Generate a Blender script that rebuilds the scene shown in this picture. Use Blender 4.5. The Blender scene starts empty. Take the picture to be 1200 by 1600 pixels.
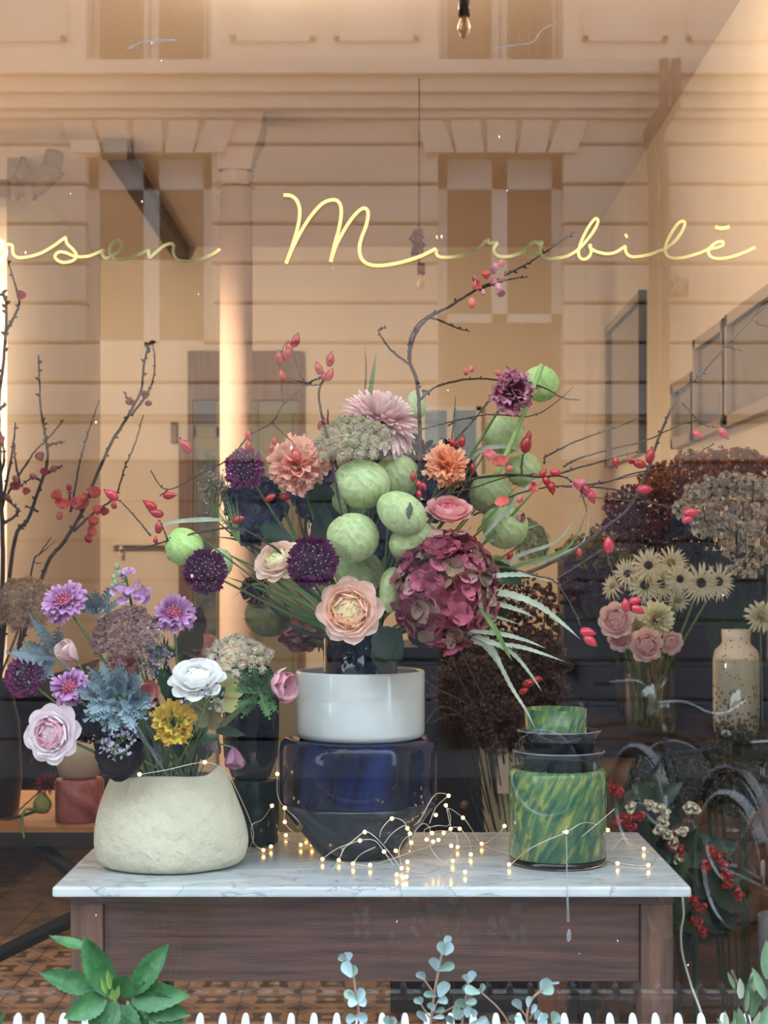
import bpy, math, random
from mathutils import Vector, Matrix, Quaternion
PI = math.pi
scene = bpy.context.scene
COL = scene.collection
rng = random.Random(7)

# ---------------------------------------------------------------- camera, sky, exposure
F = 2400.0            # focal length in pixels of the 1200x1600 frame
HY = 886.0            # row of the horizon
CD = 2.0              # the lens stands 2 m outside the shop window
CZ = 1.45             # lens height above the shop floor
TZ = 0.95             # height of the marble table top
GZ = -0.35            # street level

cam_data = bpy.data.cameras.new('camera')
cam = bpy.data.objects.new('camera', cam_data)
COL.objects.link(cam)
cam.location = (0, -CD, CZ)
cam.rotation_euler = (PI / 2, 0, 0)
cam_data.sensor_fit = 'HORIZONTAL'
cam_data.sensor_width = 36.0
cam_data.lens = 36.0 * F / 1200.0
cam_data.shift_y = (HY - 800.0) / 1200.0
cam_data.clip_end = 200
cam_data.dof.use_dof = True
cam_data.dof.focus_distance = 2.38
cam_data.dof.aperture_fstop = 14.0
scene.camera = cam

world = bpy.data.worlds.new('overcast_sky')
scene.world = world
world.use_nodes = True
bg = world.node_tree.nodes['Background']
bg.inputs['Color'].default_value = (0.76, 0.88, 1.0, 1)
bg.inputs['Strength'].default_value = 5.9

vs = scene.view_settings
vs.view_transform = 'Standard'
vs.look = 'None'
vs.gamma = 1.0
vs.use_curve_mapping = False
vs.exposure = 0.15
scene.cycles.use_denoising = True
scene.cycles.max_bounces = 10
scene.cycles.transparent_max_bounces = 24
scene.cycles.diffuse_bounces = 4
scene.cycles.glossy_bounces = 5
scene.cycles.transmission_bounces = 8
scene.cycles.sample_clamp_indirect = 6.0
scene.cycles.caustics_reflective = False
scene.cycles.caustics_refractive = False

WARM = (1.0, 0.76, 0.53)

# ---------------------------------------------------------------- helpers
def P(px, py, d):
    """A point d metres in front of the lens, seen at frame pixel px, py."""
    return Vector(((px - 600.0) / F * d, d - CD, CZ - (py - HY) / F * d))

def S(n, d):
    return n / F * d

def lin(v):
    v /= 255.0
    return v / 12.92 if v <= 0.04045 else ((v + 0.055) / 1.055) ** 2.4

def c(r, g, b):
    return (lin(r), lin(g), lin(b), 1.0)

MATS = {}

def new_mat(name):
    m = bpy.data.materials.new(name)
    m.use_nodes = True
    nt = m.node_tree
    return m, nt, nt.nodes, nt.links, nt.nodes['Principled BSDF']

def mat(name, col=None, rough=0.6, metal=0.0, col2=None, scale=12.0, stretch=(1, 1, 1), bump=0.0, bscale=60.0,
        trans=0.0, spec=0.5, coat=0.0, emis=None, estr=0.0, rand=0.0, detail=4.0, lo=0.35, hi=0.65, glass=0.0, ior=1.45, alpha=1.0):
    if name in MATS:
        return MATS[name]
    m, nt, N, L, b = new_mat(name)
    MATS[name] = m
    b.inputs['Roughness'].default_value = rough
    b.inputs['Metallic'].default_value = metal
    b.inputs['Specular IOR Level'].default_value = spec
    b.inputs['Coat Weight'].default_value = coat
    b.inputs['Coat Roughness'].default_value = 0.05
    b.inputs['Transmission Weight'].default_value = glass
    b.inputs['IOR'].default_value = ior
    b.inputs['Alpha'].default_value = alpha
    out = None
    if col2 or bump:
        tc = N.new('ShaderNodeTexCoord')
        mp = N.new('ShaderNodeMapping')
        mp.inputs['Scale'].default_value = stretch
        L.new(tc.outputs['Object'], mp.inputs['Vector'])
    if col2:
        nz = N.new('ShaderNodeTexNoise')
        nz.inputs['Scale'].default_value = scale
        nz.inputs['Detail'].default_value = detail
        L.new(mp.outputs['Vector'], nz.inputs['Vector'])
        rp = N.new('ShaderNodeValToRGB')
        rp.color_ramp.elements[0].position = lo
        rp.color_ramp.elements[0].color = col
        rp.color_ramp.elements[1].position = hi
        rp.color_ramp.elements[1].color = col2
        L.new(nz.outputs['Fac'], rp.inputs['Fac'])
        out = rp.outputs['Color']
    else:
        b.inputs['Base Color'].default_value = col
    if rand:
        oi = N.new('ShaderNodeObjectInfo')
        mr = N.new('ShaderNodeMapRange')
        mr.inputs['To Min'].default_value = 1 - rand
        mr.inputs['To Max'].default_value = 1 + rand
        L.new(oi.outputs['Random'], mr.inputs['Value'])
        hs = N.new('ShaderNodeHueSaturation')
        L.new(mr.outputs['Result'], hs.inputs['Value'])
        if out:
            L.new(out, hs.inputs['Color'])
        else:
            hs.inputs['Color'].default_value = col
        out = hs.outputs['Color']
    if out:
        L.new(out, b.inputs['Base Color'])
    if bump:
        nb = N.new('ShaderNodeTexNoise')
        nb.inputs['Scale'].default_value = bscale
        nb.inputs['Detail'].default_value = 5
        L.new(mp.outputs['Vector'], nb.inputs['Vector'])
        bp = N.new('ShaderNodeBump')
        bp.inputs['Strength'].default_value = bump
        bp.inputs['Distance'].default_value = 0.01
        L.new(nb.outputs['Fac'], bp.inputs['Height'])
        L.new(bp.outputs['Normal'], b.inputs['Normal'])
    if emis:
        b.inputs['Emission Color'].default_value = (*emis[:3], 1)
        b.inputs['Emission Strength'].default_value = estr
    if trans:
        add_translucent(m, out, col, trans)
    return m

def add_translucent(m, out, col, trans):
    N, L = m.node_tree.nodes, m.node_tree.links
    b = N['Principled BSDF']
    tr = N.new('ShaderNodeBsdfTranslucent')
    if out:
        L.new(out, tr.inputs['Color'])
    else:
        tr.inputs['Color'].default_value = col
    mx = N.new('ShaderNodeMixShader')
    mx.inputs['Fac'].default_value = trans
    L.new(b.outputs['BSDF'], mx.inputs[1])
    L.new(tr.outputs['BSDF'], mx.inputs[2])
    L.new(mx.outputs['Shader'], N['Material Output'].inputs['Surface'])

def pmat(name, stops, trans=0.28, rand=0.10, rough=0.55, streak=0.0, axis='Y'):
    """A petal or leaf: colour runs from its base to its tip."""
    if name in MATS:
        return MATS[name]
    m, nt, N, L, b = new_mat(name)
    MATS[name] = m
    b.inputs['Roughness'].default_value = rough
    b.inputs['Specular IOR Level'].default_value = 0.3
    tc = N.new('ShaderNodeTexCoord')
    sp = N.new('ShaderNodeSeparateXYZ')
    L.new(tc.outputs['Generated'], sp.inputs['Vector'])
    rp = N.new('ShaderNodeValToRGB')
    e = rp.color_ramp.elements
    e[0].position, e[0].color = stops[0]
    e[1].position, e[1].color = stops[-1]
    for p, cc in stops[1:-1]:
        k = e.new(p)
        k.color = cc
    src = sp.outputs[axis]
    if streak:
        nz = N.new('ShaderNodeTexNoise')
        nz.inputs['Scale'].default_value = 6
        mp = N.new('ShaderNodeMapping')
        mp.inputs['Scale'].default_value = (3, 0.6, 1)
        L.new(tc.outputs['Generated'], mp.inputs['Vector'])
        L.new(mp.outputs['Vector'], nz.inputs['Vector'])
        ma = N.new('ShaderNodeMath')
        ma.operation = 'MULTIPLY_ADD'
        ma.inputs[1].default_value = streak
        L.new(nz.outputs['Fac'], ma.inputs[0])
        ms = N.new('ShaderNodeMath')
        ms.operation = 'SUBTRACT'
        L.new(src, ms.inputs[0])
        ms.inputs[1].default_value = streak * 0.5
        L.new(ms.outputs['Value'], ma.inputs[2])
        src = ma.outputs['Value']
    L.new(src, rp.inputs['Fac'])
    oi = N.new('ShaderNodeObjectInfo')
    mr = N.new('ShaderNodeMapRange')
    mr.inputs['To Min'].default_value = 1 - rand
    mr.inputs['To Max'].default_value = 1 + rand
    L.new(oi.outputs['Random'], mr.inputs['Value'])
    hs = N.new('ShaderNodeHueSaturation')
    L.new(mr.outputs['Result'], hs.inputs['Value'])
    L.new(rp.outputs['Color'], hs.inputs['Color'])
    L.new(hs.outputs['Color'], b.inputs['Base Color'])
    if trans:
        add_translucent(m, hs.outputs['Color'], None, trans)
    return m

WL = {}     # world location of every root

def tag(o, label=None, cat=None, group=None, kind=None):
    if label: o['label'] = label
    if cat: o['category'] = cat
    if group: o['group'] = group
    if kind: o['kind'] = kind
    return o

def thing(name, label, cat, loc, group=None, kind=None):
    o = bpy.data.objects.new(name, None)
    o.empty_display_size = 0.02
    COL.objects.link(o)
    o.location = loc
    WL[o.name] = Vector(loc)
    return tag(o, label, cat, group, kind)

def offset_of(parent):
    o = Vector((0, 0, 0))
    while parent is not None:
        o = o + Vector(parent.location)
        parent = parent.parent
    return o

class G:
    """Collects verts and faces in world space; build() makes one mesh object."""
    def __init__(s):
        s.v, s.f = [], []
    def add(s, v, f, M=None):
        n = len(s.v)
        s.v += [(M @ Vector(p)) for p in v] if M else [Vector(p) for p in v]
        s.f += [tuple(i + n for i in q) for q in f]
        return s
    def box(s, x0, x1, y0, y1, z0, z1, M=None):
        v = [(x0, y0, z0), (x1, y0, z0), (x1, y1, z0), (x0, y1, z0), (x0, y0, z1), (x1, y0, z1), (x1, y1, z1), (x0, y1, z1)]
        return s.add(v, [(0, 3, 2, 1), (4, 5, 6, 7), (0, 1, 5, 4), (1, 2, 6, 5), (2, 3, 7, 6), (3, 0, 4, 7)], M)
    def tube(s, pts, r, n=6, cap=True):
        pts = [Vector(p) for p in pts]
        k = len(pts)
        if not hasattr(r, '__len__'):
            r = [r] * k
        elif len(r) == 2 and k != 2:
            r = [r[0] + (r[1] - r[0]) * i / (k - 1) for i in range(k)]
        base = len(s.v)
        up = None
        for i, p in enumerate(pts):
            t = (pts[min(i + 1, k - 1)] - pts[max(i - 1, 0)])
            if t.length < 1e-9: t = Vector((0, 0, 1))
            t.normalize()
            if up is None:
                a = Vector((0, 0, 1)) if abs(t.z) < 0.9 else Vector((1, 0, 0))
                up = (a - t * a.dot(t)).normalized()
            else:
                up = (up - t * up.dot(t))
                if up.length < 1e-6: up = t.orthogonal()
                up.normalize()
            w = t.cross(up)
            for j in range(n):
                an = 2 * PI * j / n
                s.v.append(p + (up * math.cos(an) + w * math.sin(an)) * r[i])
        for i in range(k - 1):
            for j in range(n):
                a, b2 = base + i * n + j, base + i * n + (j + 1) % n
                s.f.append((a, b2, b2 + n, a + n))
        if cap:
            s.f.append(tuple(base + j for j in range(n))[::-1])
            s.f.append(tuple(base + (k - 1) * n + j for j in range(n)))
        return s
    def lathe(s, prof, n=48, M=None, wob=0.0, close=True):
        v, f = [], []
        for (r, z) in prof:
            for j in range(n):
                a = 2 * PI * j / n
                rr = r * (1 + wob * math.sin(3 * a + z * 30))
                v.append((rr * math.cos(a), rr * math.sin(a), z))
        for i in range(len(prof) - 1):
            for j in range(n):
                a, b2 = i * n + j, i * n + (j + 1) % n
                f.append((a, b2, b2 + n, a + n))
        if close:
            f.append(tuple(range(n))[::-1])
            f.append(tuple((len(prof) - 1) * n + j for j in range(n)))
        return s.add(v, f, M)
    def ball(s, p, r, n=8, m=6, sc=(1, 1, 1), Q=None):
        v, f = [], []
        for i in range(1, m):
            th = PI * i / m
            for j in range(n):
                a = 2 * PI * j / n
                v.append(Vector((math.sin(th) * math.cos(a) * sc[0], math.sin(th) * math.sin(a) * sc[1], math.cos(th) * sc[2])) * r)
        top = len(v); v.append(Vector((0, 0, r * sc[2]))); v.append(Vector((0, 0, -r * sc[2])))
        for i in range(m - 2):
            for j in range(n):
                a, b2 = i * n + j, i * n + (j + 1) % n
                f.append((a, a + n, b2 + n, b2))
        for j in range(n):
            f.append((top, j, (j + 1) % n))
            f.append((top + 1, (m - 2) * n + (j + 1) % n, (m - 2) * n + j))
        M = Matrix.Translation(Vector(p))
        if Q: M = M @ Q.to_matrix().to_4x4()
        return s.add(v, f, M)
    def mesh(s, name, m=None, off=(0, 0, 0), smooth=True):
        off = Vector(off)
        me = bpy.data.meshes.new(name)
        me.from_pydata([tuple(v - off) for v in s.v], [], s.f)
        if smooth:
            me.polygons.foreach_set('use_smooth', [True] * len(me.polygons))
        if m: me.materials.append(m)
        me.update()
        return me
    def build(s, name, m, parent=None, smooth=True, label=None, cat=None, group=None, kind=None, loc=None, bevel=0.0):
        off = offset_of(parent) if parent else Vector(loc if loc else (0, 0, 0))
        o = bpy.data.objects.new(name, s.mesh(name, m, off, smooth))
        COL.objects.link(o)
        if parent: o.parent = parent
        else: o.location = off
        if bevel:
            bv = o.modifiers.new('bevel', 'BEVEL')
            bv.width, bv.segments, bv.limit_method = bevel, 2, 'ANGLE'
        return tag(o, label, cat, group, kind)

def inst(name, me, M, parent):
    """A piece with shared mesh data; M is its world matrix."""
    o = bpy.data.objects.new(name, me)
    COL.objects.link(o)
    o.parent = parent
    o.matrix_local = Matrix.Translation(-offset_of(parent)) @ M
    return o

def box(name, m, x0, x1, y0, y1, z0, z1, parent=None, bevel=0.0, **kw):
    g = G().box(x0, x1, y0, y1, z0, z1)
    return g.build(name, m, parent, smooth=False, bevel=bevel,
                   loc=None if parent else ((x0 + x1) / 2, (y0 + y1) / 2, z0), **kw)

def cr(pts, k=6):
    """Catmull-Rom through the points."""
    pts = [Vector(p) for p in pts]
    if len(pts) < 3:
        a, b2 = pts
        return [a.lerp(b2, i / k) for i in range(k + 1)]
    q = [pts[0] * 2 - pts[1]] + pts + [pts[-1] * 2 - pts[-2]]
    out = []
    for i in range(1, len(q) - 2):
        p0, p1, p2, p3 = q[i - 1], q[i], q[i + 1], q[i + 2]
        for j in range(k):
            t = j / k
            out.append(0.5 * ((2 * p1) + (p2 - p0) * t + (2 * p0 - 5 * p1 + 4 * p2 - p3) * t * t + (3 * p1 - p0 - 3 * p2 + p3) * t ** 3))
    out.append(pts[-1])
    return out

def face(v):
    return Vector(v).normalized().to_track_quat('Z', 'Y')
# ---------------------------------------------------------------- the setting
XL, XR, YB, ZC = -2.30, 1.10, 6.40, 3.20
M_WALL = mat('warm_white_plaster', c(228, 214, 196), 0.85, col2=c(234, 221, 204), scale=3, bump=0.05, bscale=40)
M_CEIL = mat('ceiling_paint', c(226, 209, 194), 0.9, col2=c(230, 214, 200), scale=2)
M_STONE = mat('street_stucco', c(208, 188, 172), 0.85, col2=c(214, 196, 181), scale=1.5, bump=0.05, bscale=30)
M_STONE2 = mat('pale_stucco_trim', c(216, 199, 187), 0.8, col2=c(210, 193, 180), scale=2)
M_PLINTH = mat('grey_plinth_paint', c(80, 85, 98), 0.85, col2=c(88, 93, 106), scale=2)
M_JOINT = mat('recessed_joint_mortar', c(140, 132, 122), 0.9)  # greyer mortar tone in the recessed joints between courses
M_WHITE = mat('white_paint', c(235, 236, 236), 0.5)
M_BLACKM = mat('black_metal', c(28, 28, 30), 0.45, metal=0.6)
M_DARKWIN = mat('dark_window_glass', c(18, 20, 22), 0.06, spec=0.6)

def structure(o):
    o['kind'] = 'structure'
    return o

# floor with cement tiles
def tile_material():
    m, nt, N, L, b = new_mat('patterned_cement_tile')
    tc = N.new('ShaderNodeTexCoord')
    sp = N.new('ShaderNodeSeparateXYZ')
    L.new(tc.outputs['Generated'], sp.inputs['Vector'])
    def mth(op, a, b2=None, v=None):
        n = N.new('ShaderNodeMath'); n.operation = op
        if hasattr(a, 'links') or hasattr(a, 'is_linked'): L.new(a, n.inputs[0])
        else: n.inputs[0].default_value = a
        if b2 is not None:
            if hasattr(b2, 'is_linked'): L.new(b2, n.inputs[1])
            else: n.inputs[1].default_value = b2
        return n.outputs[0]
    x = mth('ABSOLUTE', mth('SUBTRACT', sp.outputs['X'], 0.5))
    y = mth('ABSOLUTE', mth('SUBTRACT', sp.outputs['Y'], 0.5))
    s = mth('ADD', x, y)
    dfl = mth('ABSOLUTE', mth('SUBTRACT', x, y))
    r = mth('SQRT', mth('ADD', mth('MULTIPLY', x, x), mth('MULTIPLY', y, y)))
    star = mth('LESS_THAN', mth('ADD', r, mth('MULTIPLY', dfl, 0.75)), 0.36)
    core = mth('LESS_THAN', r, 0.10)
    corner = mth('GREATER_THAN', s, 0.78)
    band = mth('LESS_THAN', mth('ABSOLUTE', mth('SUBTRACT', s, 0.66)), 0.055)
    def mix(f, c1, c2):
        n = N.new('ShaderNodeMix'); n.data_type = 'RGBA'
        L.new(f, n.inputs[0])
        if hasattr(c1, 'is_linked'): L.new(c1, n.inputs[6])
        else: n.inputs[6].default_value = c1
        n.inputs[7].default_value = c2
        return n.outputs[2]
    k = mix(star, c(118, 96, 78), c(50, 37, 32))
    k = mix(core, k, c(130, 106, 84))
    k = mix(band, k, c(80, 60, 50))
    k = mix(corner, k, c(54, 42, 37))
    L.new(k, b.inputs['Base Color'])
    b.inputs['Roughness'].default_value = 0.55
    return m
M_TILE = tile_material()
M_GROUT = mat('dark_grout', c(70, 58, 50), 0.9)
floor = structure(box('floor', M_GROUT, XL, XR, 0.0, YB, -0.12, -0.004))
tg = G().box(-0.098, 0.098, -0.098, 0.098, -0.006, 0.0)
tile_me = tg.mesh('tile', M_TILE, smooth=False)
for i in range(17):
    for j in range(17):
        inst('tile', tile_me, Matrix.Translation((XL + 0.12 + i * 0.2, 0.75 + j * 0.2, 0.0)), floor)

M_TILE_FAR = mat('far_cement_tiles', c(96, 78, 64), 0.6, col2=c(60, 46, 40), scale=14)
tr_ = G()
for i in range(17):
    for j in range(17, 28):
        tr_.box(XL + 0.022 + i * 0.2, XL + 0.218 + i * 0.2, 0.652 + j * 0.2, 0.848 + j * 0.2, -0.006, 0.0)
tr_.build('tiles', M_TILE_FAR, floor, smooth=False, kind='stuff')
structure(box('ceiling', M_CEIL, XL - 0.3, XR + 0.3, -0.10, YB + 0.2, ZC, ZC + 0.25))
structure(box('wall_left', M_WALL, XL - 0.15, XL, 0.1, YB, -0.12, ZC))
structure(box('trim_4', M_WALL, XL, -1.55, 4.31, YB, 0.95, ZC))
structure(box('wall_right', M_WALL, XR, XR + 0.15, 0.1, YB, -0.12, ZC))
wb = structure(box('wall_back', M_WALL, XL - 0.15, XR + 0.15, YB, YB + 0.15, -0.12, ZC))

# shop front: the wall around the window, window_1 with its pane
WX0, WX1, WZ0, WZ1 = -1.38, 1.00, 0.72, 2.98
wf = G()
wf.box(-9, WX0, -0.10, 0.10, GZ, 13)
wf.box(WX1, 9, -0.10, 0.10, GZ, 13)
wf.box(WX0, WX1, -0.10, 0.10, GZ, WZ0)
wf.box(WX0, WX1, -0.10, 0.10, WZ1, 13)
structure(wf.build('wall_front', M_STONE2, smooth=False, loc=(0, 0, GZ)))

def glass_material(name, refl, tint):
    m, nt, N, L, b = new_mat(name)
    tr = N.new('ShaderNodeBsdfTransparent'); tr.inputs['Color'].default_value = tint
    gl = N.new('ShaderNodeBsdfGlossy'); gl.inputs['Roughness'].default_value = 0.0
    mx = N.new('ShaderNodeMixShader'); mx.inputs['Fac'].default_value = refl
    L.new(tr.outputs[0], mx.inputs[1]); L.new(gl.outputs[0], mx.inputs[2])
    L.new(mx.outputs[0], N['Material Output'].inputs['Surface'])
    return m
M_PANE = glass_material('shop_window_glass', 0.052, (0.985, 0.995, 0.99, 1))
win = thing('window_1', None, None, (0, 0, WZ0), kind='structure')
fr = G()
for (a, b2, e, f2) in ((WX0, WX0 + 0.05, WZ0, WZ1), (WX1 - 0.05, WX1, WZ0, WZ1), (WX0, WX1, WZ0, WZ0 + 0.04), (WX0, WX1, WZ1 - 0.05, WZ1)):
    fr.box(a, b2, -0.04, 0.04, e, f2)
fr.build('window_frame', M_WHITE, win, smooth=False)
G().box(WX0 + 0.04, WX1 - 0.04, -0.003, 0.003, WZ0 + 0.03, WZ1 - 0.04).build('pane', M_PANE, win, smooth=False)
G().box(WX0, WX1, 0.0, 0.36, WZ0 - 0.06, WZ0 - 0.02).build('window_sill', M_WHITE, win, smooth=False)

# ---------------- the street behind the lens, seen mirrored in the pane
FD = 14.2                                   # mirrored distance of the facade opposite
FY = -(FD - CD)                             # where that facade really stands
def fx(px): return (px - 600.0) / F * FD
def fz(py): return CZ - (py - HY) / F * FD
M_ASPH = mat('street_asphalt', c(44, 45, 48), 0.9, col2=c(52, 53, 56), scale=30)
M_PAVE = mat('grey_paving', c(92, 92, 94), 0.85, col2=c(80, 80, 84), scale=12)
structure(box('floor_street', M_ASPH, -40, 40, -12.2, -0.1, GZ - 0.3, GZ))
pv = structure(box('floor_pavement', M_PAVE, -40, 40, -2.6, -0.1, GZ, GZ + 0.004))
structure(box('floor_pavement_opposite', M_PAVE, -40, 40, -12.2, -10.4, GZ, GZ + 0.10))

wall_op = structure(box('wall_opposite', M_JOINT, -16, 16, FY - 0.9, FY - 0.28, GZ, 10.0))
BAYS = [-5.42, -2.175, 1.08, 4.33, 7.58]     # centres of the openings; every one 1.16 m wide
HW = 0.58
Z_CORN0, Z_CORN1 = fz(186), fz(106)
Z_BAND0, Z_BAND1 = fz(648), fz(612)
course = 0.367
def runs(z0, z1, openings):
    """Wall runs between the openings that cross this course."""
    xs = [-9.0]
    for (a, b2, e, f2) in sorted(openings):
        if f2 > z0 + 0.05 and e < z1 - 0.05:
            xs += [a, b2]
    xs.append(9.0)
    return [(xs[i], xs[i + 1]) for i in range(0, len(xs), 2)]
opens = []
for k, bx in enumerate(BAYS):
    if k == 2: opens.append((bx - HW, bx + HW, GZ, fz(242)))
    else: opens.append((bx - HW, bx + HW, fz(545), fz(242)))
z = fz(228)
zt = Z_CORN0
M_COURSE = M_STONE
pieces = []
pieces.append((fz(228), Z_CORN0))
while z > GZ + 0.05:
    pieces.append((max(GZ, z - course), z))
    z -= course
for (z0, z1) in pieces:
    for (a, b2) in runs(z0, z1, opens):
        if b2 - a < 0.05: continue
        G().box(a, b2, FY - 0.30, FY, z0 + 0.028, z1).build('stone_course', M_PLINTH if z1 < fz(690) else M_COURSE, wall_op, smooth=False, bevel=0.014)
# keystones above the openings
for bx in BAYS:
    for k in range(-2, 3):
        w = 0.13
        xa, xb = bx + k * 0.29 - w, bx + k * 0.29 + w
        sh = k * 0.045
        v = []
        for yy in (FY - 0.05, FY + 0.045):
            v += [(xa - sh * 0.2, yy, fz(240)), (xb - sh * 0.2, yy, fz(240)), (xb + sh, yy, fz(190)), (xa + sh, yy, fz(190))]
        G().add(v, [(0, 1, 2, 3), (7, 6, 5, 4), (0, 4, 5, 1), (1, 5, 6, 2), (2, 6, 7, 3), (3, 7, 4, 0)]).build('keystone', M_STONE, wall_op, smooth=False)
# cornice and string course
cg = G()
h = Z_CORN1 - Z_CORN0
for (o0, o1, p) in ((0.0, 0.14, 0.05), (0.16, 0.42, 0.10), (0.44, 0.72, 0.16), (0.74, 1.0, 0.24)):
    cg.box(-9, 9, FY - 0.3, FY + p, Z_CORN0 + o0 * h, Z_CORN0 + o1 * h)
cg.build('cornice', M_STONE2, wall_op, smooth=False)
G().box(-9, bx_l := BAYS[2] - HW - 0.05, FY - 0.3, FY + 0.07, Z_BAND0, Z_BAND1).box(BAYS[2] + HW + 0.05, 9, FY - 0.3, FY + 0.07, Z_BAND0, Z_BAND1).build('string_course', M_STONE2, wall_op, smooth=False)
# upper storey: smooth wall between windows, panels
up_open = [(bx - HW, bx + HW, Z_CORN1, Z_CORN1 + 2.4) for bx in BAYS]
xs = [-9.0]
for o in up_open: xs += [o[0], o[1]]
xs.append(9.0)
for i in range(0, len(xs), 2):
    G().box(xs[i], xs[i + 1], FY - 0.3, FY, Z_CORN1, Z_CORN1 + 2.4).build('upper_wall', M_STONE2, wall_op, smooth=False)
    for (pa, pb) in ((xs[i] + 0.18, (xs[i] + xs[i + 1]) / 2 - 0.09), ((xs[i] + xs[i + 1]) / 2 + 0.09, xs[i + 1] - 0.18)):
        if pb - pa < 0.2: continue
        pg = G()
        za, zb = Z_CORN1 + 0.24, Z_CORN1 + 2.2
        for (a, b2, e, f2) in ((pa, pb, za, za + 0.05), (pa, pb, zb - 0.05, zb), (pa, pa + 0.05, za, zb), (pb - 0.05, pb, za, zb)):
            pg.box(a, b2, FY, FY + 0.03, e, f2)
        pg.build('wall_panel_moulding', M_STONE, wall_op, smooth=False)
G().box(-9, 9, FY - 0.3, FY, Z_CORN1 + 2.4, 9.9).build('upper_wall', M_STONE, wall_op, smooth=False)

def casement(n, x0, x1, z0, z1, door=False):
    w = thing(('door_%d' if door else 'window_%d') % n, None, None, ((x0 + x1) / 2, FY - 0.2, z0), kind='structure')
    g = G()
    y0, y1 = FY - 0.28, FY - 0.16
    xm = (x0 + x1) / 2
    fw = 0.09
    for (a, b2) in ((x0, x0 + fw), (x1 - fw, x1), (xm - fw * 0.8, xm + fw * 0.8)):
        g.box(a, b2, y0, y1, fz(500) if door else z0, z1)
    g.box(x0, x1, y0, y1, z1 - 0.28, z1)
    if not door: g.box(x0, x1, y0, y1, z0, z0 + 0.1)
    if door: g.box(x0, x1, y0, y1, fz(500), fz(486))
    g.build('window_frame', mat('grey_joinery_paint', c(196, 192, 190), 0.6), w, smooth=False)
    for (a, b2) in ((x0 + fw, xm - fw * 0.8), (xm + fw * 0.8, x1 - fw)):
        G().box(a, b2, FY - 0.26, FY - 0.24, (fz(486) if door else z0 + 0.1), z1 - 0.28).build('pane', M_DARKWIN, w, smooth=False)
    if door:
        dm = mat('dark_door_wood', c(52, 40, 34), 0.6, col2=c(40, 31, 27), scale=6, stretch=(4, 4, 0.4))
        for (a, b2) in ((x0 + fw, xm - 0.01), (xm + 0.01, x1 - fw)):
            lf = G().box(a, b2, FY - 0.26, FY - 0.2, GZ + 0.1, fz(500)).build('door_leaf', dm, w, smooth=False)
            for (e, f2) in ((GZ + 0.3, 0.75), (0.95, 2.0), (2.15, fz(520))):
                G().box(a + 0.1, b2 - 0.1, FY - 0.2, FY - 0.18, e, f2).build('door_panel', dm, lf, smooth=False, bevel=0.015)
        for zz in (fz(925), fz(1040)):
            G().box(x1 - 0.02, x1 + 0.16, FY - 0.02, FY + 0.06, zz - 0.02, zz + 0.02).box(x1 + 0.1, x1 + 0.14, FY, FY + 0.08, zz - 0.14, zz + 0.02).build('hinge', M_BLACKM, w, smooth=False)
    return w
n = 2
for k, bx in enumerate(BAYS):
    if k == 2: casement(1, bx - HW, bx + HW, GZ, fz(242), door=True)
    else:
        casement(n, bx - HW, bx + HW, fz(545), fz(242)); n += 1
    w = casement(n, bx - HW, bx + HW, Z_CORN1, Z_CORN1 + 2.4); n += 1
    rg = G()
    zr = Z_CORN1 + 0.95
    rg.box(bx - HW, bx + HW, FY - 0.1, FY - 0.07, zr, zr + 0.04).box(bx - HW, bx + HW, FY - 0.1, FY - 0.07, Z_CORN1 + 0.06, Z_CORN1 + 0.09)
    for i in range(13):
        xx = bx - HW + 0.05 + i * (2 * HW - 0.1) / 12
        rg.box(xx - 0.008, xx + 0.008, FY - 0.095, FY - 0.08, Z_CORN1 + 0.06, zr)
    rg.build('balcony_rail', M_BLACKM, w, smooth=False)

# downpipes with an offset below the cornice
dp = thing('downpipe', 'pair of grey downpipes running down the mirrored facade beside the door', 'downpipe', (fx(1030), FY + 0.1, GZ + .1), group=None)
M_PIPE = mat('grey_downpipe_paint', c(78, 68, 68), 0.5)
for (xa, xb) in ((1028, 1014), (1046, 1032)):
    pts = [(fx(xa), FY + 0.32, fz(110)), (fx(xa), FY + 0.32, fz(180)), (fx(xb - 6), FY + 0.12, fz(215)), (fx(xb), FY + 0.12, fz(250)), (fx(xb + 4), FY + 0.12, fz(300)), (fx(xb + 4), FY + 0.12, GZ + 0.1)]
    G().tube(pts, 0.045, 10).build('pipe', M_PIPE, dp)
for zz in (fz(330), fz(600), fz(850)):
    G().box(fx(1012), fx(1042), FY, FY + 0.18, zz, zz + 0.04).build('pipe_clamp', M_PIPE, dp, smooth=False)

# house number plaque
pl = thing('house_number_plaque', 'small house number plaque reading 30 on the mirrored facade', 'plaque', (fx(1056), FY, fz(460)))
G().box(fx(1036), fx(1075), FY, FY + 0.02, fz(461), fz(434)).build('plate', mat('brown_enamel', c(84, 54, 50), 0.4), pl, smooth=False)
def glyph3d(ch, x, z, h, y, m, parent, flip=1):
    """A digit drawn as a bent bar; flip=-1 faces the street side of the opposite wall."""
    shp = {'3': [(0.0, 0.85), (0.25, 1.0), (0.5, 0.9), (0.5, 0.65), (0.22, 0.53), (0.52, 0.4), (0.52, 0.12), (0.25, 0.0), (0.0, 0.12)],
           '0': [(0.27, 1.0), (0.03, 0.75), (0.03, 0.25), (0.27, 0.0), (0.5, 0.25), (0.5, 0.75), (0.27, 1.0)]}[ch]
    pts = cr([Vector((x + flip * u * h, y, z + w * h)) for (u, w) in shp], 4)
    G().tube(pts, h * 0.075, 5).build('digit', m, parent)
M_DIG = mat('cream_digit_enamel', c(232, 220, 205), 0.4)
glyph3d('3', fx(1071), fz(457), 0.115, FY + 0.022, M_DIG, pl, flip=-1)
glyph3d('0', fx(1054), fz(457), 0.115, FY + 0.022, M_DIG, pl, flip=-1)
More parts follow.
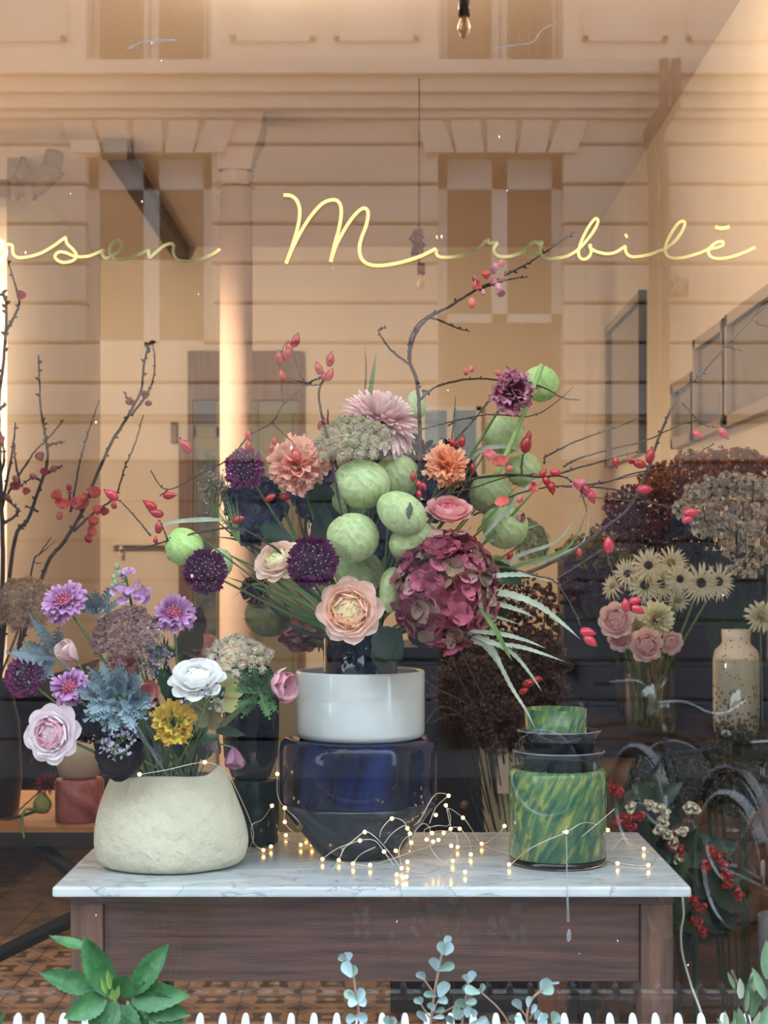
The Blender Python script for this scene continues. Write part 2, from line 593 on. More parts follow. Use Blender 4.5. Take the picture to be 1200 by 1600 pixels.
# ---------------------------------------------------------------- inside the shop: fixtures
M_OLIVE = mat('olive_grey_paint', c(138, 134, 106), 0.6)
M_BROWN = mat('brown_varnished_wood', c(126, 92, 62), 0.5, col2=c(104, 74, 50), scale=8, stretch=(6, 6, 0.6))
M_ORANGEW = mat('honey_wood', c(178, 122, 70), 0.45, col2=c(150, 98, 54), scale=8, stretch=(0.6, 6, 6))
M_DARKW = mat('dark_walnut', c(46, 32, 25), 0.5, col2=c(30, 21, 17), scale=9, stretch=(0.5, 6, 6))
M_BLACK = mat('black_lacquer', c(12, 12, 14), 0.35)

M_COLUMN = mat('taupe_column_paint', c(172, 150, 136), 0.8, col2=c(180, 159, 145), scale=4)
# column with flared capital
d = 6.0
xc = (369 - 600) / F * d
col_t = thing('column', None, None, (xc, d - CD, 0), kind='structure')
col_t.name = 'trim_1'
G().lathe([(0.12, 0), (0.12, 0.08), (0.085, 0.14), (0.066, 0.2), (0.063, 2.93)], 32, Matrix.Translation((xc, d - CD, 0))).build('column_shaft', M_COLUMN, col_t)
cap = G()
zc0 = 2.93
for (w, za, zb) in ((0.075, zc0, zc0 + 0.02), (0.064, zc0 + 0.02, zc0 + 0.06)):
    cap.lathe([(w, za), (w, zb)], 8, Matrix.Translation((xc, d - CD, 0)))
v = []
for (w, zz) in ((0.064, zc0 + 0.06), (0.075, zc0 + 0.13), (0.105, zc0 + 0.2), (0.115, ZC)):
    v += [(xc - w, d - CD - w, zz), (xc + w, d - CD - w, zz), (xc + w, d - CD + w, zz), (xc - w, d - CD + w, zz)]
f = []
for i in range(3):
    for j in range(4):
        a, b2 = i * 4 + j, i * 4 + (j + 1) % 4
        f.append((a, b2, b2 + 4, a + 4))
cap.add(v, f)
cap.build('column_capital', M_COLUMN, col_t, smooth=False)

# ceiling drop, dark rail and drain pipe at the upper left
structure(box('trim_2', M_CEIL, -1.549, -1.14, 4.30, YB, 3.13, ZC))
rail = thing('ceiling_rail', 'dark brown ceiling rail running back beside the drain pipe', 'rail', (-1.1, 5.35, 3.12))
G().box(-1.14, -1.06, 4.28, 6.36, 3.12, 3.195).build('rail_bar', mat('rail_brown', c(92, 72, 56), 0.6), rail, smooth=False)
G().box(-1.15, -1.05, 4.26, 4.28, 3.115, 3.2).build('end_plate', mat('rail_grey', c(150, 138, 124), 0.6), rail, smooth=False)
pipe = thing('drain_pipe', 'pale drain pipe with bent elbow hanging under the ceiling at upper left', 'pipe', P(60, 292, 6.3))
M_PVC = mat('pale_pvc', c(150, 132, 116), 0.5)
G().tube([P(-150, 294, 6.2), P(40, 294, 6.2)], S(14, 6.2), 16).build('pipe', M_PVC, pipe)
G().tube(cr([P(38, 294, 6.2), P(60, 290, 6.2), P(78, 270, 6.2), P(86, 240, 6.22)], 6), S(15, 6.2), 16).build('elbow', M_PVC, pipe)
for px in (24, 50):
    G().tube([P(px - 4, 294, 6.2), P(px + 4, 294, 6.2)], S(19, 6.2), 16).build('collar', M_PVC, pipe)
G().tube([P(78, 272, 6.2), P(84, 262, 6.2)], S(19, 6.2), 16).build('collar', M_PVC, pipe)
G().tube([P(22, 275, 6.2), P(34, 246, 6.3)], 0.006, 6).tube([P(50, 275, 6.2), P(38, 246, 6.3)], 0.006, 6).build('hanger', M_PVC, pipe)

# pendants
M_CORD = mat('burgundy_cord', c(98, 40, 46), 0.8)
M_BULB = mat('pale_glass_bulb', c(226, 200, 160), 0.12, glass=0.5)
def pendant(label, px, ytop, ysock, d, knot=True, scale=1.0):
    t = thing('pendant_bulb', label, 'pendant lamp', P(px, ysock + 40, d))
    top = P(px, ysock, d); top.z = ZC
    G().tube([top, P(px, ysock, d)], S(1.2, d), 6).build('cord', M_CORD if knot else M_BLACK, t)
    s = scale
    if knot:
        kp = []
        r2 = random.Random(3)
        for i in range(46):
            a = r2.uniform(0, 6.28)
            kp.append(P(px - 3 + math.cos(a) * r2.uniform(3, 13), ytop + 2 + 42 * (i % 9) / 9 + r2.uniform(-3, 3), d + r2.uniform(-.03, .03)))
        G().tube(cr(kp, 4), S(2.0, d), 5).build('cord_tangle', M_CORD, t)
    G().tube([P(px + 3, ysock, d), P(px + 3, ysock + 17 * s, d)], S(6 * s, d), 12).build('socket', M_CORD if knot else M_BLACK, t)
    z0 = P(px + 3, ysock + 17 * s, d)
    prof = [(0.55, 0), (0.6, -0.3), (0.95, -1.0), (1.0, -1.5), (0.8, -2.1), (0.35, -2.5), (0.02, -2.6)]
    G().lathe([(S(7 * s, d) * r, S(9 * s, d) * z) for (r, z) in prof], 16, Matrix.Translation(z0)).build('bulb', M_BULB, t)
pendant('unlit pendant bulb on a tangled burgundy cord behind the lettering', 655, 358, 412, 5.5)
pendant('large unlit pendant bulb hanging at the top edge of the window', 722, 0, 0, 3.6, knot=False, scale=1.5)

# lamps that light the shop (glowing glass globes on short rods)
def globe_lamp(label, loc, r, watts, col=WARM, estr=30, spot=False):
    t = thing('globe_lamp', label, 'lamp', loc)
    g = G().ball(loc, r, 20, 12)
    g.build('globe', mat('glowing_opal_glass', c(255, 236, 200), 0.4, emis=(1.0, 0.70, 0.36), estr=estr), t)
    G().tube([Vector(loc) + Vector((0, 0, r * 0.9)), (loc[0], loc[1], ZC)], 0.008, 8).build('rod', M_BLACK, t)
    ld = bpy.data.lights.new('lamp_light', 'SPOT' if spot else 'POINT')
    if spot: ld.spot_size = math.radians(172); ld.spot_blend = 0.5
    ld.energy = watts; ld.color = col; ld.shadow_soft_size = r * 1.25
    lo = bpy.data.objects.new('lamp_light', ld); COL.objects.link(lo)
    lo.parent = t; lo.location = (0, 0, -r * 2.4)
    lo.rotation_euler = Vector((0, 0.55, -0.83)).to_track_quat('-Z', 'Y').to_euler()
LAMP_A = P(-12, 392, 5.3)
globe_lamp('glowing opal globe lamp at the left edge of the window', tuple(LAMP_A), 0.05, 150, estr=18, spot=True)
globe_lamp('unseen opal globe lamp added to brighten the back of the shop', (-0.30, 2.15, 3.10), 0.05, 27)  # extra lamp above the view, added to lift the general light indoors
globe_lamp('opal globe lamp hanging over the right hand flower stand', (0.72, 1.95, 3.08), 0.05, 5)

# pictures on the right wall
M_FRAME = mat('pale_grey_frame', c(176, 160, 146), 0.5)
M_PIC = mat('grey_print_under_glass', c(104, 96, 90), 0.12, col2=c(126, 118, 110), scale=2, spec=0.6)
def picture(label, y0, y1, z0, z1):
    t = thing('picture_frame', label, 'picture', (XR, (y0 + y1) / 2, z0), group='framed pictures on the right wall')
    w = 0.035
    g = G()
    for (a, b2, e, f2) in ((y0, y1, z0, z0 + w), (y0, y1, z1 - w, z1), (y0, y0 + w, z0, z1), (y1 - w, y1, z0, z1)):
        g.box(XR - 0.03, XR, a, b2, e, f2)
    g.build('frame', M_FRAME, t, smooth=False)
    G().box(XR - 0.016, XR - 0.002, y0 + w, y1 - w, z0 + w, z1 - w).build('picture', M_PIC, t, smooth=False)
    G().box(XR - 0.034, XR, y0 - 0.012, y0, z0, z1).build('frame_edge', M_BLACK, t, smooth=False)
picture('tall framed picture farthest back on the right wall', 4.44, 5.44, 1.93, 2.61)
picture('smallest framed picture on the right wall', 3.35, 3.74, 1.89, 2.13)
picture('middle framed picture in the row of three on the right wall', 2.85, 3.33, 1.89, 2.235)
picture('nearest framed picture on the right wall, cut by the photo edge', 2.15, 2.83, 1.89, 2.24)

# the back wall: doorway, small window, peg, ledge
d = 8.38
def bw(px): return (px - 600) / F * d
def bz(py): return CZ - (py - HY) / F * d
dr = thing('door_2', None, None, (bw(380), YB, 0), kind='structure')
yb = YB - 0.02
G().box(bw(281), bw(303), yb - 0.05, YB, 0, bz(690)).box(bw(295), bw(303), yb - 0.05, YB, bz(690), bz(550)).box(bw(303), bw(472), yb - 0.05, YB, bz(626), bz(550)).box(bw(466), bw(472), yb - 0.05, YB, 0, bz(626)).build('door_frame', M_BROWN, dr, smooth=False)
G().box(bw(303), bw(345), yb - 0.02, YB, bz(1050), bz(1000)).box(bw(303), bw(345), yb - 0.02, YB, bz(684), bz(668)).box(bw(303), bw(307), yb - 0.02, YB, 0, bz(626)).box(bw(338), bw(346), yb - 0.02, YB, 0, bz(626)).build('sash', M_OLIVE, dr, smooth=False)
G().box(bw(307), bw(338), yb - 0.008, YB, bz(668), bz(628)).build('pane', mat('blue_grey_pane', c(84, 92, 104), 0.5), dr, smooth=False)
G().box(bw(307), bw(338), yb - 0.008, YB, bz(1000), bz(702)).build('pane', mat('mottled_pane', c(120, 124, 118), 0.5, col2=c(60, 70, 70), scale=14), dr, smooth=False)
G().box(bw(307), bw(338), yb - 0.012, YB, bz(702), bz(684)).build('notice_board', mat('khaki_board', c(150, 144, 112), 0.7), dr, smooth=False)
lf = G().box(bw(346), bw(466), yb - 0.03, YB, 0, bz(628)).build('door_leaf', M_OLIVE, dr, smooth=False)
for (za, zb) in ((1060, 990), (970, 720), (705, 645)):
    G().box(bw(412), bw(458), yb - 0.04, yb - 0.03, bz(za), bz(zb)).build('door_panel', M_OLIVE, lf, smooth=False, bevel=0.008)
G().box(bw(398), bw(404), yb - 0.045, yb - 0.03, 0, bz(628)).build('door_stile', mat('grey_green_paint', c(120, 120, 98), 0.6), lf, smooth=False)
w = thing('window_20', None, None, (bw(700), YB, bz(785)), kind='structure')
G().box(bw(657), bw(664), YB - 0.04, YB, bz(790), bz(636)).box(bw(744), bw(752), YB - 0.04, YB, bz(790), bz(636)).box(bw(698), bw(708), YB - 0.05, YB, bz(790), bz(640)).box(bw(657), bw(752), YB - 0.04, YB, bz(642), bz(636)).build('window_frame', M_WHITE, w, smooth=False)
for (a, b2) in ((664, 698), (708, 744)):
    G().box(bw(a), bw(b2), YB - 0.02, YB - 0.01, bz(790), bz(642)).build('pane', mat('blue_grey_window', c(108, 120, 124), 0.12, emis=(0.35, 0.42, 0.45), estr=0.25), w, smooth=False)
box('wooden_peg', M_BROWN, bw(268), bw(277), YB - 0.05, YB, bz(692), bz(660), label='short wooden peg fixed to the warm back wall', cat='peg')
led = thing('wall_ledge', 'narrow plaster ledge on the back wall left of the doorway', 'ledge', (bw(230), YB, bz(852)))
G().box(bw(178), bw(281), YB - 0.12, YB, bz(852), bz(846)).build('shelf_board', M_WALL, led, smooth=False)
for pa in (190, 262):
    G().box(bw(pa), bw(pa + 5), YB - 0.1, YB, bz(868), bz(852)).build('bracket', M_WALL, led, smooth=False)

# dark cabinet, sideboard behind, wooden bench
def cabinet(name, label, x0, x1, y0, y1, z0, z1, m, doors=2):
    t = thing(name, label, 'cabinet', ((x0 + x1) / 2, (y0 + y1) / 2, z0))
    G().box(x0, x1, y0, y1, z0, z1).build('body', m, t, smooth=False)
    G().box(x0 - 0.02, x1 + 0.02, y0 - 0.02, y1, z1, z1 + 0.03).build('top_board', m, t, smooth=False)
    w = (x1 - x0) / doors
    for k in range(doors):
        dd = G().box(x0 + k * w + 0.015, x0 + (k + 1) * w - 0.015, y0 - 0.018, y0, z0 + 0.06, z1 - 0.03).build('door', m, t, smooth=False, bevel=0.004)
        G().ball((x0 + (k + 1) * w - 0.06, y0 - 0.03, (z0 + z1) / 2 + 0.1), 0.014).build('knob', M_BROWN, dd)
cabinet('sideboard', 'dark wood sideboard far back on the left against the back wall', -2.25, -1.25, 5.9, 6.36, 0, 0.72, M_DARKW)
cabinet('dark_cabinet', 'near black cabinet standing behind the blue and white vases', 0.02, 0.62, 3.0, 3.5, 0, 1.16, M_BLACK)

# ---------------------------------------------------------------- marble topped table
def marble_material():
    m, nt, N, L, b = new_mat('white_veined_marble')
    tc = N.new('ShaderNodeTexCoord')
    mp = N.new('ShaderNodeMapping'); mp.inputs['Rotation'].default_value = (0.3, 0.5, 0.7); mp.inputs['Scale'].default_value = (1.6, 5.0, 3.0)
    L.new(tc.outputs['Object'], mp.inputs['Vector'])
    nz = N.new('ShaderNodeTexNoise'); nz.inputs['Scale'].default_value = 3.2; nz.inputs['Detail'].default_value = 9; nz.inputs['Distortion'].default_value = 1.3
    L.new(mp.outputs['Vector'], nz.inputs['Vector'])
    rp = N.new('ShaderNodeValToRGB')
    e = rp.color_ramp.elements
    e[0].position, e[0].color = 0.36, c(172, 178, 183)
    e[1].position, e[1].color = 0.64, c(192, 197, 200)
    k = e.new(0.49); k.color = c(180, 186, 190)
    k = e.new(0.505); k.color = c(138, 146, 152)
    k = e.new(0.525); k.color = c(184, 190, 194)
    L.new(nz.outputs['Fac'], rp.inputs['Fac'])
    L.new(rp.outputs['Color'], b.inputs['Base Color'])
    b.inputs['Roughness'].default_value = 0.16
    return m
M_TWOOD = mat('brown_stained_table_wood', c(86, 56, 48), 0.6, col2=c(54, 35, 30), scale=10, stretch=(0.5, 8, 9), bump=0.25, bscale=40, detail=8)
M_TLEG = mat('worn_table_leg_wood', c(100, 70, 56), 0.6, col2=c(64, 43, 35), scale=10, stretch=(7, 7, 0.5), bump=0.25, bscale=40, detail=8)
tx0, tx1, ty0, ty1 = S(81 - 600, 2.4), S(1081 - 600, 2.4), 0.40, 0.90
table = thing('table', 'brown wooden table with a pale veined marble top in the shop window', 'table', ((tx0 + tx1) / 2, 0.65, 0))
G().box(tx0, tx1, ty0, ty1, TZ - 0.0165, TZ).build('marble_top', marble_material(), table, smooth=False, bevel=0.004, label='pale grey veined marble slab')
tz1 = TZ - 0.0165
ax0, ax1 = S(110 - 600, 2.43), S(1052 - 600, 2.43)
G().box(ax0, ax1, ty0 + 0.03, ty1 - 0.03, tz1 - 0.016, tz1).build('top_rail', M_TWOOD, table, smooth=False)
apz0 = CZ - (1530 - HY) / F * 2.45
lw = 0.051
G().box(ax0 + lw + 0.002, ax1 - lw - 0.002, ty0 + 0.038, ty0 + 0.06, apz0, tz1 - 0.016).build('apron', M_TWOOD, table, smooth=False)
G().box(ax0 + lw, ax1 - lw, ty1 - 0.06, ty1 - 0.038, apz0, tz1 - 0.016).build('apron', M_TWOOD, table, smooth=False)
for xa in (ax0 + 0.008, ax1 - 0.03):
    G().box(xa, xa + 0.022, ty0 + 0.03 + lw, ty1 - 0.03 - lw, apz0, tz1 - 0.016).build('apron', M_TWOOD, table, smooth=False)
for xa in (ax0, ax1 - lw):
    for ya in (ty0 + 0.03, ty1 - 0.03 - lw):
        G().box(xa, xa + lw, ya, ya + lw, 0, tz1 - 0.016).build('leg', M_TLEG, table, smooth=False, bevel=0.002)

# ---------------------------------------------------------------- vases on the table
def streak_glass(name, c1, c2, c3, rough=0.06, rot=0.5, scale=7.0):
    m, nt, N, L, b = new_mat(name)
    tc = N.new('ShaderNodeTexCoord')
    mr_ = N.new('ShaderNodeMapping'); mr_.inputs['Rotation'].default_value = (0, rot, 0.2)
    L.new(tc.outputs['Object'], mr_.inputs['Vector'])
    mp = N.new('ShaderNodeMapping'); mp.inputs['Scale'].default_value = (5.5, 5.5, 1.2)
    L.new(mr_.outputs['Vector'], mp.inputs['Vector'])
    nz = N.new('ShaderNodeTexNoise'); nz.inputs['Scale'].default_value = scale; nz.inputs['Detail'].default_value = 4; nz.inputs['Distortion'].default_value = 0.5
    L.new(mp.outputs['Vector'], nz.inputs['Vector'])
    rp = N.new('ShaderNodeValToRGB')
    e = rp.color_ramp.elements
    e[0].position, e[0].color = 0.36, c1
    e[1].position, e[1].color = 0.68, c3
    k = e.new(0.52); k.color = c2
    L.new(nz.outputs['Fac'], rp.inputs['Fac'])
    L.new(rp.outputs['Color'], b.inputs['Base Color'])
    b.inputs['Roughness'].default_value = rough
    b.inputs['Specular IOR Level'].default_value = 0.28
    return m
M_GREENG = streak_glass('green_streaked_glass', c(46, 88, 76), c(84, 114, 74), c(140, 146, 88), rot=-0.5, scale=17)
M_BLUEG = streak_glass('cobalt_swirled_glass', c(4, 6, 20), c(8, 14, 48), c(18, 36, 84), rot=-0.3, scale=5)
M_SMOKE = streak_glass('smoky_swirled_glass', c(24, 27, 34), c(40, 44, 53), c(64, 68, 77), rot=0.9, scale=5)
M_TEALG = streak_glass('dark_teal_glass', c(6, 20, 22), c(12, 36, 38), c(24, 54, 54), rot=0.2, scale=5)
M_PINKG = streak_glass('pink_marbled_glass', c(120, 60, 56), c(150, 84, 78), c(178, 110, 100), rot=0.9, scale=4)
M_NAVYG = mat('navy_glass', c(8, 12, 28), 0.05, spec=0.6, col2=c(16, 26, 48), scale=8, stretch=(6, 6, 0.4))
M_INK = mat('ink_blue_bowl_glass', c(18, 26, 34), 0.05, spec=0.6)
M_MILK = mat('white_opal_glass', c(214, 220, 220), 0.12, coat=0.4)
M_CLEAR = mat('clear_glass', c(250, 250, 248), 0.02, glass=1.0, ior=1.45)
M_CLAY = mat('cream_paper_clay', c(204, 198, 176), 0.75, col2=c(194, 187, 164), scale=7, bump=0.8, bscale=45)

VX, VD = 563, 2.67
def vpos(px, d, z=TZ): return Vector((S(px - 600, d), d - CD, z))
# cobalt vase
vb = vpos(560, VD)
k = S(1, VD)
zt_b = CZ - (1160 - HY) * k * 1.0
def zz(py, d): return CZ - (py - HY) / F * d
H1 = zz(1152, VD) - TZ; Hm = zz(1250, VD) - TZ
t = thing('cobalt_vase', 'deep blue glass vase narrowing to a smoky foot, under the white ring vase', 'vase', vb)
rb = 123 * k
G().lathe([(rb * 0.985, Hm), (rb, Hm + 0.004), (rb, H1 - 0.02), (rb * 0.985, H1 - 0.008), (rb * 0.93, H1), (rb * 0.72, H1), (rb * 0.70, H1 - 0.01), (rb * 0.70, Hm + 0.02)], 64, Matrix.Translation(vb)).build('blue_band', M_BLUEG, t)
G().lathe([(52 * k, 0), (60 * k, 0.004), (70 * k, 0.012), (rb * 0.98, Hm - 0.008), (rb * 0.985, Hm)], 64, Matrix.Translation(vb)).build('smoky_foot', M_SMOKE, t)
# white ring vase
vw = vpos(563, VD, TZ + H1)
HW1 = zz(1047, VD) - (TZ + H1)
t = thing('white_ring_vase', 'broad white opal glass cylinder standing on the blue vase', 'vase', vw)
rw = 101 * k
G().lathe([(rw * 0.93, 0), (rw * 0.985, 0.004), (rw, 0.012), (rw, HW1 - 0.004), (rw * 0.985, HW1), (rw * 0.955, HW1), (rw * 0.95, HW1 - 0.004), (rw * 0.95, 0.008), (rw * 0.1, 0.008)], 64, Matrix.Translation(vw)).build('cylinder', M_MILK, t)
# navy cylinder holding the big bouquet
vn = vpos(563, VD, TZ + H1 + 0.008)
HN = zz(985, VD) - vn.z
t = thing('navy_cylinder_vase', 'dark navy glass cylinder rising out of the white ring vase', 'vase', vn)
rn = 58 * k
G().lathe([(rn, 0), (rn, HN), (rn * 0.95, HN), (rn * 0.95, 0.01), (0.004, 0.01)], 48, Matrix.Translation(vn)).build('cylinder', M_NAVYG, t)

# cream clay pot: squashed, wavy rim
PD = 2.57
pp = vpos(265, PD)
t = thing('cream_clay_pot', 'squat cream paper clay pot with a wavy rim at the left of the table', 'pot', pp)
kp_ = S(1, PD)
prof = [(0.55, 0.0), (0.78, 0.0), (0.90, 0.03), (0.975, 0.12), (1.0, 0.26), (0.98, 0.42), (0.925, 0.6), (0.85, 0.78), (0.79, 0.91), (0.745, 1.0), (0.72, 0.995), (0.76, 0.9), (0.82, 0.75)]
Hp = zz(1206, PD) - TZ
n = 56
v, f = [], []
for i, (r, zh) in enumerate(prof):
    for j in range(n):
        a = 2 * PI * j / n
        rx, ry = 121 * kp_, 0.095
        wav = 0.0
        if zh > 0.6:
            u = (zh - 0.6) / 0.4
            wav = u * (0.030 * math.sin(2 * a + 3.6) + 0.02 * math.sin(3 * a + 1.2) + 0.10 * math.exp(-((a - 5.85) / 0.22) ** 2))
        lx = 1 + 0.02 * math.sin(3 * a + zh * 5) + 0.012 * math.sin(5 * a + 2)
        v.append(pp + Vector((rx * r * lx * math.cos(a), ry * r * lx * math.sin(a), Hp * (zh + wav))))
for i in range(len(prof) - 1):
    for j in range(n):
        a, b2 = i * n + j, i * n + (j + 1) % n
        f.append((a, b2, b2 + n, a + n))
f.append(tuple(range(n))[::-1])
g = G(); g.add(v, f)
ob = g.build('pot_body', M_CLAY, t)
ss = ob.modifiers.new('sub', 'SUBSURF'); ss.levels = 1; ss.render_levels = 1

# green streaked stack at the right
GDp = 2.60
kg = S(1, GDp)
gv = vpos(871, GDp)
t = thing('green_glass_vase', 'wide green streaked glass vase on a thick clear foot at the right', 'vase', gv)
Hg = zz(1200, GDp) - TZ
rg_ = 76 * kg
G().lathe([(rg_ * 0.97, 0.012), (rg_, 0.014), (rg_, Hg - 0.014), (rg_ * 0.985, Hg - 0.005), (rg_ * 0.94, Hg), (rg_ * 0.6, Hg), (rg_ * 0.58, Hg - 0.02)], 64, Matrix.Translation(gv)).build('green_body', M_GREENG, t)
G().lathe([(rg_ * 0.95, 0), (rg_ * 0.99, 0.002), (rg_ * 0.99, 0.0115), (rg_ * 0.96, 0.012)], 64, Matrix.Translation(gv)).build('clear_foot', M_CLEAR, t, label='thick clear glass foot')
zb1 = TZ + Hg
h1 = zz(1172, GDp) - zb1
t = thing('ink_glass_bowl', 'lower dark ink blue glass bowl stacked on the green vase', 'bowl', vpos(873, GDp, zb1))
def bowl(t, px, z0, r0, r1, h):
    o = vpos(px, GDp, z0)
    G().lathe([(r0 * kg, 0), (r0 * kg * 1.04, 0.002), (r1 * kg * 0.93, h * 0.72), (r1 * kg, h - 0.003), (r1 * kg * 1.0, h), (r1 * kg * 0.96, h), (r1 * kg * 0.9, h * 0.75), (r0 * kg * 0.9, 0.006), (0.004, 0.006)], 48, Matrix.Translation(o)).build('bowl', M_INK, t)
    G().lathe([(r1 * kg * 0.995, h - 0.0012), (r1 * kg * 1.015, h), (r1 * kg * 0.995, h + 0.0012)], 48, Matrix.Translation(o), close=False).build('rim', mat('pale_glass_rim', c(120, 124, 128), 0.1), t)
bowl(t, 873, zb1, 58, 72, h1)
zb2 = zb1 + h1 * 0.55
h2 = zz(1140, GDp) - zb2
t = thing('ink_glass_bowl', 'upper dark ink blue glass bowl under the little green tumbler', 'bowl', vpos(873, GDp, zb2))
bowl(t, 873, zb2, 48, 66, h2)
zb3 = zb2 + h2 * 0.35
h3 = zz(1107, GDp) - zb3
o3 = vpos(868, GDp, zb3)
t = thing('green_tumbler', 'small green streaked tumbler standing in the dark bowls', 'tumbler', o3)
G().lathe([(44 * kg, 0), (46 * kg, 0.004), (49 * kg, h3), (47 * kg, h3), (44 * kg, 0.006), (0.004, 0.006)], 48, Matrix.Translation(o3)).build('tumbler', M_GREENG, t)

# black vase over a teal cylinder, behind the pot
TD = 2.78
kt = S(1, TD)
tb = vpos(398, TD)
Ht = zz(1216, TD) - TZ
t = thing('teal_glass_vase', 'dark teal glass cylinder on the marble behind the clay pot', 'vase', tb)
G().lathe([(34 * kt, 0), (38 * kt, 0.004), (38 * kt, Ht - 0.004), (36 * kt, Ht), (20 * kt, Ht)], 40, Matrix.Translation(tb)).build('cylinder', M_TEALG, t)
tb2 = vpos(392, TD, TZ + Ht)
Hb = zz(1040, TD) - tb2.z
t = thing('black_round_vase', 'black glossy round bellied vase stacked on the teal cylinder', 'vase', tb2)
G().lathe([(24 * kt, 0), (30 * kt, 0.004), (42 * kt, Hb * 0.2), (44 * kt, Hb * 0.4), (44 * kt, Hb * 0.78), (38 * kt, Hb * 0.92), (30 * kt, Hb), (27 * kt, Hb), (26 * kt, Hb * 0.9)], 40, Matrix.Translation(tb2)).build('belly', mat('black_gloss_glass', c(6, 9, 14), 0.05, spec=0.6), t)

# ---------------------------------------------------------------- fairy lights
M_WIRE = mat('silver_wire', c(206, 200, 190), 0.35, metal=0.6)
M_LED = mat('warm_led', c(255, 220, 150), 0.3, emis=(1.0, 0.52, 0.13), estr=8)
def tabled(py, hgt=0.006): return F * (CZ - TZ - hgt) / (py - HY)
raw = [(100, 88, 2.60), (75, 237, 2.60), (135, 247, 2.58), (135, 313, 2.58), (140, 375, 0), (97, 400, 0), (70, 428, 0), (35, 445, 0), (210, 420, 0), (262, 420, 0), (235, 378, 0),
       (312, 487, 0), (388, 492, 0), (455, 508, 0), (535, 515, 0), (487, 400, 2.50), (510, 360, 2.50), (637, 297, 2.50), (710, 343, 2.49), (722, 368, 2.48), (728, 410, 2.5),
       (655, 448, 2.5), (600, 452, 2.51), (710, 500, 0), (683, 530, 0), (660, 560, 0), (690, 575, 0), (705, 570, 0),
       (825, 365, 2.6), (800, 395, 2.59), (830, 405, 2.6), (855, 397, 2.61), (880, 365, 2.62), (912, 345, 2.63), (955, 345, 2.63), (945, 430, 0), (915, 425, 2.58), (1007, 465, 0),
       (980, 547, 0), (922, 495, 0), (970, 293, 2.62), (890, 235, 2.6), (843, 280, 2.58), (903, 190, 2.6), (1058, 415, 0), (1165, 332, 2.58), (1187, 512, 0)]
pts = [(400 + a / 3.0, 1180 + b2 / 3.0, dd) for (a, b2, dd) in raw]
pts += [(218, 1210, 2.452), (320, 1191, 2.46), (885, 1300, 2.49), (950, 1297, 2.62), (965, 1349, 0), (1013, 1352, 0), (1006, 1326, 0)]
LED = [P(a, b2, dd if dd else tabled(b2)) for (a, b2, dd) in pts]
fl = thing('fairy_lights', 'tangled string of warm fairy lights on thin silver wire across the marble', 'string lights', (LED[25].x, LED[25].y, TZ))
led_g = G().ball((0, 0, 0), 0.0032, 8, 6)
led_me = led_g.mesh('led', M_LED)
for p in LED:
    inst('led', led_me, Matrix.Translation(p), fl)
def W(seq, k=6):
    q = []
    for (a, b2, dd) in seq:
        q.append(P(400 + a / 3.0, 1180 + b2 / 3.0, dd if dd else tabled(1180 + b2 / 3.0, 0.002)))
    G().tube(cr(q, k), 0.0007, 5).build('wire', M_WIRE, fl)
W([(275, 545, 0), (312, 487, 2.50), (380, 438, 2.49), (440, 412, 2.49), (510, 360, 2.50), (560, 385, 2.49), (620, 450, 2.49), (665, 510, 2.46), (683, 530, 0)])
W([(345, 565, 0), (388, 492, 2.48), (420, 430, 2.49), (487, 400, 2.50), (555, 400, 2.49), (600, 452, 2.49), (645, 515, 2.47)])
W([(580, 385, 2.5), (590, 345, 2.49), (637, 297, 2.50), (685, 305, 2.49), (710, 343, 2.49), (720, 400, 2.5), (728, 440, 2.5)])
W([(600, 415, 2.5), (640, 365, 2.5), (700, 330, 2.5), (722, 368, 2.48), (690, 400, 2.5), (670, 450, 2.5), (680, 510, 2.46)])
W([(455, 508, 0), (490, 465, 2.5), (560, 430, 2.5)])
W([(388, 500, 0), (455, 510, 0), (535, 515, 0), (640, 485, 2.50), (740, 450, 2.52), (825, 420, 2.56), (912, 345, 2.63), (955, 345, 2.63), (1000, 400, 2.6), (1007, 465, 0), (985, 515, 0)])
W([(683, 530, 0), (740, 548, 0), (820, 545, 0), (890, 505, 0), (940, 430, 2.57), (935, 370, 2.6), (880, 355, 2.62), (825, 365, 2.6), (815, 420, 2.56), (850, 480, 2.54), (905, 525, 0)])
W([(728, 410, 2.5), (750, 350, 2.55), (785, 320, 2.58), (815, 345, 2.58), (800, 395, 2.59), (790, 350, 2.58), (850, 330, 2.58), (900, 330, 2.6), (912, 290, 2.6), (890, 235, 2.6), (915, 340, 2.6)])
W([(813, 320, 2.56), (843, 245, 2.58), (890, 200, 2.6), (903, 190, 2.6), (870, 178, 2.6), (830, 195, 2.58), (770, 300, 2.57), (740, 330, 2.56)])
W([(910, 330, 2.6), (900, 250, 2.6), (970, 293, 2.62), (1010, 345, 2.62), (1058, 415, 0), (1130, 375, 2.6), (1165, 332, 2.58)])
W([(1058, 415, 0), (1120, 450, 0), (1187, 460, 0)])
W([(100, 20, 2.62), (100, 88, 2.60), (102, 190, 2.6), (135, 247, 2.58), (200, 310, 2.56), (262, 420, 0), (312, 487, 0)])
W([(75, 237, 2.60), (30, 300, 2.62), (-20, 330, 2.62), (-10, 410, 2.6), (35, 445, 0), (70, 428, 0), (140, 400, 0), (210, 420, 0), (262, 420, 0)])
W([(135, 247, 2.58), (135, 313, 2.58), (175, 360, 2.56), (235, 378, 0)])
def W2(seq, k=6):
    G().tube(cr([P(a, b2, dd if dd else tabled(b2, 0.002)) for (a, b2, dd) in seq], k), 0.0007, 5).build('wire', M_WIRE, fl)
W2([(796, 1352, 0), (830, 1325, 2.49), (885, 1300, 2.49), (915, 1285, 2.50), (950, 1297, 2.6), (965, 1312, 2.66), (1006, 1326, 0)])
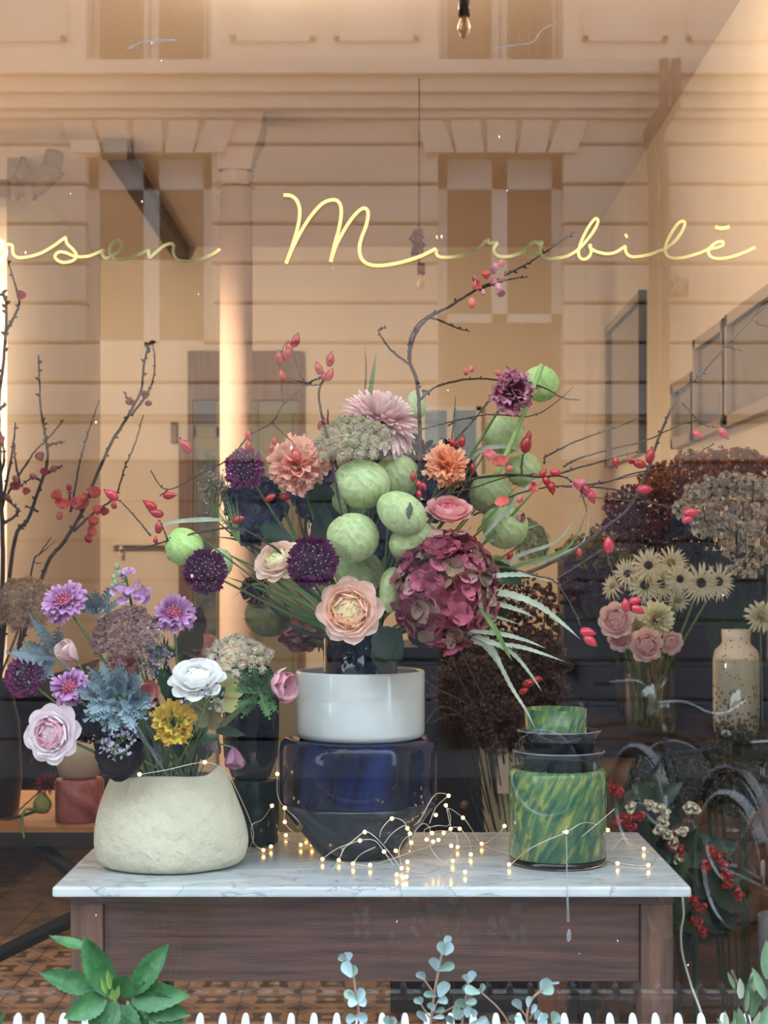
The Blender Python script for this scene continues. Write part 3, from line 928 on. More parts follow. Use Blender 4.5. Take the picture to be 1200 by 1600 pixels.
W2([(908, 1308, 2.49), (930, 1290, 2.48), (960, 1264, 2.47)])
W2([(948, 1345, 0), (965, 1349, 0), (1013, 1352, 0), (1025, 1335, 0), (1006, 1326, 0), (975, 1310, 2.7), (955, 1330, 0)])
W2([(218, 1210, 2.452), (260, 1203, 2.44), (320, 1191, 2.46), (352, 1205, 2.47), (370, 1235, 2.5), (392, 1285, 2.55), (396, 1310, 2.6), (388, 1333, 0), (412, 1328, 0)])
# power lead hanging off the right end of the table
G().tube(cr([P(1066, 1399, 2.62), P(1068, 1430, 2.6), P(1064, 1455, 2.55), P(1066, 1490, 2.5), P(1080, 1540, 2.45), P(1100, 1600, 2.4), P(1110, 1700, 2.4)], 6), 0.0022, 6).build('power_lead', mat('grey_lead', c(150, 150, 146), 0.5), None, label='thin grey power lead hanging off the right end of the table', cat='cable', loc=tuple(P(1110, 1700, 2.4)))

# boarded cabinet added as a dark backing, for the unlit wall and mirrored courses
bc = thing('backdrop_cabinet', 'blue grey boarded cabinet added to darken the wall behind the gerberas', 'cabinet', (0.79, 2.5, 0))
M_BG = mat('blue_grey_boards', c(62, 64, 76), 0.6, col2=c(54, 56, 68), scale=5, stretch=(.5, 5, 5))
bd_ = 4.40
bxa, bxb = S(881 - 600, bd_), 1.08
zs = [CZ - (y - HY) / F * bd_ for y in (858, 917, 979, 1040, 1102, 1164, 1226, 1288, 1350, 1420, 1500)] + [0.0]
for i in range(len(zs) - 1):
    if zs[i] - 0.006 > max(0, zs[i + 1]):
        G().box(bxa, bxb, bd_ - CD, bd_ - CD + 0.02, max(0, zs[i + 1]), zs[i] - 0.004).build('board', M_BG, bc, smooth=False)
G().box(bxa + .01, bxb, bd_ - CD + .02, bd_ - CD + .25, 0, zs[0] - .01).build('body', M_BLACK, bc, smooth=False)
for y in (925, 1035):
    hz_ = CZ - (y - HY) / F * bd_
    G().box(bxa - .012, bxa + .03, bd_ - CD - .012, bd_ - CD, hz_ - .006, hz_ + .006).box(bxa - .012, bxa + .03, bd_ - CD - .012, bd_ - CD, hz_ - .036, hz_ - .024).box(bxa + .02, bxa + .03, bd_ - CD - .014, bd_ - CD, hz_ - .036, hz_ + .006).build('hinge', M_BLACKM, bc, smooth=False)
# ---------------------------------------------------------------- petals, leaves and flowers
def sheet(L, W, cup=0.3, curl=0.4, ruf=0.0, rfreq=3.0, shape='round', nu=4, nv=6, seed=0, teeth=0, wave=0.0):
    """A petal or leaf: base at the origin, length along +Y, upper side +Z."""
    r2 = random.Random(seed)
    ph = r2.uniform(0, 6.28)
    v, f = [], []
    y = z = 0.0
    tp = 0.0
    for j in range(nv + 1):
        t = j / nv
        if shape == 'round':
            t = 1 - (1 - t) ** 1.7
            w = (0.22 + 0.78 * (t / 0.6) ** 0.8) if t < 0.6 else max(0.0, 1 - ((t - 0.6) / 0.403) ** 2.4) ** 0.5
        elif shape == 'fan':
            w = 0.12 + 0.88 * t ** 0.9
        elif shape == 'lance':
            w = max(0.02, math.sin(PI * min(1.0, (0.06 + 0.94 * t)) ** 0.85) ** 0.9)
        elif shape == 'strap':
            w = (0.55 + 0.45 * min(1, t / 0.4)) * (1 if t < 0.75 else max(0.0, 1 - ((t - 0.75) / 0.26) ** 2) ** 0.5)
        elif shape == 'blade':
            w = (0.6 + 0.4 * math.sin(PI * t * 0.8)) * (1 - t ** 3 * 0.97)
        else:
            w = 1.0
        if teeth and 0.08 < t < 0.96:
            w *= 1.0 + (teeth if j % 2 else -teeth * 0.6)
        w = max(w, 0.015) * W / 2
        th = curl * t
        if j:
            y += math.cos(th) * L * (t - tp)
            z += math.sin(th) * L * (t - tp)
        tp = t
        for i in range(nu + 1):
            s = -1 + 2 * i / nu
            zz_ = z + cup * w * s * s + ruf * L * math.sin(rfreq * s * PI + ph) * t * t + wave * L * math.sin(t * 7 + ph) * abs(s) * 0.5
            yy_ = y + ruf * L * 0.5 * math.cos(rfreq * 1.7 * s * PI + ph) * t * t
            if shape == 'fan' and j == nv and ruf:
                yy_ += ruf * L * 0.35 * (1 if i % 2 else -1) + 0.06 * L * r2.uniform(-1, 1)
            if shape == 'round': yy_ -= 0.0
            v.append((s * w, yy_, zz_))
    n = nu + 1
    for j in range(nv):
        for i in range(nu):
            a = j * n + i
            f.append((a, a + 1, a + n + 1, a + n))
    return v, f

SHEETS = {}
def sheet_mesh(name, m, key, **kw):
    k = (name, m.name, key)
    if k not in SHEETS:
        v, f = sheet(**kw)
        SHEETS[k] = G().add(v, f).mesh(name, m)
    return SHEETS[k]

def frame(c0, axis, roll=0.0):
    return Matrix.Translation(c0) @ face(axis).to_matrix().to_4x4() @ Matrix.Rotation(roll, 4, 'Z')

def put(M, a, r, h, e, sc=1.0, tw=0.0):
    return M @ Matrix.Rotation(a, 4, 'Z') @ Matrix.Translation((0, r, h)) @ Matrix.Rotation(e, 4, 'X') @ Matrix.Rotation(tw, 4, 'Y') @ Matrix.Scale(sc, 4)

M_STEM = mat('green_stem', c(86, 112, 58), 0.55, col2=c(104, 130, 70), scale=20)
M_STEMD = mat('dark_green_stem', c(44, 62, 40), 0.6, col2=c(60, 80, 50), scale=20)
M_TWIG = mat('brown_twig_bark', c(74, 56, 46), 0.75, col2=c(50, 38, 34), scale=60, bump=0.3, bscale=120)
M_TWIGG = mat('grey_twig_bark', c(96, 78, 66), 0.75, col2=c(66, 52, 46), scale=60, bump=0.3, bscale=120)

def stem(t, p0, p1, r, m=None, bend=0.0, name='stem'):
    p0, p1 = Vector(p0), Vector(p1)
    mid = p0.lerp(p1, 0.5) + Vector((0, 0, bend * (p1 - p0).length))
    G().tube(cr([p0, mid, p1], 5), r, 7).build(name, m or M_STEM, t)

GA = 2.399963
def ranunculus(label, px, py, rpx, d, axis, cols, root, rings=11, openness=1.0, name='ranunculus', group='ranunculus blooms', rollo=0.0, heart=c(150, 160, 60), outer_flat=0.25, stem_m=None):
    """Concentric cupped petals around a small heart."""
    R = S(rpx, d)
    c0 = P(px, py, d)
    ax = Vector(axis).normalized()
    base = c0 - ax * R * 0.35
    t = thing(name, label, 'flower', base, group=group)
    M = frame(base, ax, rollo)
    ms = [pmat('petal_%s_%d' % (cols[0], k), st, trans=0.4, rand=0.06) for k, st in enumerate(cols[1])]
    r2 = random.Random(int(px * 7 + py))
    for k in range(rings):
        u = k / (rings - 1)
        m = ms[min(len(ms) - 1, int(u * len(ms)))]
        npet = 3 + int(5 * u)
        lean = max(0.0, u - 0.5) / 0.5
        el = math.radians(102 - 26 * u - (50 - outer_flat * 60) * lean ** 1.2 * openness)
        rad = R * (0.05 + 0.62 * min(u, 0.72) - 0.10 * lean)
        Lp = R * (0.50 - 0.08 * min(1, u * 2) + 0.30 * lean)
        Wp = max(2 * PI * (rad + 0.12 * R) / npet * 1.75, Lp * 1.0)
        me = sheet_mesh('petal', m, (round(Lp, 4), k), L=Lp, W=Wp, cup=(0.75 - 0.5 * u), curl=0.85 - 1.1 * lean, ruf=0.006 + 0.02 * lean, rfreq=1.2, nu=8, nv=7, seed=k + npet)
        for i in range(npet):
            a = 2 * PI * i / npet + k * 0.8 + r2.uniform(-0.12, 0.12)
            inst('petal', me, put(M, a, rad, R * (0.06 - 0.12 * lean), el + r2.uniform(-0.06, 0.06), r2.uniform(0.95, 1.05), r2.uniform(-0.08, 0.08)), t)
    G().ball(M @ Vector((0, 0, R * 0.30)), R * 0.10, 10, 6, (1, 1, 0.7)).build('heart', mat('heart_' + name + cols[0], heart, 0.6), t)
    stem(t, base + ax * R * 0.05, root, R * 0.055, stem_m)
    return t

def scabiosa(label, px, py, rpx, d, axis, petal_st, key, root, dome_m, pins=True, frill=1, name='scabiosa', group='scabiosa blooms', ndome=70):
    R = S(rpx, d)
    c0 = P(px, py, d); ax = Vector(axis).normalized()
    base = c0 - ax * R * 0.25
    t = thing(name, label, 'flower', base, group=group)
    M = frame(base, ax)
    m = pmat('scab_' + key, petal_st, rand=0.18)
    r2 = random.Random(int(px + py * 3))
    me = sheet_mesh('petal', m, ('o', round(R, 4)), L=R * 0.55, W=R * 0.56, cup=0.3, curl=-0.6, ruf=0.15, rfreq=1.5, shape='fan', nu=8, nv=5, seed=3)
    me2 = sheet_mesh('petal', m, ('i', round(R, 4)), L=R * 0.42, W=R * 0.30, cup=0.5, curl=0.2, ruf=0.12, rfreq=1.5, shape='fan', nu=4, nv=3, seed=5)
    if frill:
        for k, (nn, e, rr, h) in enumerate(((15, -0.1, 0.44, 0.02), (15, 0.3, 0.40, 0.10), (14, 0.65, 0.38, 0.17), (12, 1.0, 0.36, 0.22))):
            for i in range(nn):
                inst('petal', me, put(M, 2 * PI * i / nn + k * 0.25 + r2.uniform(-.1, .1), R * rr, R * h, e + r2.uniform(-.25, .25), r2.uniform(0.7, 1.15), r2.uniform(-.7, .7)), t)
        dr, dh = 0.42, 0.44
    else:
        for i in range(ndome):
            th = 1.75 * math.sqrt((i + 0.5) / ndome)
            inst('petal', me2, put(M, i * GA, R * 0.66 * math.sin(th), R * 0.5 * math.cos(th), PI / 2 - th + r2.uniform(-.3, .3), r2.uniform(0.8, 1.15), r2.uniform(-.6, .6)), t)
        dr, dh = 0.68, 0.55
    g = G()
    g.lathe([(0.02 * R, -0.02 * R), (dr * R * 0.8, 0.02 * R), (dr * R, dh * R * 0.45), (dr * R * 0.8, dh * R * 0.8), (dr * R * 0.4, dh * R * 0.98), (0.003 * R, dh * R)], 20, M)
    g.build('dome', dome_m, t)
    if pins:
        g = G(); gs = G()
        npn = 60 if not frill else 34
        for i in range(npn):
            th = 1.35 * math.sqrt((i + 0.5) / npn)
            a = i * GA + r2.uniform(-.2, .2)
            k1 = dr * 1.25 if not frill else dr * 1.0
            q = Vector((k1 * math.sin(th) * math.cos(a), k1 * math.sin(th) * math.sin(a), (dh + 0.30 if not frill else dh + 0.08) * math.cos(th) + 0.05)) * R
            g.ball(M @ q, R * 0.026, 5, 4)
        g.build('pins', mat('pale_pins', c(214, 190, 206), 0.6), t, kind='stuff')
    stem(t, base, root, R * 0.06)
    return t

def carnation(label, px, py, rpx, d, axis, st, key, root, n=60, name='carnation', group='carnations', calyx=True):
    R = S(rpx, d)
    c0 = P(px, py, d); ax = Vector(axis).normalized()
    base = c0 - ax * R * 0.45
    t = thing(name, label, 'flower', base, group=group)
    M = frame(base, ax)
    m = pmat('carn_' + key, st, trans=0.36, rand=0.08, streak=0.12)
    r2 = random.Random(int(px * 3 + py))
    mes = [sheet_mesh('petal', m, (q, round(R, 4)), L=R * 0.95, W=R * (1.15 + 0.12 * q), cup=0.1, curl=0.25 - 0.3 * q, ruf=0.085 + 0.012 * q, rfreq=1.6 + q * 0.8, shape='fan', nu=14, nv=6, seed=q + 9) for q in range(4)]
    for i in range(n):
        u = (i + 0.5) / n
        th = 1.45 * math.sqrt(u)
        inst('petal', mes[i % 4], put(M, i * GA + r2.uniform(-.2, .2), R * 0.10, R * 0.14 * (1 - u), PI / 2 - th + r2.uniform(-.4, .4), r2.uniform(0.74, 1.08) * (0.88 + 0.12 * u), r2.uniform(-1.0, 1.0)), t)
    if calyx:
        G().lathe([(R * 0.10, -R * 0.55), (R * 0.2, -R * 0.4), (R * 0.24, -R * 0.1), (R * 0.18, R * 0.12)], 12, M).build('calyx', M_STEM, t)
    stem(t, base - ax * R * 0.5, root, R * 0.07)
    return t

def mum(label, px, py, rpx, d, axis, st, key, root, n=150, lratio=0.16, name='chrysanthemum', group=None, heart=None, maxth=1.75):
    R = S(rpx, d)
    c0 = P(px, py, d); ax = Vector(axis).normalized()
    base = c0 - ax * R * 0.25
    t = thing(name, label, 'flower', base, group=group)
    M = frame(base, ax)
    m = pmat('mum_' + key, st, rand=0.08)
    r2 = random.Random(int(px + py))
    mes = [sheet_mesh('ray_petal', m, (q, round(R, 4)), L=R * 0.92, W=R * lratio, cup=0.9, curl=(0.45, 0.1, -0.35)[q], shape='strap', nu=2, nv=5, seed=q) for q in range(3)]
    for i in range(n):
        u = (i + 0.5) / n
        th = maxth * u ** 0.5
        inst('ray_petal', mes[min(2, int(u * 3))], put(M, i * GA, R * 0.10 * math.sin(th), R * 0.05, PI / 2 - th + r2.uniform(-.08, .08), r2.uniform(0.88, 1.06) * (0.72 + 0.28 * u), r2.uniform(-.2, .2)), t)
    if heart:
        G().ball(M @ Vector((0, 0, R * 0.1)), R * 0.22, 12, 8, (1, 1, 0.6)).build('heart', heart, t)
    stem(t, base, root, R * 0.05)
    return t

def daisy(label, px, py, rpx, d, axis, root, name='white_gerbera', group='white spiky gerberas', st=None, n=44, heart=None):
    R = S(rpx, d)
    c0 = P(px, py, d); ax = Vector(axis).normalized()
    t = thing(name, label, 'flower', c0, group=group)
    M = frame(c0, ax)
    m = pmat('gerbera_cream', st or [(0.0, c(214, 206, 168)), (1.0, c(248, 242, 218))], rand=0.06)
    r2 = random.Random(int(px + py))
    me = sheet_mesh('ray_petal', m, ('g', round(R, 4)), L=R * 0.92, W=R * 0.13, cup=0.8, curl=-0.25, shape='lance', nu=2, nv=4)
    for i in range(n):
        k = i % 3
        inst('ray_petal', me, put(M, 2 * PI * i / n, R * 0.1, 0, (0.02, 0.28, 0.6)[k] + r2.uniform(-.12, .12), (1.0, 0.92, 0.66)[k] * r2.uniform(.9, 1.05)), t)
    G().ball(c0 + ax * R * 0.05, R * 0.24, 10, 6, (1, 1, 0.5), face(ax)).build('heart', heart or mat('dark_gerbera_heart', c(52, 46, 40), 0.8), t)
    stem(t, c0 - ax * 0.002, root, R * 0.055)
    return t

def cupflower(label, px, py, rpx, d, axis, st, key, root, n=8, el=1.1, name='anemone', group=None, curl=0.5, heart=None, cat='flower', stem_r=0.05, wid=0.9):
    """A few broad petals forming a cup."""
    R = S(rpx, d)
    c0 = P(px, py, d); ax = Vector(axis).normalized()
    base = c0 - ax * R * 0.6
    t = thing(name, label, cat, base, group=group)
    M = frame(base, ax)
    m = pmat('cup_' + key, st, rand=0.07)
    r2 = random.Random(int(px * 5 + py))
    me = sheet_mesh('petal', m, (n, round(R, 4)), L=R * 1.35, W=R * wid * 1.3, cup=0.45, curl=curl, ruf=0.035, rfreq=1.4, nu=5, nv=7, seed=n)
    for i in range(n):
        lay = i % 2
        inst('petal', me, put(M, 2 * PI * i / n + r2.uniform(-.15, .15), R * (0.08 + 0.07 * lay), 0, el - 0.18 * lay + r2.uniform(-.12, .12), r2.uniform(.9, 1.05), r2.uniform(-.12, .12)), t)
    if heart:
        G().ball(M @ Vector((0, 0, R * 0.3)), R * 0.2, 10, 6).build('heart', heart, t)
    stem(t, base, root, R * stem_r)
    return t

def pod(label, px, py, rx, ry, d, root, ang=0.0, tint=0, hairs=True, depth=None, stempos=None, mark=False):
    """Balloon plant seed pod: veined, hairy, with a suture running round it."""
    c0 = P(px, py, d)
    kx, ky = S(rx, d), S(ry, d)
    t = thing('balloon_pod', label, 'seed pod', c0, group='green balloon pods')
    Q = Matrix.Translation(c0) @ Matrix.Rotation(ang, 4, 'Y')
    n, m2 = 32, 18
    r2 = random.Random(int(px * 3 + py))
    ph = r2.uniform(0, 6.28)
    v, f = [], []
    for i in range(m2 + 1):
        th = PI * i / m2
        for j in range(n):
            a = 2 * PI * j / n
            da = min(abs(a - PI * 1.5 + ph * 0.1), abs(a - PI * 0.5))
            seam = -0.07 * math.exp(-(da / 0.12) ** 2) * math.sin(th)
            rib = (0.016 * math.sin(5 * a + 2.0 * math.sin(3 * th + ph)) + 0.035 * math.sin(2 * a + ph + th) + 0.02 * math.sin(3 * a - 2 * th)) * math.sin(th)
            pinch = 1 - 0.16 * max(0, math.cos(th)) ** 4 - 0.08 * max(0, -math.cos(th)) ** 3
            r = (1 + seam + rib) * pinch
            v.append(Q @ Vector((kx * r * math.sin(th) * math.cos(a), 0.92 * kx * r * math.sin(th) * math.sin(a), ky * math.cos(th) * (1 - 0.06 * max(0, math.cos(th)) ** 8))))
    for i in range(m2):
        for j in range(n):
            a, b2 = i * n + j, i * n + (j + 1) % n
            f.append((a, a + n, b2 + n, b2))
    G().add(v, f).build('pod_skin', POD_M[tint], t)
    if hairs:
        g = G()
        for i in range(150):
            q = Vector((r2.gauss(0, 1), r2.gauss(0, 1), r2.gauss(0, 1))).normalized()
            p0 = Q @ Vector((q.x * kx, q.y * kx * .92, q.z * ky))
            nrm = (Q.to_3x3() @ Vector((q.x / kx, q.y / kx, q.z / ky))).normalized()
            g.tube([p0 - nrm * 0.001, p0 + nrm * kx * 0.05 + Vector((0, 0, -kx * 0.05))], [kx * 0.014, kx * 0.004], 3, cap=False)
        g.build('hairs', mat('pod_hairs', c(84, 100, 66), 0.7), t, kind='stuff')
    if mark:
        g = G()
        for i in range(60):
            a = r2.gauss(0, 0.06); b2 = r2.gauss(0, 0.20)
            dirn = Vector((0.32 + a * (1 - abs(b2)) + b2 * 0.12, -1, b2 + 0.05)).normalized()
            p0 = c0 + Vector((dirn.x * kx, dirn.y * kx * .92, dirn.z * ky)) * 0.985
            g.ball(p0, kx * r2.uniform(.025, .05), 6, 4, (0.8, 0.5, r2.uniform(1.2, 2.2)))
        g.build('dark_scar', mat('pod_scar', c(84, 96, 78), 0.8), t, kind='stuff')
    if root is not None:
        top = Q @ Vector((0, 0, ky * 0.9)) if stempos is None else P(*stempos)
        stem(t, top, root, kx * 0.045, M_STEM)
    return t

def pod_material(name, a, b2, vein):
    m, nt, N, L, b = new_mat(name)
    tc = N.new('ShaderNodeTexCoord')
    nz = N.new('ShaderNodeTexNoise'); nz.inputs['Scale'].default_value = 95; nz.inputs['Detail'].default_value = 5
    L.new(tc.outputs['Object'], nz.inputs['Vector'])
    wv = N.new('ShaderNodeTexWave'); wv.inputs['Scale'].default_value = 26; wv.inputs['Distortion'].default_value = 9; wv.inputs['Detail'].default_value = 2
    wv.bands_direction = 'DIAGONAL'
    L.new(tc.outputs['Object'], wv.inputs['Vector'])
    r1 = N.new('ShaderNodeValToRGB'); r1.color_ramp.elements[0].position = .35; r1.color_ramp.elements[0].color = a; r1.color_ramp.elements[1].position = .65; r1.color_ramp.elements[1].color = b2
    L.new(nz.outputs['Fac'], r1.inputs['Fac'])
    r3 = N.new('ShaderNodeValToRGB'); r3.color_ramp.elements[0].position = .80; r3.color_ramp.elements[1].position = 1.0
    r3.color_ramp.elements[0].color = (0, 0, 0, 1); r3.color_ramp.elements[1].color = (0.4, 0.4, 0.4, 1)
    L.new(wv.outputs['Fac'], r3.inputs['Fac'])
    mx = N.new('ShaderNodeMix'); mx.data_type = 'RGBA'
    L.new(r3.outputs['Color'], mx.inputs[0]); L.new(r1.outputs['Color'], mx.inputs[6]); mx.inputs[7].default_value = vein
    L.new(mx.outputs[2], b.inputs['Base Color'])
    bp = N.new('ShaderNodeBump'); bp.inputs['Strength'].default_value = 0.22; bp.inputs['Distance'].default_value = 0.004
    L.new(wv.outputs['Fac'], bp.inputs['Height']); L.new(bp.outputs['Normal'], b.inputs['Normal'])
    b.inputs['Roughness'].default_value = 0.55
    add_translucent(m, mx.outputs[2], None, 0.12)
    return m
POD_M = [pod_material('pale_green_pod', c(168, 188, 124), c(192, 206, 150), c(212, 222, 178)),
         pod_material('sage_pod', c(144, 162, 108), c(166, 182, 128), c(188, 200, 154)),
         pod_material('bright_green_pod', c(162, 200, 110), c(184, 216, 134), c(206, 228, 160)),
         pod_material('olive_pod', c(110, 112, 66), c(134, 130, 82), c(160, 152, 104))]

def floret_mesh(name, m, s, seed):
    g = G()
    r2 = random.Random(seed)
    for i in range(4):
        v, f = sheet(L=s * r2.uniform(.9, 1.1), W=s * 1.15, cup=0.35 * r2.uniform(-.5, 1.3), curl=0.5 * r2.uniform(-.6, 1.2), ruf=0.07, rfreq=1.2, nu=3, nv=4, seed=seed + i)
        g.add(v, f, Matrix.Rotation(i * PI / 2 + r2.uniform(-.15, .15), 4, 'Z') @ Matrix.Rotation(0.25, 4, 'X'))
    return g.mesh(name, m)

def hydrangea(label, px, py, rx, ry, d, mats, key, root, n=110, fs=16, group='hydrangea heads', depth=0.7, stem_m=None):
    c0 = P(px, py, d)
    kx, ky = S(rx, d), S(ry, d)
    t = thing('hydrangea', label, 'flower', c0, group=group)
    mes = [floret_mesh('floret', m, S(fs, d), 11 * i + len(key)) for i, m in enumerate(mats)]
    r2 = random.Random(int(px + py))
    for i in range(n):
        u = (i + 0.5) / n
        zc = 1 - 2 * u
        rr = math.sqrt(max(0, 1 - zc * zc))
        a = i * GA
        q = Vector((rr * math.cos(a), rr * math.sin(a), zc))
        if q.y > 0.55: continue
        k = r2.uniform(0.86, 1.04)
        p0 = c0 + Vector((q.x * kx, q.y * kx * depth, q.z * ky)) * k
        ax = (q + Vector((r2.uniform(-.45, .45), r2.uniform(-.45, .45), r2.uniform(-.45, .45)))).normalized()
        inst('floret', mes[r2.randrange(len(mes))], frame(p0, ax, r2.uniform(0, 6.28)) @ Matrix.Scale(r2.uniform(.75, 1.15), 4), t)
    g = G().ball(c0, 1.0, 14, 10, (kx * .8, kx * depth * .8, ky * .8))
    g.build('flower_core', mats[0], t)
    stem(t, c0 - Vector((0, 0, ky * .5)), root, 0.004, stem_m or M_STEMD)
    return t

def umbel(label, px, py, rx, ry, d, axis, m_fl, key, root, n=60, name='wild_carrot_umbel', size=7.0, stalk_m=None, group='umbel heads', dome=0.5):
    c0 = P(px, py, d)
    R = S(rx, d)
    ax = Vector(axis).normalized()
    base = c0 - ax * R * 0.75
    t = thing(name, label, 'flower', base, group=group)
    M = frame(base, ax)
    sq = ry / rx
    mes = []
    for q in range(3):
        g = G(); r3 = random.Random(q + len(key))
        s = S(size, d)
        for i in range(13):
            th = 1.35 * math.sqrt((i + .5) / 13); a = i * GA
            dv = Vector((math.sin(th) * math.cos(a), math.sin(th) * math.sin(a), math.cos(th)))
            tip = dv * s * r3.uniform(.75, 1.05)
            g.tube([dv * s * .1, tip], [s * 0.022, s * 0.022], 3, cap=False)
            u1 = dv.orthogonal().normalized(); u2 = dv.cross(u1)
            k = s * 0.36
            for w in range(5):
                an = w * 2 * PI / 5 + i
                e1 = u1 * math.cos(an) + u2 * math.sin(an); e2 = u1 * math.cos(an + .7) + u2 * math.sin(an + .7)
                g.add([tip, tip + e1 * k + dv * k * .3, tip + (e1 + e2) * k * .65 + dv * k * .4, tip + e2 * k + dv * k * .3], [(0, 1, 2, 3)])
        g.ball((0, 0, s * 0.25), s * 0.5, 7, 5)
        mes.append(g.mesh('umbellet', m_fl))
    r2 = random.Random(int(px + 3 * py))
    gs = G()
    for i in range(n):
        u = (i + .5) / n
        r = math.sqrt(u); a = i * GA
        loc = Vector((R * r * math.cos(a), R * r * math.sin(a) * 0.9, R * (0.75 * 1.0 - dome * r * r) + r2.uniform(-.06, .06) * R))
        w = M @ loc
        od = (M.to_3x3() @ Vector((loc.x, loc.y, R * 0.6))).normalized()
        inst('umbellet', mes[i % 3], frame(w, od, r2.uniform(0, 6)) @ Matrix.Scale(r2.uniform(.85, 1.2), 4), t)
        gs.tube([base, (base + w) / 2 + ax * R * 0.03 - (M.to_3x3() @ Vector((loc.x, loc.y, 0))) * -0.1, w], R * 0.008, 3, cap=False)
    gs.build('rays', stalk_m or M_STEM, t, kind='stuff')
    stem(t, base, root, R * 0.04, stalk_m)
    return t

# hips, blossoms and branches
def hip_mesh(name, m, L, seed=0):
    g = G()
    prof = [(0.02, 0), (0.14, 0.03), (0.24, 0.14), (0.31, 0.34), (0.32, 0.52), (0.26, 0.74), (0.16, 0.9), (0.09, 0.97), (0.07, 1.04), (0.01, 1.03)]
    g.lathe([(r * L, z * L) for (r, z) in prof], 12)
    return g.mesh(name, m)
M_HIP = mat('red_rosehip', c(150, 22, 28), 0.22, col2=c(176, 40, 40), scale=40, rand=0.15, coat=0.3)
M_HIPP = mat('pink_red_rosehip', c(196, 50, 72), 0.25, col2=c(180, 36, 50), scale=40, rand=0.12, coat=0.3)
HIP_ME = hip_mesh('rosehip', M_HIP, 1.0)
HIPP_ME = hip_mesh('rosehip', M_HIPP, 1.0)
M_CALYX = mat('dark_calyx', c(60, 34, 28), 0.7)
CALYX_ME = G().tube([(0, 0, 1.0), (0, 0, 1.1)], [0.085, 0.05], 8).mesh('calyx', M_CALYX)

M_BLOS = {k: pmat('quince_' + k, st, trans=0.3, rand=0.12) for k, st in {
    'coral': [(0, c(224, 104, 100)), (1, c(242, 150, 140))], 'pink': [(0, c(232, 130, 142)), (1, c(246, 180, 186))],
    'red': [(0, c(180, 56, 66)), (1, c(214, 92, 96))], 'dusk': [(0, c(166, 104, 100)), (1, c(200, 146, 138))]}.items()}
def blossom_mesh(m, cup):
    g = G()
    for i in range(5):
        v, f = sheet(L=0.62, W=0.66, cup=0.5, curl=0.5, ruf=0.04, nu=4, nv=5, seed=i)
        g.add(v, f, Matrix.Rotation(i * 2 * PI / 5, 4, 'Z') @ Matrix.Translation((0, 0.05, 0)) @ Matrix.Rotation(cup, 4, 'X'))
    return g.mesh('blossom', m)
BLOS_ME = {(k, j): blossom_mesh(m, (0.45, 0.8)[j]) for k, m in M_BLOS.items() for j in (0, 1)}
BUD_ME = {k: G().ball((0, 0, 0.5), 0.5, 10, 8, (0.8, 0.8, 1)).mesh('bud', m) for k, m in M_BLOS.items()}

def camdir(ang, tilt=0.0):
    """Direction in the picture plane, ang in degrees clockwise from up; tilt leans to the lens."""
    a = math.radians(ang)
    return Vector((math.sin(a), -tilt, math.cos(a))).normalized()

def branch(label, paths, hips=(), blooms=(), name='rose_hip_branch', cat='branch', m=None, d=2.5, r0=2.6, group=None, thorns=10, leaves=()):
    """paths: lists of (px, py[, d]); the first path is the main stem. r0 is its half width in pixels."""
    m = m or M_TWIG
    def pt(q, dd): return P(q[0], q[1], q[2] if len(q) > 2 else dd)
    p0 = pt(paths[0][0], d)
    t = thing(name, label, cat, p0, group=group)
    r2 = random.Random(int(paths[0][0][0] * 13 + paths[0][0][1]))
    for i, pa in enumerate(paths):
        q = cr([pt(s_, d) for s_ in pa], 7)
        q = [p + Vector((r2.uniform(-1, 1), r2.uniform(-1, 1), r2.uniform(-1, 1))) * S(0.5, d) for p in q]
        ra = S(r0 if i == 0 else r0 * 0.62, d)
        g = G().tube(q, [ra, ra * 0.4], 7)
        nt_ = thorns if i == 0 else max(2, thorns // 3)
        for w in range(nt_):
            j = r2.randrange(1, len(q) - 1)
            a = r2.uniform(0, 6.28)
            tdir = (q[j + 1] - q[j - 1]).normalized()
            o1 = tdir.orthogonal().normalized()
            od = (Quaternion(tdir, a) @ o1 + tdir * 0.5).normalized()
            rr = ra * 1.0
            g.tube([q[j], q[j] + od * rr * 1.4, q[j] + od * rr * 2.3], [rr * 0.7, rr * 0.6, rr * 0.1], 5, cap=False)
        g.build('stem' if i == 0 else 'twig', m, t)
    for h in hips:
        px, py, L, ang = h[:4]
        dd = h[4] if len(h) > 4 and h[4] else d
        ax = camdir(ang, 0.15)
        cc_ = P(px, py, dd)
        Lm = S(L, dd)
        o = inst('rosehip', HIPP_ME if (len(h) > 5 and h[5]) else HIP_ME, frame(cc_ - ax * Lm * 0.5, ax) @ Matrix.Scale(Lm, 4), t)
        cx_ = bpy.data.objects.new('calyx', CALYX_ME); COL.objects.link(cx_); cx_.parent = o
    for b_ in blooms:
        px, py, s_, k, kind = b_[:5]
        ang = b_[5] if len(b_) > 5 else r2.uniform(-70, 70)
        ax = camdir(ang, 0.8 if kind != 'bud' else 0.2)
        cc_ = P(px, py, d - 0.01)
        if kind == 'bud':
            inst('bud', BUD_ME[k], frame(cc_ - ax * S(s_, d) * .5, ax) @ Matrix.Scale(S(s_, d), 4), t)
        else:
            inst('blossom', BLOS_ME[(k, 0 if kind == 'open' else 1)], frame(cc_ - ax * S(s_, d) * .3, ax, r2.uniform(0, 6)) @ Matrix.Scale(S(s_ * 1.35, d), 4), t)
    for lf_ in leaves:
        leaf_on(t, *lf_)
    return t

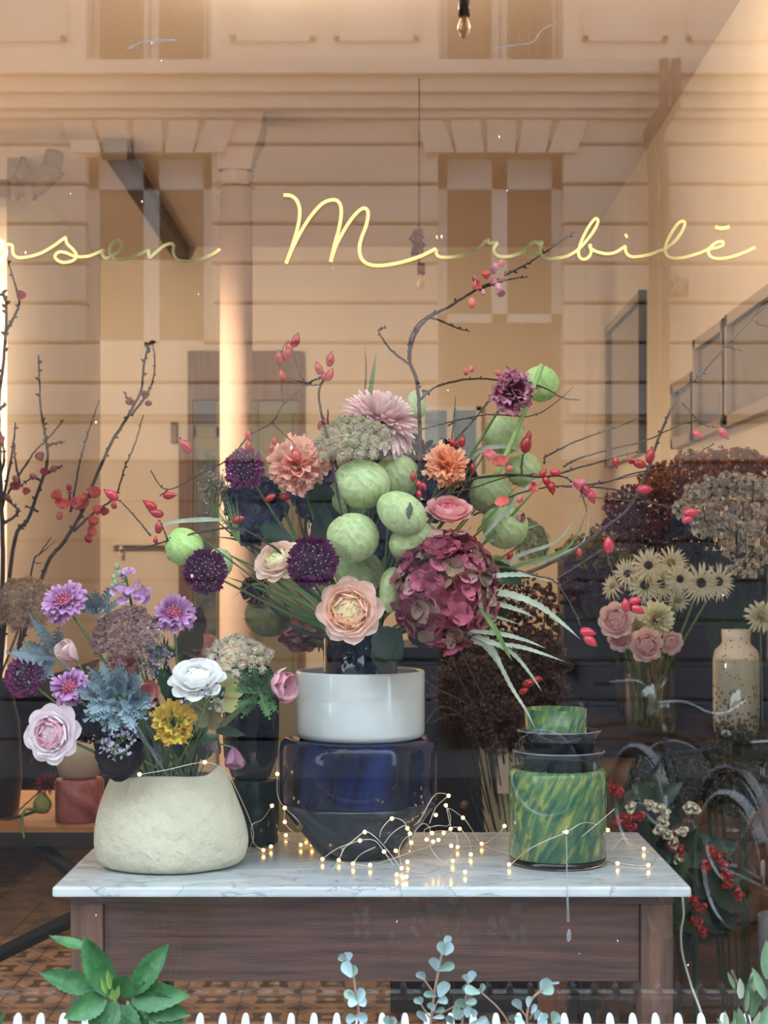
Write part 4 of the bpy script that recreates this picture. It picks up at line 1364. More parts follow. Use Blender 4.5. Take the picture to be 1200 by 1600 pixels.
def leaf_on(t, px, py, d, L, W, ang, tilt, m, roll=0.0, curl=0.3, shape='lance', teeth=0, cup=0.25, name='leaf', wave=0.03, nv=10, key=None):
    """One leaf growing from px, py along a picture direction."""
    Lm, Wm = S(L, d), S(W, d)
    ydir = camdir(ang, tilt)
    ref = Vector((0, -1, 0.25))
    zdir = (ref - ydir * ref.dot(ydir))
    if zdir.length < 1e-3: zdir = ydir.orthogonal()
    zdir.normalize()
    zdir = Quaternion(ydir, roll) @ zdir
    xdir = ydir.cross(zdir)
    R3 = Matrix((xdir, ydir, zdir)).transposed().to_4x4()
    me = sheet_mesh('leaf', m, key or (round(Lm, 3), round(Wm, 3), round(curl, 2), shape, teeth), L=Lm, W=Wm, cup=cup, curl=curl, shape=shape, teeth=teeth, nu=4, nv=nv, wave=wave, seed=int(L))
    return inst(name, me, Matrix.Translation(P(px, py, d)) @ R3, t)

def ribbon_leaf(t, pts, wpx, d, m, teeth=0.0, name='leaf', fold=0.25, n=7, taper=0.0, dd=0.0):
    """A long narrow leaf that follows a curve, folded along its midrib, optionally toothed."""
    k = len(pts)
    q = cr([P(a, b2, d + dd * i / max(1, k - 1)) for i, (a, b2) in enumerate(pts)], n)
    v, f = [], []
    N_ = len(q)
    for i, p in enumerate(q):
        tdir = (q[min(i + 1, N_ - 1)] - q[max(i - 1, 0)]).normalized()
        side = tdir.cross(Vector((0, 1, 0)))
        if side.length < 1e-4: side = Vector((1, 0, 0))
        side.normalize()
        u = i / (N_ - 1)
        w = S(wpx, d) / 2 * (0.45 + 0.55 * min(1, u / 0.25)) * max(0.04, 1 - u ** 2.2)
        if teeth: w *= 1 + (teeth if i % 2 else -teeth)
        up = Vector((0, -1, 0))
        v += [p + side * w + up * w * fold, p, p - side * w + up * w * fold]
    for i in range(N_ - 1):
        a = i * 3
        f += [(a, a + 1, a + 4, a + 3), (a + 1, a + 2, a + 5, a + 4)]
    return G().add(v, f).build(name, m, t)

M_LEAF = mat('green_leaf', c(62, 96, 52), 0.5, col2=c(82, 118, 64), scale=14, trans=0.2, rand=0.12)
M_LEAFD = mat('dark_leaf', c(34, 52, 36), 0.5, col2=c(46, 68, 44), scale=14, trans=0.15, rand=0.12)
M_LEAFB = mat('brown_green_leaf', c(84, 78, 56), 0.5, col2=c(100, 92, 64), scale=14, trans=0.2)
M_SILVER = mat('silver_green_leaf', c(160, 172, 150), 0.5, col2=c(188, 198, 178), scale=30, trans=0.2, rand=0.08)
M_DUSTY = mat('blue_grey_felt_leaf', c(112, 134, 144), 0.75, col2=c(142, 162, 170), scale=24, trans=0.12, rand=0.1)
M_GRASS = mat('grass_green', c(92, 120, 66), 0.5, col2=c(118, 144, 84), scale=20, trans=0.2, rand=0.1)

def lobed_leaf(t, px, py, d, L, W, ang, tilt, m, lobes=5, roll=0.0):
    """Dusty miller: a midrib with deep rounded side lobes, one mesh."""
    Lm, Wm = S(L, d), S(W, d)
    key = ('lobed', m.name, round(Lm, 3), round(Wm, 3))
    if key not in SHEETS:
        g = G()
        v, f = sheet(L=Lm, W=Wm * 0.2, cup=0.2, curl=0.35, shape='strap', nu=2, nv=6)
        g.add(v, f)
        for i in range(lobes + 1):
            u = 0.22 + 0.74 * i / lobes
            y = Lm * u * (1 - 0.02 * u)
            zb = Lm * 0.175 * u * u
            for sd in ((-1, 1) if i < lobes else (0,)):
                l2 = Wm * (0.52 - 0.26 * u)
                v, f = sheet(L=l2, W=l2 * 0.55, cup=0.2, curl=0.5, shape='fan', nu=4, nv=4, seed=i, ruf=0.07, rfreq=1.0)
                g.add(v, f, Matrix.Translation((0, y, zb)) @ Matrix.Rotation(-sd * 0.75, 4, 'Z') @ Matrix.Rotation(0.2, 4, 'X'))
        SHEETS[key] = g.mesh('leaf', m)
    ydir = camdir(ang, tilt)
    ref = Vector((0, -1, 0.3)); zdir = (ref - ydir * ref.dot(ydir)).normalized()
    zdir = Quaternion(ydir, roll) @ zdir
    R3 = Matrix((ydir.cross(zdir), ydir, zdir)).transposed().to_4x4()
    return inst('leaf', SHEETS[key], Matrix.Translation(P(px, py, d)) @ R3, t)

def spray(label, px, py, rx, ry, d, m_fl, root, n=90, name='limonium_spray', group='sea lavender sprays', fs=3.2, cat='flower', stem_m=None, up=0.5):
    """Fine forked stems with tiny flowers, too small to pick apart."""
    t = thing(name, label, cat, P(px, py, d), group=group)
    r2 = random.Random(int(px * 3 + py * 7))
    c0 = P(px, py, d)
    base = c0 - Vector((0, 0, S(ry * up, d)))
    gs, gf = G(), G()
    forks = []
    for i in range(9):
        q = c0 + Vector((S(r2.uniform(-.7, .7) * rx, d), S(r2.uniform(-.5, .5) * rx, d), S(r2.uniform(-.3, .7) * ry, d)))
        gs.tube(cr([base, base.lerp(q, .5) + Vector((0, 0, S(3, d))), q], 3), S(0.7, d), 4, cap=False)
        forks.append(q)
    for i in range(n):
        b_ = forks[i % len(forks)]
        q = b_ + Vector((S(r2.gauss(0, .22) * rx, d), S(r2.gauss(0, .2) * rx, d), S(r2.gauss(0.05, .22) * ry, d)))
        gs.tube([b_, q], S(0.35, d), 3, cap=False)
        s_ = S(fs, d) * r2.uniform(.7, 1.2)
        ax = Vector((r2.uniform(-1, 1), r2.uniform(-1, .2), r2.uniform(-.3, 1))).normalized()
        u1 = ax.orthogonal().normalized(); u2 = ax.cross(u1)
        for w in range(5):
            an = w * 2 * PI / 5
            e1 = u1 * math.cos(an) + u2 * math.sin(an); e2 = u1 * math.cos(an + .9) + u2 * math.sin(an + .9)
            gf.add([q, q + e1 * s_ * .8 + ax * s_ * .4, q + (e1 + e2) * s_ * .55 + ax * s_ * .6, q + e2 * s_ * .8 + ax * s_ * .4], [(0, 1, 2, 3)])
    gs.build('stalks', stem_m or M_STEM, t, kind='stuff')
    gf.build('florets', m_fl, t, kind='stuff')
    if root is not None: stem(t, base, root, S(1.4, d), stem_m)
    return t
# ---------------------------------------------------------------- the big bouquet in the navy cylinder
BR = P(563, 1010, VD)
def br(i=0):
    r2 = random.Random(i)
    return BR + Vector((r2.uniform(-.035, .035), r2.uniform(-.035, .035), 0))
SCAB_DARK = [(0, c(62, 14, 52)), (1, c(104, 30, 84))]
SCAB_MAG = [(0, c(86, 18, 66)), (0.6, c(124, 34, 98)), (1, c(148, 62, 124))]
SCAB_LIL = [(0, c(158, 84, 146)), (0.55, c(188, 128, 184)), (0.85, c(212, 166, 212)), (1, c(232, 206, 234))]
M_DOMED = mat('aubergine_dome', c(52, 10, 38), 0.7, col2=c(76, 18, 54), scale=60, bump=0.6, bscale=200)
M_DOMEC = mat('crimson_dome', c(140, 32, 66), 0.7, col2=c(176, 60, 92), scale=80, bump=0.6, bscale=200)

def peach(k): return ('peachran', [[(0, c(190, 204, 120)), (1, c(226, 226, 160))], [(0, c(240, 222, 160)), (1, c(250, 226, 186))], [(0, c(250, 224, 190)), (1, c(252, 216, 196))], [(0, c(250, 230, 212)), (1, c(250, 218, 206))]])
ranunculus('peach ranunculus with a green heart at the front of the big bouquet', 545, 953, 52, 2.42, (-0.12, -1, 0.15), peach(0), br(1), rings=12, outer_flat=0.05)
ranunculus('cream ranunculus with drooping blush petals left of the green pods', 432, 872, 38, 2.46, (-0.35, -0.75, 0.65), ('creamran', [[(0, c(206, 208, 130)), (1, c(236, 232, 170))], [(0, c(232, 226, 170)), (1, c(248, 240, 208))], [(0, c(246, 228, 206)), (1, c(248, 222, 208))]]), br(2), outer_flat=-0.1)
ranunculus('rose pink ranunculus above the red hydrangea', 702, 795, 40, 2.48, (0.05, -0.55, 0.85), ('roseran', [[(0, c(216, 96, 108)), (1, c(232, 130, 138))], [(0, c(232, 132, 140)), (1, c(242, 172, 176))], [(0, c(240, 160, 164)), (1, c(246, 196, 196))]]), br(3), heart=c(200, 90, 90))

PEACHC = [(0, c(238, 140, 112)), (0.6, c(248, 176, 150)), (1, c(254, 212, 192))]
carnation('peach carnation at the left of the big bouquet', 462, 722, 42, 2.50, (-0.15, -1, 0.25), PEACHC, 'peach', br(4))
carnation('half hidden peach carnation behind the brown umbel', 522, 704, 28, 2.60, (0.1, -0.7, 0.6), PEACHC, 'peach', br(5))
carnation('orange peach carnation right of the green pods', 697, 722, 34, 2.50, (0.1, -0.9, 0.45), [(0, c(240, 148, 100)), (1, c(254, 198, 162))], 'orange', br(6), n=40)
carnation('burgundy carnation with white edged petals high on the right', 804, 610, 33, 2.50, (0.25, -1, 0.1), [(0, c(120, 16, 56)), (0.66, c(146, 28, 78)), (0.78, c(224, 178, 198)), (0.86, c(214, 150, 176)), (0.93, c(140, 22, 70)), (1, c(128, 16, 60))], 'burgundy', br(7), n=36)
mum('large shaggy dusty pink chrysanthemum at the top of the bouquet', 598, 647, 70, 2.56, (0.35, -0.35, 0.9), [(0, c(180, 110, 108)), (0.5, c(222, 164, 164)), (1, c(250, 226, 228))], 'pink', br(8), n=260, lratio=0.18, maxth=1.95)
umbel('brown green wild carrot umbel under the pink chrysanthemum', 548, 664, 58, 42, 2.47, (-0.1, -0.62, 0.78), mat('umbel_brown_green', c(150, 140, 108), 0.8, col2=c(178, 170, 138), scale=60, rand=0.15), 'bg', br(9), n=56, size=8.0, dome=0.6)
umbel('grey green umbel behind the pods on the right', 838, 838, 38, 50, 2.72, (0.5, -0.6, 0.3), mat('umbel_grey_green', c(112, 122, 90), 0.8, col2=c(138, 144, 112), scale=60, rand=0.15), 'gg', br(10), n=44, size=7.5, dome=0.6)

scabiosa('magenta purple scabiosa beside the left peach carnation', 380, 731, 31, 2.50, (-0.35, -1, 0.2), SCAB_MAG, 'mag', br(11), M_DOMED, frill=0, ndome=90)
scabiosa('dark purple scabiosa next to the cream ranunculus', 489, 877, 37, 2.42, (0.1, -1, 0.1), SCAB_DARK, 'dark', br(12), M_DOMED, frill=0, ndome=90)
scabiosa('aubergine scabiosa hanging low left under the lime pod', 320, 893, 32, 2.44, (-0.1, -1, 0.05), SCAB_DARK, 'dark', br(13), M_DOMED, frill=0, ndome=90)
scabiosa('small purple scabiosa half hidden behind the left stems', 398, 921, 22, 2.66, (-0.3, -1, 0.1), SCAB_DARK, 'dark', br(14), M_DOMED, frill=0, ndome=50, pins=False)

# balloon pods
pods = [
 ('largest pale green balloon pod, upper left of the central cluster', 566, 756, 44, 40, 2.49, 0.1, 0),
 ('balloon pod tucked behind the largest pod at its lower left', 545, 778, 34, 32, 2.55, 0.3, 0),
 ('balloon pod at the upper right of the central cluster', 620, 746, 37, 38, 2.57, -0.2, 0),
 ('balloon pod with a dark scar in the middle of the cluster', 628, 801, 40, 33, 2.45, 0.5, 0),
 ('balloon pod at the left of the central cluster, below the largest', 552, 839, 40, 40, 2.48, 0.0, 0),
 ('balloon pod at the lower right of the central cluster', 647, 846, 41, 32, 2.49, -0.3, 0),
 ('shaded balloon pod just above the peach ranunculus', 562, 893, 39, 36, 2.56, 0.2, 1),
 ('crinkled narrow balloon pod beside the red hydrangea', 612, 921, 20, 37, 2.50, 0.1, 0),
 ('lime balloon pod on the far left over the aubergine scabiosa', 288, 854, 32, 30, 2.48, 0.5, 2),
 ('small balloon pod behind the aubergine scabiosa', 342, 880, 22, 25, 2.56, 0.2, 0),
 ('olive balloon pod hanging low left behind the stems', 418, 962, 37, 33, 2.70, 0.3, 3),
 ('balloon pod behind the pink chrysanthemum at its right', 650, 633, 16, 24, 2.68, 0.0, 0),
 ('topmost balloon pod on the right beside the burgundy carnation', 845, 599, 29, 29, 2.60, 0.0, 2),
 ('ribbed balloon pod under the burgundy carnation', 788, 679, 32, 31, 2.60, 0.2, 0),
 ('balloon pod crossed by thorny twigs on the right', 817, 733, 29, 28, 2.64, 0.0, 0),
 ('balloon pod between the rose pink ranunculus and the twigs', 768, 772, 36, 34, 2.62, 0.4, 1),
 ('balloon pod low on the right, above the hydrangea', 789, 823, 36, 35, 2.60, 0.1, 0),
 ('balloon pod hidden behind the hydrangea at its right', 776, 888, 22, 22, 2.66, 0.1, 1),
]
for i, (lb, px, py, rx, ry, d, a, tint) in enumerate(pods):
    pod(lb, px, py, rx, ry, d, br(20 + i), a, tint, hairs=True, mark=('scar' in lb))
# the long pale stalk of the topmost pod
G().tube(cr([P(847, 570, 2.56), P(822, 636, 2.545), P(800, 690, 2.54), P(775, 745, 2.55)], 5), S(4.2, 2.55), 8).build('pod_stalk', mat('pale_green_stalk', c(150, 180, 110), 0.5), None, label='thick pale green pod stalk crossing in front of the right pods', cat='stalk', loc=tuple(P(775, 745, 2.55)))

# hydrangeas
HR = [mat('hydr_wine', c(126, 44, 66), 0.6, col2=c(150, 62, 84), scale=20, trans=0.2, rand=0.2), mat('hydr_rose', c(168, 76, 102), 0.6, col2=c(190, 104, 124), scale=24, trans=0.2, rand=0.2),
      mat('hydr_olive', c(122, 92, 78), 0.6, col2=c(150, 122, 96), scale=20, trans=0.2, rand=0.2), mat('hydr_wine2', c(112, 34, 54), 0.6, col2=c(140, 54, 74), scale=24, trans=0.2, rand=0.2),
      mat('hydr_pale', c(184, 156, 142), 0.6, col2=c(196, 120, 132), scale=26, trans=0.2, rand=0.1)]
hydrangea('large wine red hydrangea head at the front right of the bouquet', 697, 922, 74, 88, 2.47, [HR[0], HR[1], HR[3], HR[2], HR[0], HR[4], HR[3], HR[1]], 'red', br(40), n=190, fs=19)
HB = [mat('hydr_navy', c(46, 46, 70), 0.6, col2=c(62, 62, 92), scale=20, trans=0.1, rand=0.25), mat('hydr_slate', c(60, 60, 82), 0.6, col2=c(92, 96, 128), scale=24, trans=0.1, rand=0.25), mat('hydr_ink', c(34, 34, 50), 0.6, col2=c(50, 48, 66), scale=24, rand=0.2)]
hydrangea('dark slate blue hydrangea head on the left, under the magenta scabiosa', 398, 795, 42, 48, 2.58, HB, 'navy', br(41), n=80, fs=15)
hydrangea('slate blue hydrangea behind the two peach carnations', 505, 765, 48, 50, 2.70, HB, 'navy2', br(42), n=70, fs=15)
hydrangea('inky hydrangea head behind the pink chrysanthemum and pods', 600, 700, 58, 45, 2.70, HB, 'navy3', br(43), n=80, fs=15)
hydrangea('inky hydrangea head behind the orange carnation', 692, 752, 46, 55, 2.72, HB, 'navy4', br(44), n=80, fs=15)
hydrangea('dark blue hydrangea head deep between the pods and the vase', 600, 850, 60, 80, 2.74, HB, 'navy5', br(45), n=90, fs=16)
hydrangea('muted pink hydrangea half hidden low behind the left stems', 478, 985, 34, 26, 2.86, [mat('hydr_mauve', c(150, 96, 92), 0.6, col2=c(166, 112, 106), scale=20, rand=0.1)], 'mauve', P(520, 1010, VD), n=50, fs=15)

# feathery and grassy things on the left
spray('feathery dusty pink astilbe plume left of the magenta scabiosa', 335, 785, 26, 52, 2.56, mat('astilbe_pink', c(150, 124, 116), 0.8, col2=c(178, 154, 144), scale=60), br(50), n=260, name='astilbe_plume', group='astilbe plumes', fs=2.6)
gt = thing('grass_tuft', 'tuft of fine green grass beside the astilbe plume', 'grass', P(360, 830, 2.54))
r2 = random.Random(5)
for i in range(16):
    a = r2.uniform(-1, 1)
    ribbon_leaf(gt, [(375, 850), (362 + a * 12, 815), (348 + a * 26, 770 + abs(a) * 14)], 2.2, 2.54, M_GRASS, name='blade')

# long strap leaves and stems, left half
lv = thing('carnation_foliage', 'sheaf of long grey green strap leaves fanning out at the left of the bouquet', 'foliage', BR)
left_leaves = [([(556, 1000), (500, 940), (430, 880), (360, 830)], 10), ([(552, 1000), (480, 930), (410, 893), (345, 860)], 9), ([(548, 1002), (480, 960), (420, 925), (350, 900)], 9),
 ([(550, 1002), (470, 985), (420, 945), (372, 890)], 7), ([(556, 1000), (510, 930), (470, 860), (440, 790), (412, 755)], 10), ([(560, 1000), (520, 930), (480, 850), (460, 780)], 10),
 ([(562, 998), (520, 940), (490, 890), (440, 850), (395, 842)], 8), ([(548, 1000), (490, 950), (450, 930), (400, 912), (362, 935)], 6), ([(552, 1000), (500, 975), (455, 960), (395, 930)], 8),
 ([(560, 1000), (505, 905), (478, 830), (486, 760), (484, 735)], 7), ([(545, 1005), (470, 940), (430, 905), (395, 860), (388, 820)], 7), ([(556, 1000), (470, 905), (420, 870), (375, 845), (330, 838)], 8)]
for i, (q, w) in enumerate(left_leaves):
    ribbon_leaf(lv, q, w, 2.60 - 0.006 * (i % 5), (M_LEAFD, M_GRASS, M_LEAF)[i % 3], fold=0.35)
st_ = thing('stem_bundle', 'bundle of green flower stems entering the navy cylinder', 'stems', BR)
for i in range(16):
    r2 = random.Random(60 + i)
    x1 = 470 + i * 12
    G().tube(cr([P(x1, 880 + r2.uniform(-30, 30), 2.64), P(530 + i * 4, 960, 2.63), P(525 + i * 4.5, 1030, 2.66)], 4), S(2.6, 2.6), 6).build('stem', (M_STEMD, M_STEM)[i % 2], st_)

# big dark leaves at the foot of the bouquet
bl = thing('hydrangea_leaves', 'broad dark green leaves at the neck of the bouquet under the red hydrangea', 'foliage', P(600, 1000, 2.55))
for (px, py, L, W, an, ti, ro) in ((590, 985, 72, 52, 140, .35, .2), (640, 985, 62, 46, 115, .3, -.2), (600, 995, 60, 44, 175, .3, .5), (650, 870, 60, 46, 65, .3, 0), (455, 850, 60, 40, -70, .1, .3), (745, 960, 60, 36, 80, .2, .2), (520, 830, 95, 46, -20, .1, .2), (500, 870, 90, 40, 10, 0, -.2), (760, 880, 70, 30, 120, .2, .3)):
    leaf_on(bl, px, py, 2.54, L, W, an, ti, M_LEAFD, ro, 0.5, 'lance', 0.05)

# serrated silver leaves fanning to the right
sl = thing('serrated_foliage', 'spray of narrow serrated silver green leaves fanning out below the hydrangea', 'foliage', P(720, 960, 2.50))
for i, (q, w) in enumerate([
 ([(740, 905), (790, 898), (835, 900), (864, 911)], 10), ([(735, 925), (790, 927), (840, 945), (880, 975), (907, 999)], 14), ([(735, 938), (780, 944), (815, 955), (836, 965)], 11),
 ([(740, 960), (775, 964), (813, 976)], 8), ([(725, 985), (780, 990), (820, 1000), (853, 1013)], 10), ([(720, 985), (760, 1000), (800, 1020), (830, 1055), (847, 1081)], 10),
 ([(700, 990), (745, 1000), (770, 1015), (797, 1070)], 17), ([(738, 992), (775, 1030), (800, 1075), (822, 1110), (836, 1138)], 9), ([(760, 1005), (810, 1010), (850, 1022), (883, 1034)], 9)]):
    ribbon_leaf(sl, q, w * .82, 2.44 + 0.008 * (i % 4), M_SILVER, teeth=0.16, n=9, fold=0.2)
sl2 = thing('serrated_foliage', 'arching narrow silver leaves on the right at the height of the pink ranunculus', 'foliage', P(740, 900, 2.56))
for i, (q, w) in enumerate([([(740, 900), (810, 868), (870, 845), (905, 800)], 7), ([(750, 905), (820, 880), (880, 860), (905, 830), (915, 800)], 6), ([(725, 940), (790, 890), (850, 872), (908, 850), (922, 800)], 6),
 ([(745, 850), (790, 800), (830, 755), (852, 745)], 6), ([(735, 870), (800, 805), (850, 750)], 6), ([(745, 900), (820, 880), (880, 868), (925, 838)], 9), ([(720, 720), (760, 700), (800, 698), (812, 708)], 9),
 ([(745, 830), (780, 790), (815, 752)], 5), ([(750, 850), (800, 835), (850, 815)], 5)]):
    ribbon_leaf(sl2, q, w, 2.56 + 0.01 * (i % 3), (M_SILVER, M_GRASS, M_SILVER)[i % 3], teeth=0.10, n=8, fold=0.2)
gl_ = thing('grass_sprig', 'bright green grass blade among the serrated silver leaves', 'leaf', P(720, 950, 2.43))
ribbon_leaf(gl_, [(750, 950), (775, 985), (790, 1015), (800, 1032)], 9, 2.43, M_GRASS)
gl_ = thing('grass_sprig', 'white edged leaf blade reaching far left over the lime pod', 'leaf', P(350, 830, 2.52))
ribbon_leaf(gl_, [(345, 812), (310, 812), (260, 818), (218, 840)], 8, 2.50, M_SILVER)
gl_ = thing('grass_sprig', 'upright dry leaf tips above the pink chrysanthemum', 'leaf', P(578, 640, 2.66))
ribbon_leaf(gl_, [(575, 640), (582, 590), (588, 552)], 8, 2.66, M_GRASS)
ribbon_leaf(gl_, [(568, 640), (572, 580), (570, 540)], 3, 2.66, M_LEAFB)

# rose hip branches (left)
branch('arched rosehip branch rising left above the peach carnation',
 [[(540, 840), (512, 690), (498, 620), (505, 590), (478, 602), (443, 632), (425, 660), (390, 680), (372, 702), (350, 722), (318, 738), (262, 765), (235, 735)],
  [(443, 630), (438, 580), (436, 560), (447, 535)], [(478, 602), (465, 575), (457, 545), (452, 532)], [(478, 602), (500, 600), (506, 585)], [(425, 660), (445, 680), (458, 692), (462, 705)], [(262, 765), (250, 775)], [(487, 600), (450, 590), (436, 582)]],
 hips=[(462, 532, 22, 20), (452, 544, 19, -10), (436, 560, 22, -5), (449, 553, 22, 25), (441, 587, 18, -20), (516, 562, 22, 10), (498, 576, 20, -20), (515, 586, 20, 25), (506, 589, 15, 0),
       (388, 680, 16, 0), (388, 697, 15, 20), (463, 713, 26, 165), (428, 690, 14, 0), (424, 701, 14, 30), (366, 734, 18, 10, 2.52), (290, 697, 27, -35), (264, 774, 20, 90)], d=2.47, r0=2.2)
branch('reddish rosehip branch reaching far left past the lime pod',
 [[(540, 985), (480, 900), (420, 850), (370, 826), (310, 832), (262, 845), (215, 858), (182, 860)], [(236, 838), (215, 812), (190, 785), (178, 780)], [(262, 845), (255, 826), (247, 812)], [(372, 826), (375, 800)]],
 hips=[(174, 773, 24, -55, None, 1), (235, 790, 23, -55), (245, 802, 22, -75), (248, 824, 20, 10), (243, 844, 12, 0), (422, 778, 18, 60, 2.5), (372, 812, 20, 70, 2.47), (446, 776, 20, 80, 2.52), (178, 788, 10, 180)], d=2.46, r0=2.4)
branch('dark rosehip twig with hips behind the peach carnation and umbel',
 [[(560, 860), (535, 760), (515, 690), (512, 640)], [(515, 690), (480, 695), (455, 700)]], hips=[(508, 662, 18, -10), (500, 665, 14, 10), (588, 698, 18, 0, 2.52), (645, 745, 15, 0, 2.46), (655, 757, 15, 160, 2.46), (662, 760, 14, 160, 2.46), (655, 772, 13, 170, 2.46)], d=2.52, r0=3.0)

# thorny quince branches (centre and right)
branch('thorny quince branch curving up to pink buds over the lettering',
 [[(640, 900), (655, 740), (655, 640), (650, 590), (640, 565), (646, 530), (665, 500), (700, 480), (740, 455), (760, 445), (790, 430), (840, 402), (897, 362)],
  [(638, 562), (640, 535), (650, 510), (675, 490), (700, 482)], [(640, 570), (612, 548), (595, 525), (592, 515), (602, 512)], [(672, 496), (690, 502), (712, 512), (734, 518)], [(750, 450), (770, 445), (790, 438), (825, 432)], [(656, 625), (680, 605), (720, 594), (750, 592), (780, 594), (830, 600), (855, 608), (880, 622), (905, 625)], [(660, 610), (672, 615)]],
 blooms=[(737, 473, 17, 'coral', 'bud', 180), (742, 448, 18, 'coral', 'half'), (760, 432, 16, 'coral', 'half'), (768, 440, 14, 'pink', 'half'), (775, 417, 12, 'pink', 'bud', 0), (784, 411, 13, 'coral', 'bud', 10), (778, 448, 13, 'pink', 'bud', 160), (782, 455, 15, 'red', 'half', 170), (772, 425, 12, 'dusk', 'half'), (785, 436, 12, 'red', 'bud', 90), (755, 457, 10, 'pink', 'bud', 170), (742, 436, 10, 'dusk', 'bud', -30),
         (728, 582, 10, 'coral', 'bud', -10), (737, 577, 10, 'coral', 'bud', 20), (778, 583, 11, 'coral', 'bud', -30), (778, 604, 10, 'pink', 'bud', 200)], d=2.55, r0=3.4, name='quince_branch', thorns=26)
branch('quince twig with hips running right below the small back window',
 [[(640, 830), (670, 730), (700, 700), (745, 650), (775, 610), (790, 590)], [(700, 665), (720, 655), (745, 654)], [(655, 672), (700, 660), (760, 648), (830, 650), (870, 628), (895, 605)], [(690, 740), (705, 690), (712, 620)], [(712, 700), (730, 730), (738, 745)]],
 hips=[(708, 692, 17, -50), (722, 690, 18, 10), (738, 732, 16, 0), (723, 735, 14, -20), (822, 694, 28, 10), (826, 682, 16, 5), (656, 713, 14, 80, 2.6), (858, 873, 12, 20, 2.6), (797, 868, 14, 30, 2.55)],
 d=2.54, r0=2.4, name='quince_branch', m=M_TWIGG)
branch('long thorny quince branch with pink blossoms reaching right to the wall',
 [[(600, 960), (650, 830), (690, 770), (740, 748), (800, 742), (850, 745), (900, 732), (960, 715), (1000, 705)], [(850, 745), (880, 745), (905, 765), (917, 800)], [(690, 775), (740, 762), (790, 746), (840, 740)],
  [(740, 805), (800, 775), (850, 762), (900, 758), (950, 752), (1010, 740)], [(880, 730), (900, 718), (960, 700), (1005, 690), (1060, 665), (1090, 655)], [(850, 715), (900, 690), (950, 672), (1003, 652)], [(815, 742), (816, 715), (822, 705)], [(850, 725), (852, 708)], [(900, 758), (940, 755), (990, 740), (1060, 725), (1105, 700), (1115, 693)], [(880, 760), (960, 765), (1030, 790), (1070, 795)]],
 hips=[(868, 738, 18, 100, None, 1), (854, 752, 18, 160, None, 0), (862, 762, 20, 170), (848, 740, 16, 40), (915, 766, 24, 140, None, 1), (924, 775, 22, 160, None, 1), (962, 722, 17, 170), (985, 719, 14, -30), (1000, 725, 22, 110), (1016, 712, 24, 10), (1007, 765, 24, 90, None, 1), (903, 752, 14, 60, None, 1)],
 blooms=[(764, 714, 20, 'pink', 'half', 0), (782, 724, 20, 'coral', 'open'), (796, 732, 12, 'coral', 'bud', 70), (830, 763, 18, 'coral', 'half', 60), (786, 787, 18, 'coral', 'open'), (810, 809, 18, 'dusk', 'half', 90), (905, 758, 18, 'pink', 'half', 0), (898, 760, 14, 'pink', 'open'), (812, 780, 12, 'coral', 'bud', 30)],
 d=2.50, r0=2.8, name='quince_branch', thorns=18)
branch('tall bare rose branch sweeping up the right side to the pictures',
 [[(620, 985), (720, 935), (800, 905), (880, 870), (945, 825), (985, 790), (1015, 725), (1035, 670), (1060, 620), (1090, 590), (1150, 525), (1195, 480), (1240, 450)], [(1066, 628), (1095, 660), (1120, 668)], [(1180, 500), (1190, 508), (1215, 512)], [(945, 825), (930, 820)], [(1130, 540), (1160, 548)]],
 hips=[(1130, 677, 21, 140, None, 1), (1090, 679, 18, 130, None, 1)], d=2.56, r0=3.2, thorns=16, m=M_TWIGG)
branch('drooping rose stem with pairs of red hips at the lower right',
 [[(650, 970), (760, 890), (840, 900), (870, 912), (900, 960), (915, 1000)], [(905, 775), (960, 780), (1030, 788), (1075, 796)], [(945, 855), (960, 900), (985, 940)], [(960, 860), (955, 820), (950, 810)], [(800, 1010), (815, 1030), (830, 1050)], [(870, 905), (940, 860), (960, 850)]],
 hips=[(918, 988, 24, 100, None, 1), (922, 1001, 24, 130, None, 1), (992, 939, 20, 80, None, 1), (978, 946, 22, -10, None, 1), (996, 952, 22, 120, None, 1), (951, 852, 26, -5, None, 1), (1080, 801, 24, 90, None, 1), (1074, 812, 18, 60, None, 1), (905, 863, 13, 0), (826, 1068, 20, 70, 2.7), (818, 1080, 16, 60, 2.7), (838, 1062, 18, 80, 2.7)], d=2.44, r0=1.7, m=M_TWIGG)
# ---------------------------------------------------------------- flowers in the cream clay pot
PR = P(268, 1232, PD)
def pr(i=0):
    r2 = random.Random(100 + i)
    return PR + Vector((r2.uniform(-.045, .045), r2.uniform(-.03, .03), 0))
ranunculus('large pink and white ranunculus hanging out of the pot at far left', 79, 1146, 46, 2.42, (-0.25, -1, 0.1), ('pinkwhite', [[(0, c(206, 214, 186)), (1, c(234, 232, 220))], [(0, c(246, 236, 236)), (1, c(246, 214, 226))], [(0, c(248, 224, 232)), (1, c(244, 204, 220))], [(0, c(248, 230, 238)), (1, c(252, 246, 250))]]), pr(1), rings=13, heart=c(70, 96, 50), outer_flat=0.05)
ranunculus('big pure white ranunculus in the middle of the pot', 307, 1054, 43, 2.44, (-0.05, -0.6, 0.8), ('white', [[(0, c(236, 232, 214)), (1, c(248, 246, 238))], [(0, c(244, 244, 242)), (1, c(252, 252, 252))]]), pr(2), rings=9, outer_flat=-0.15)
ranunculus('white and blush ranunculus half hidden behind the purple umbel', 226, 985, 30, 2.60, (0.3, -0.5, 0.8), ('blush', [[(0, c(240, 232, 220)), (1, c(246, 240, 234))], [(0, c(238, 218, 210)), (1, c(248, 240, 236))]]), pr(3), rings=6, openness=0.6)
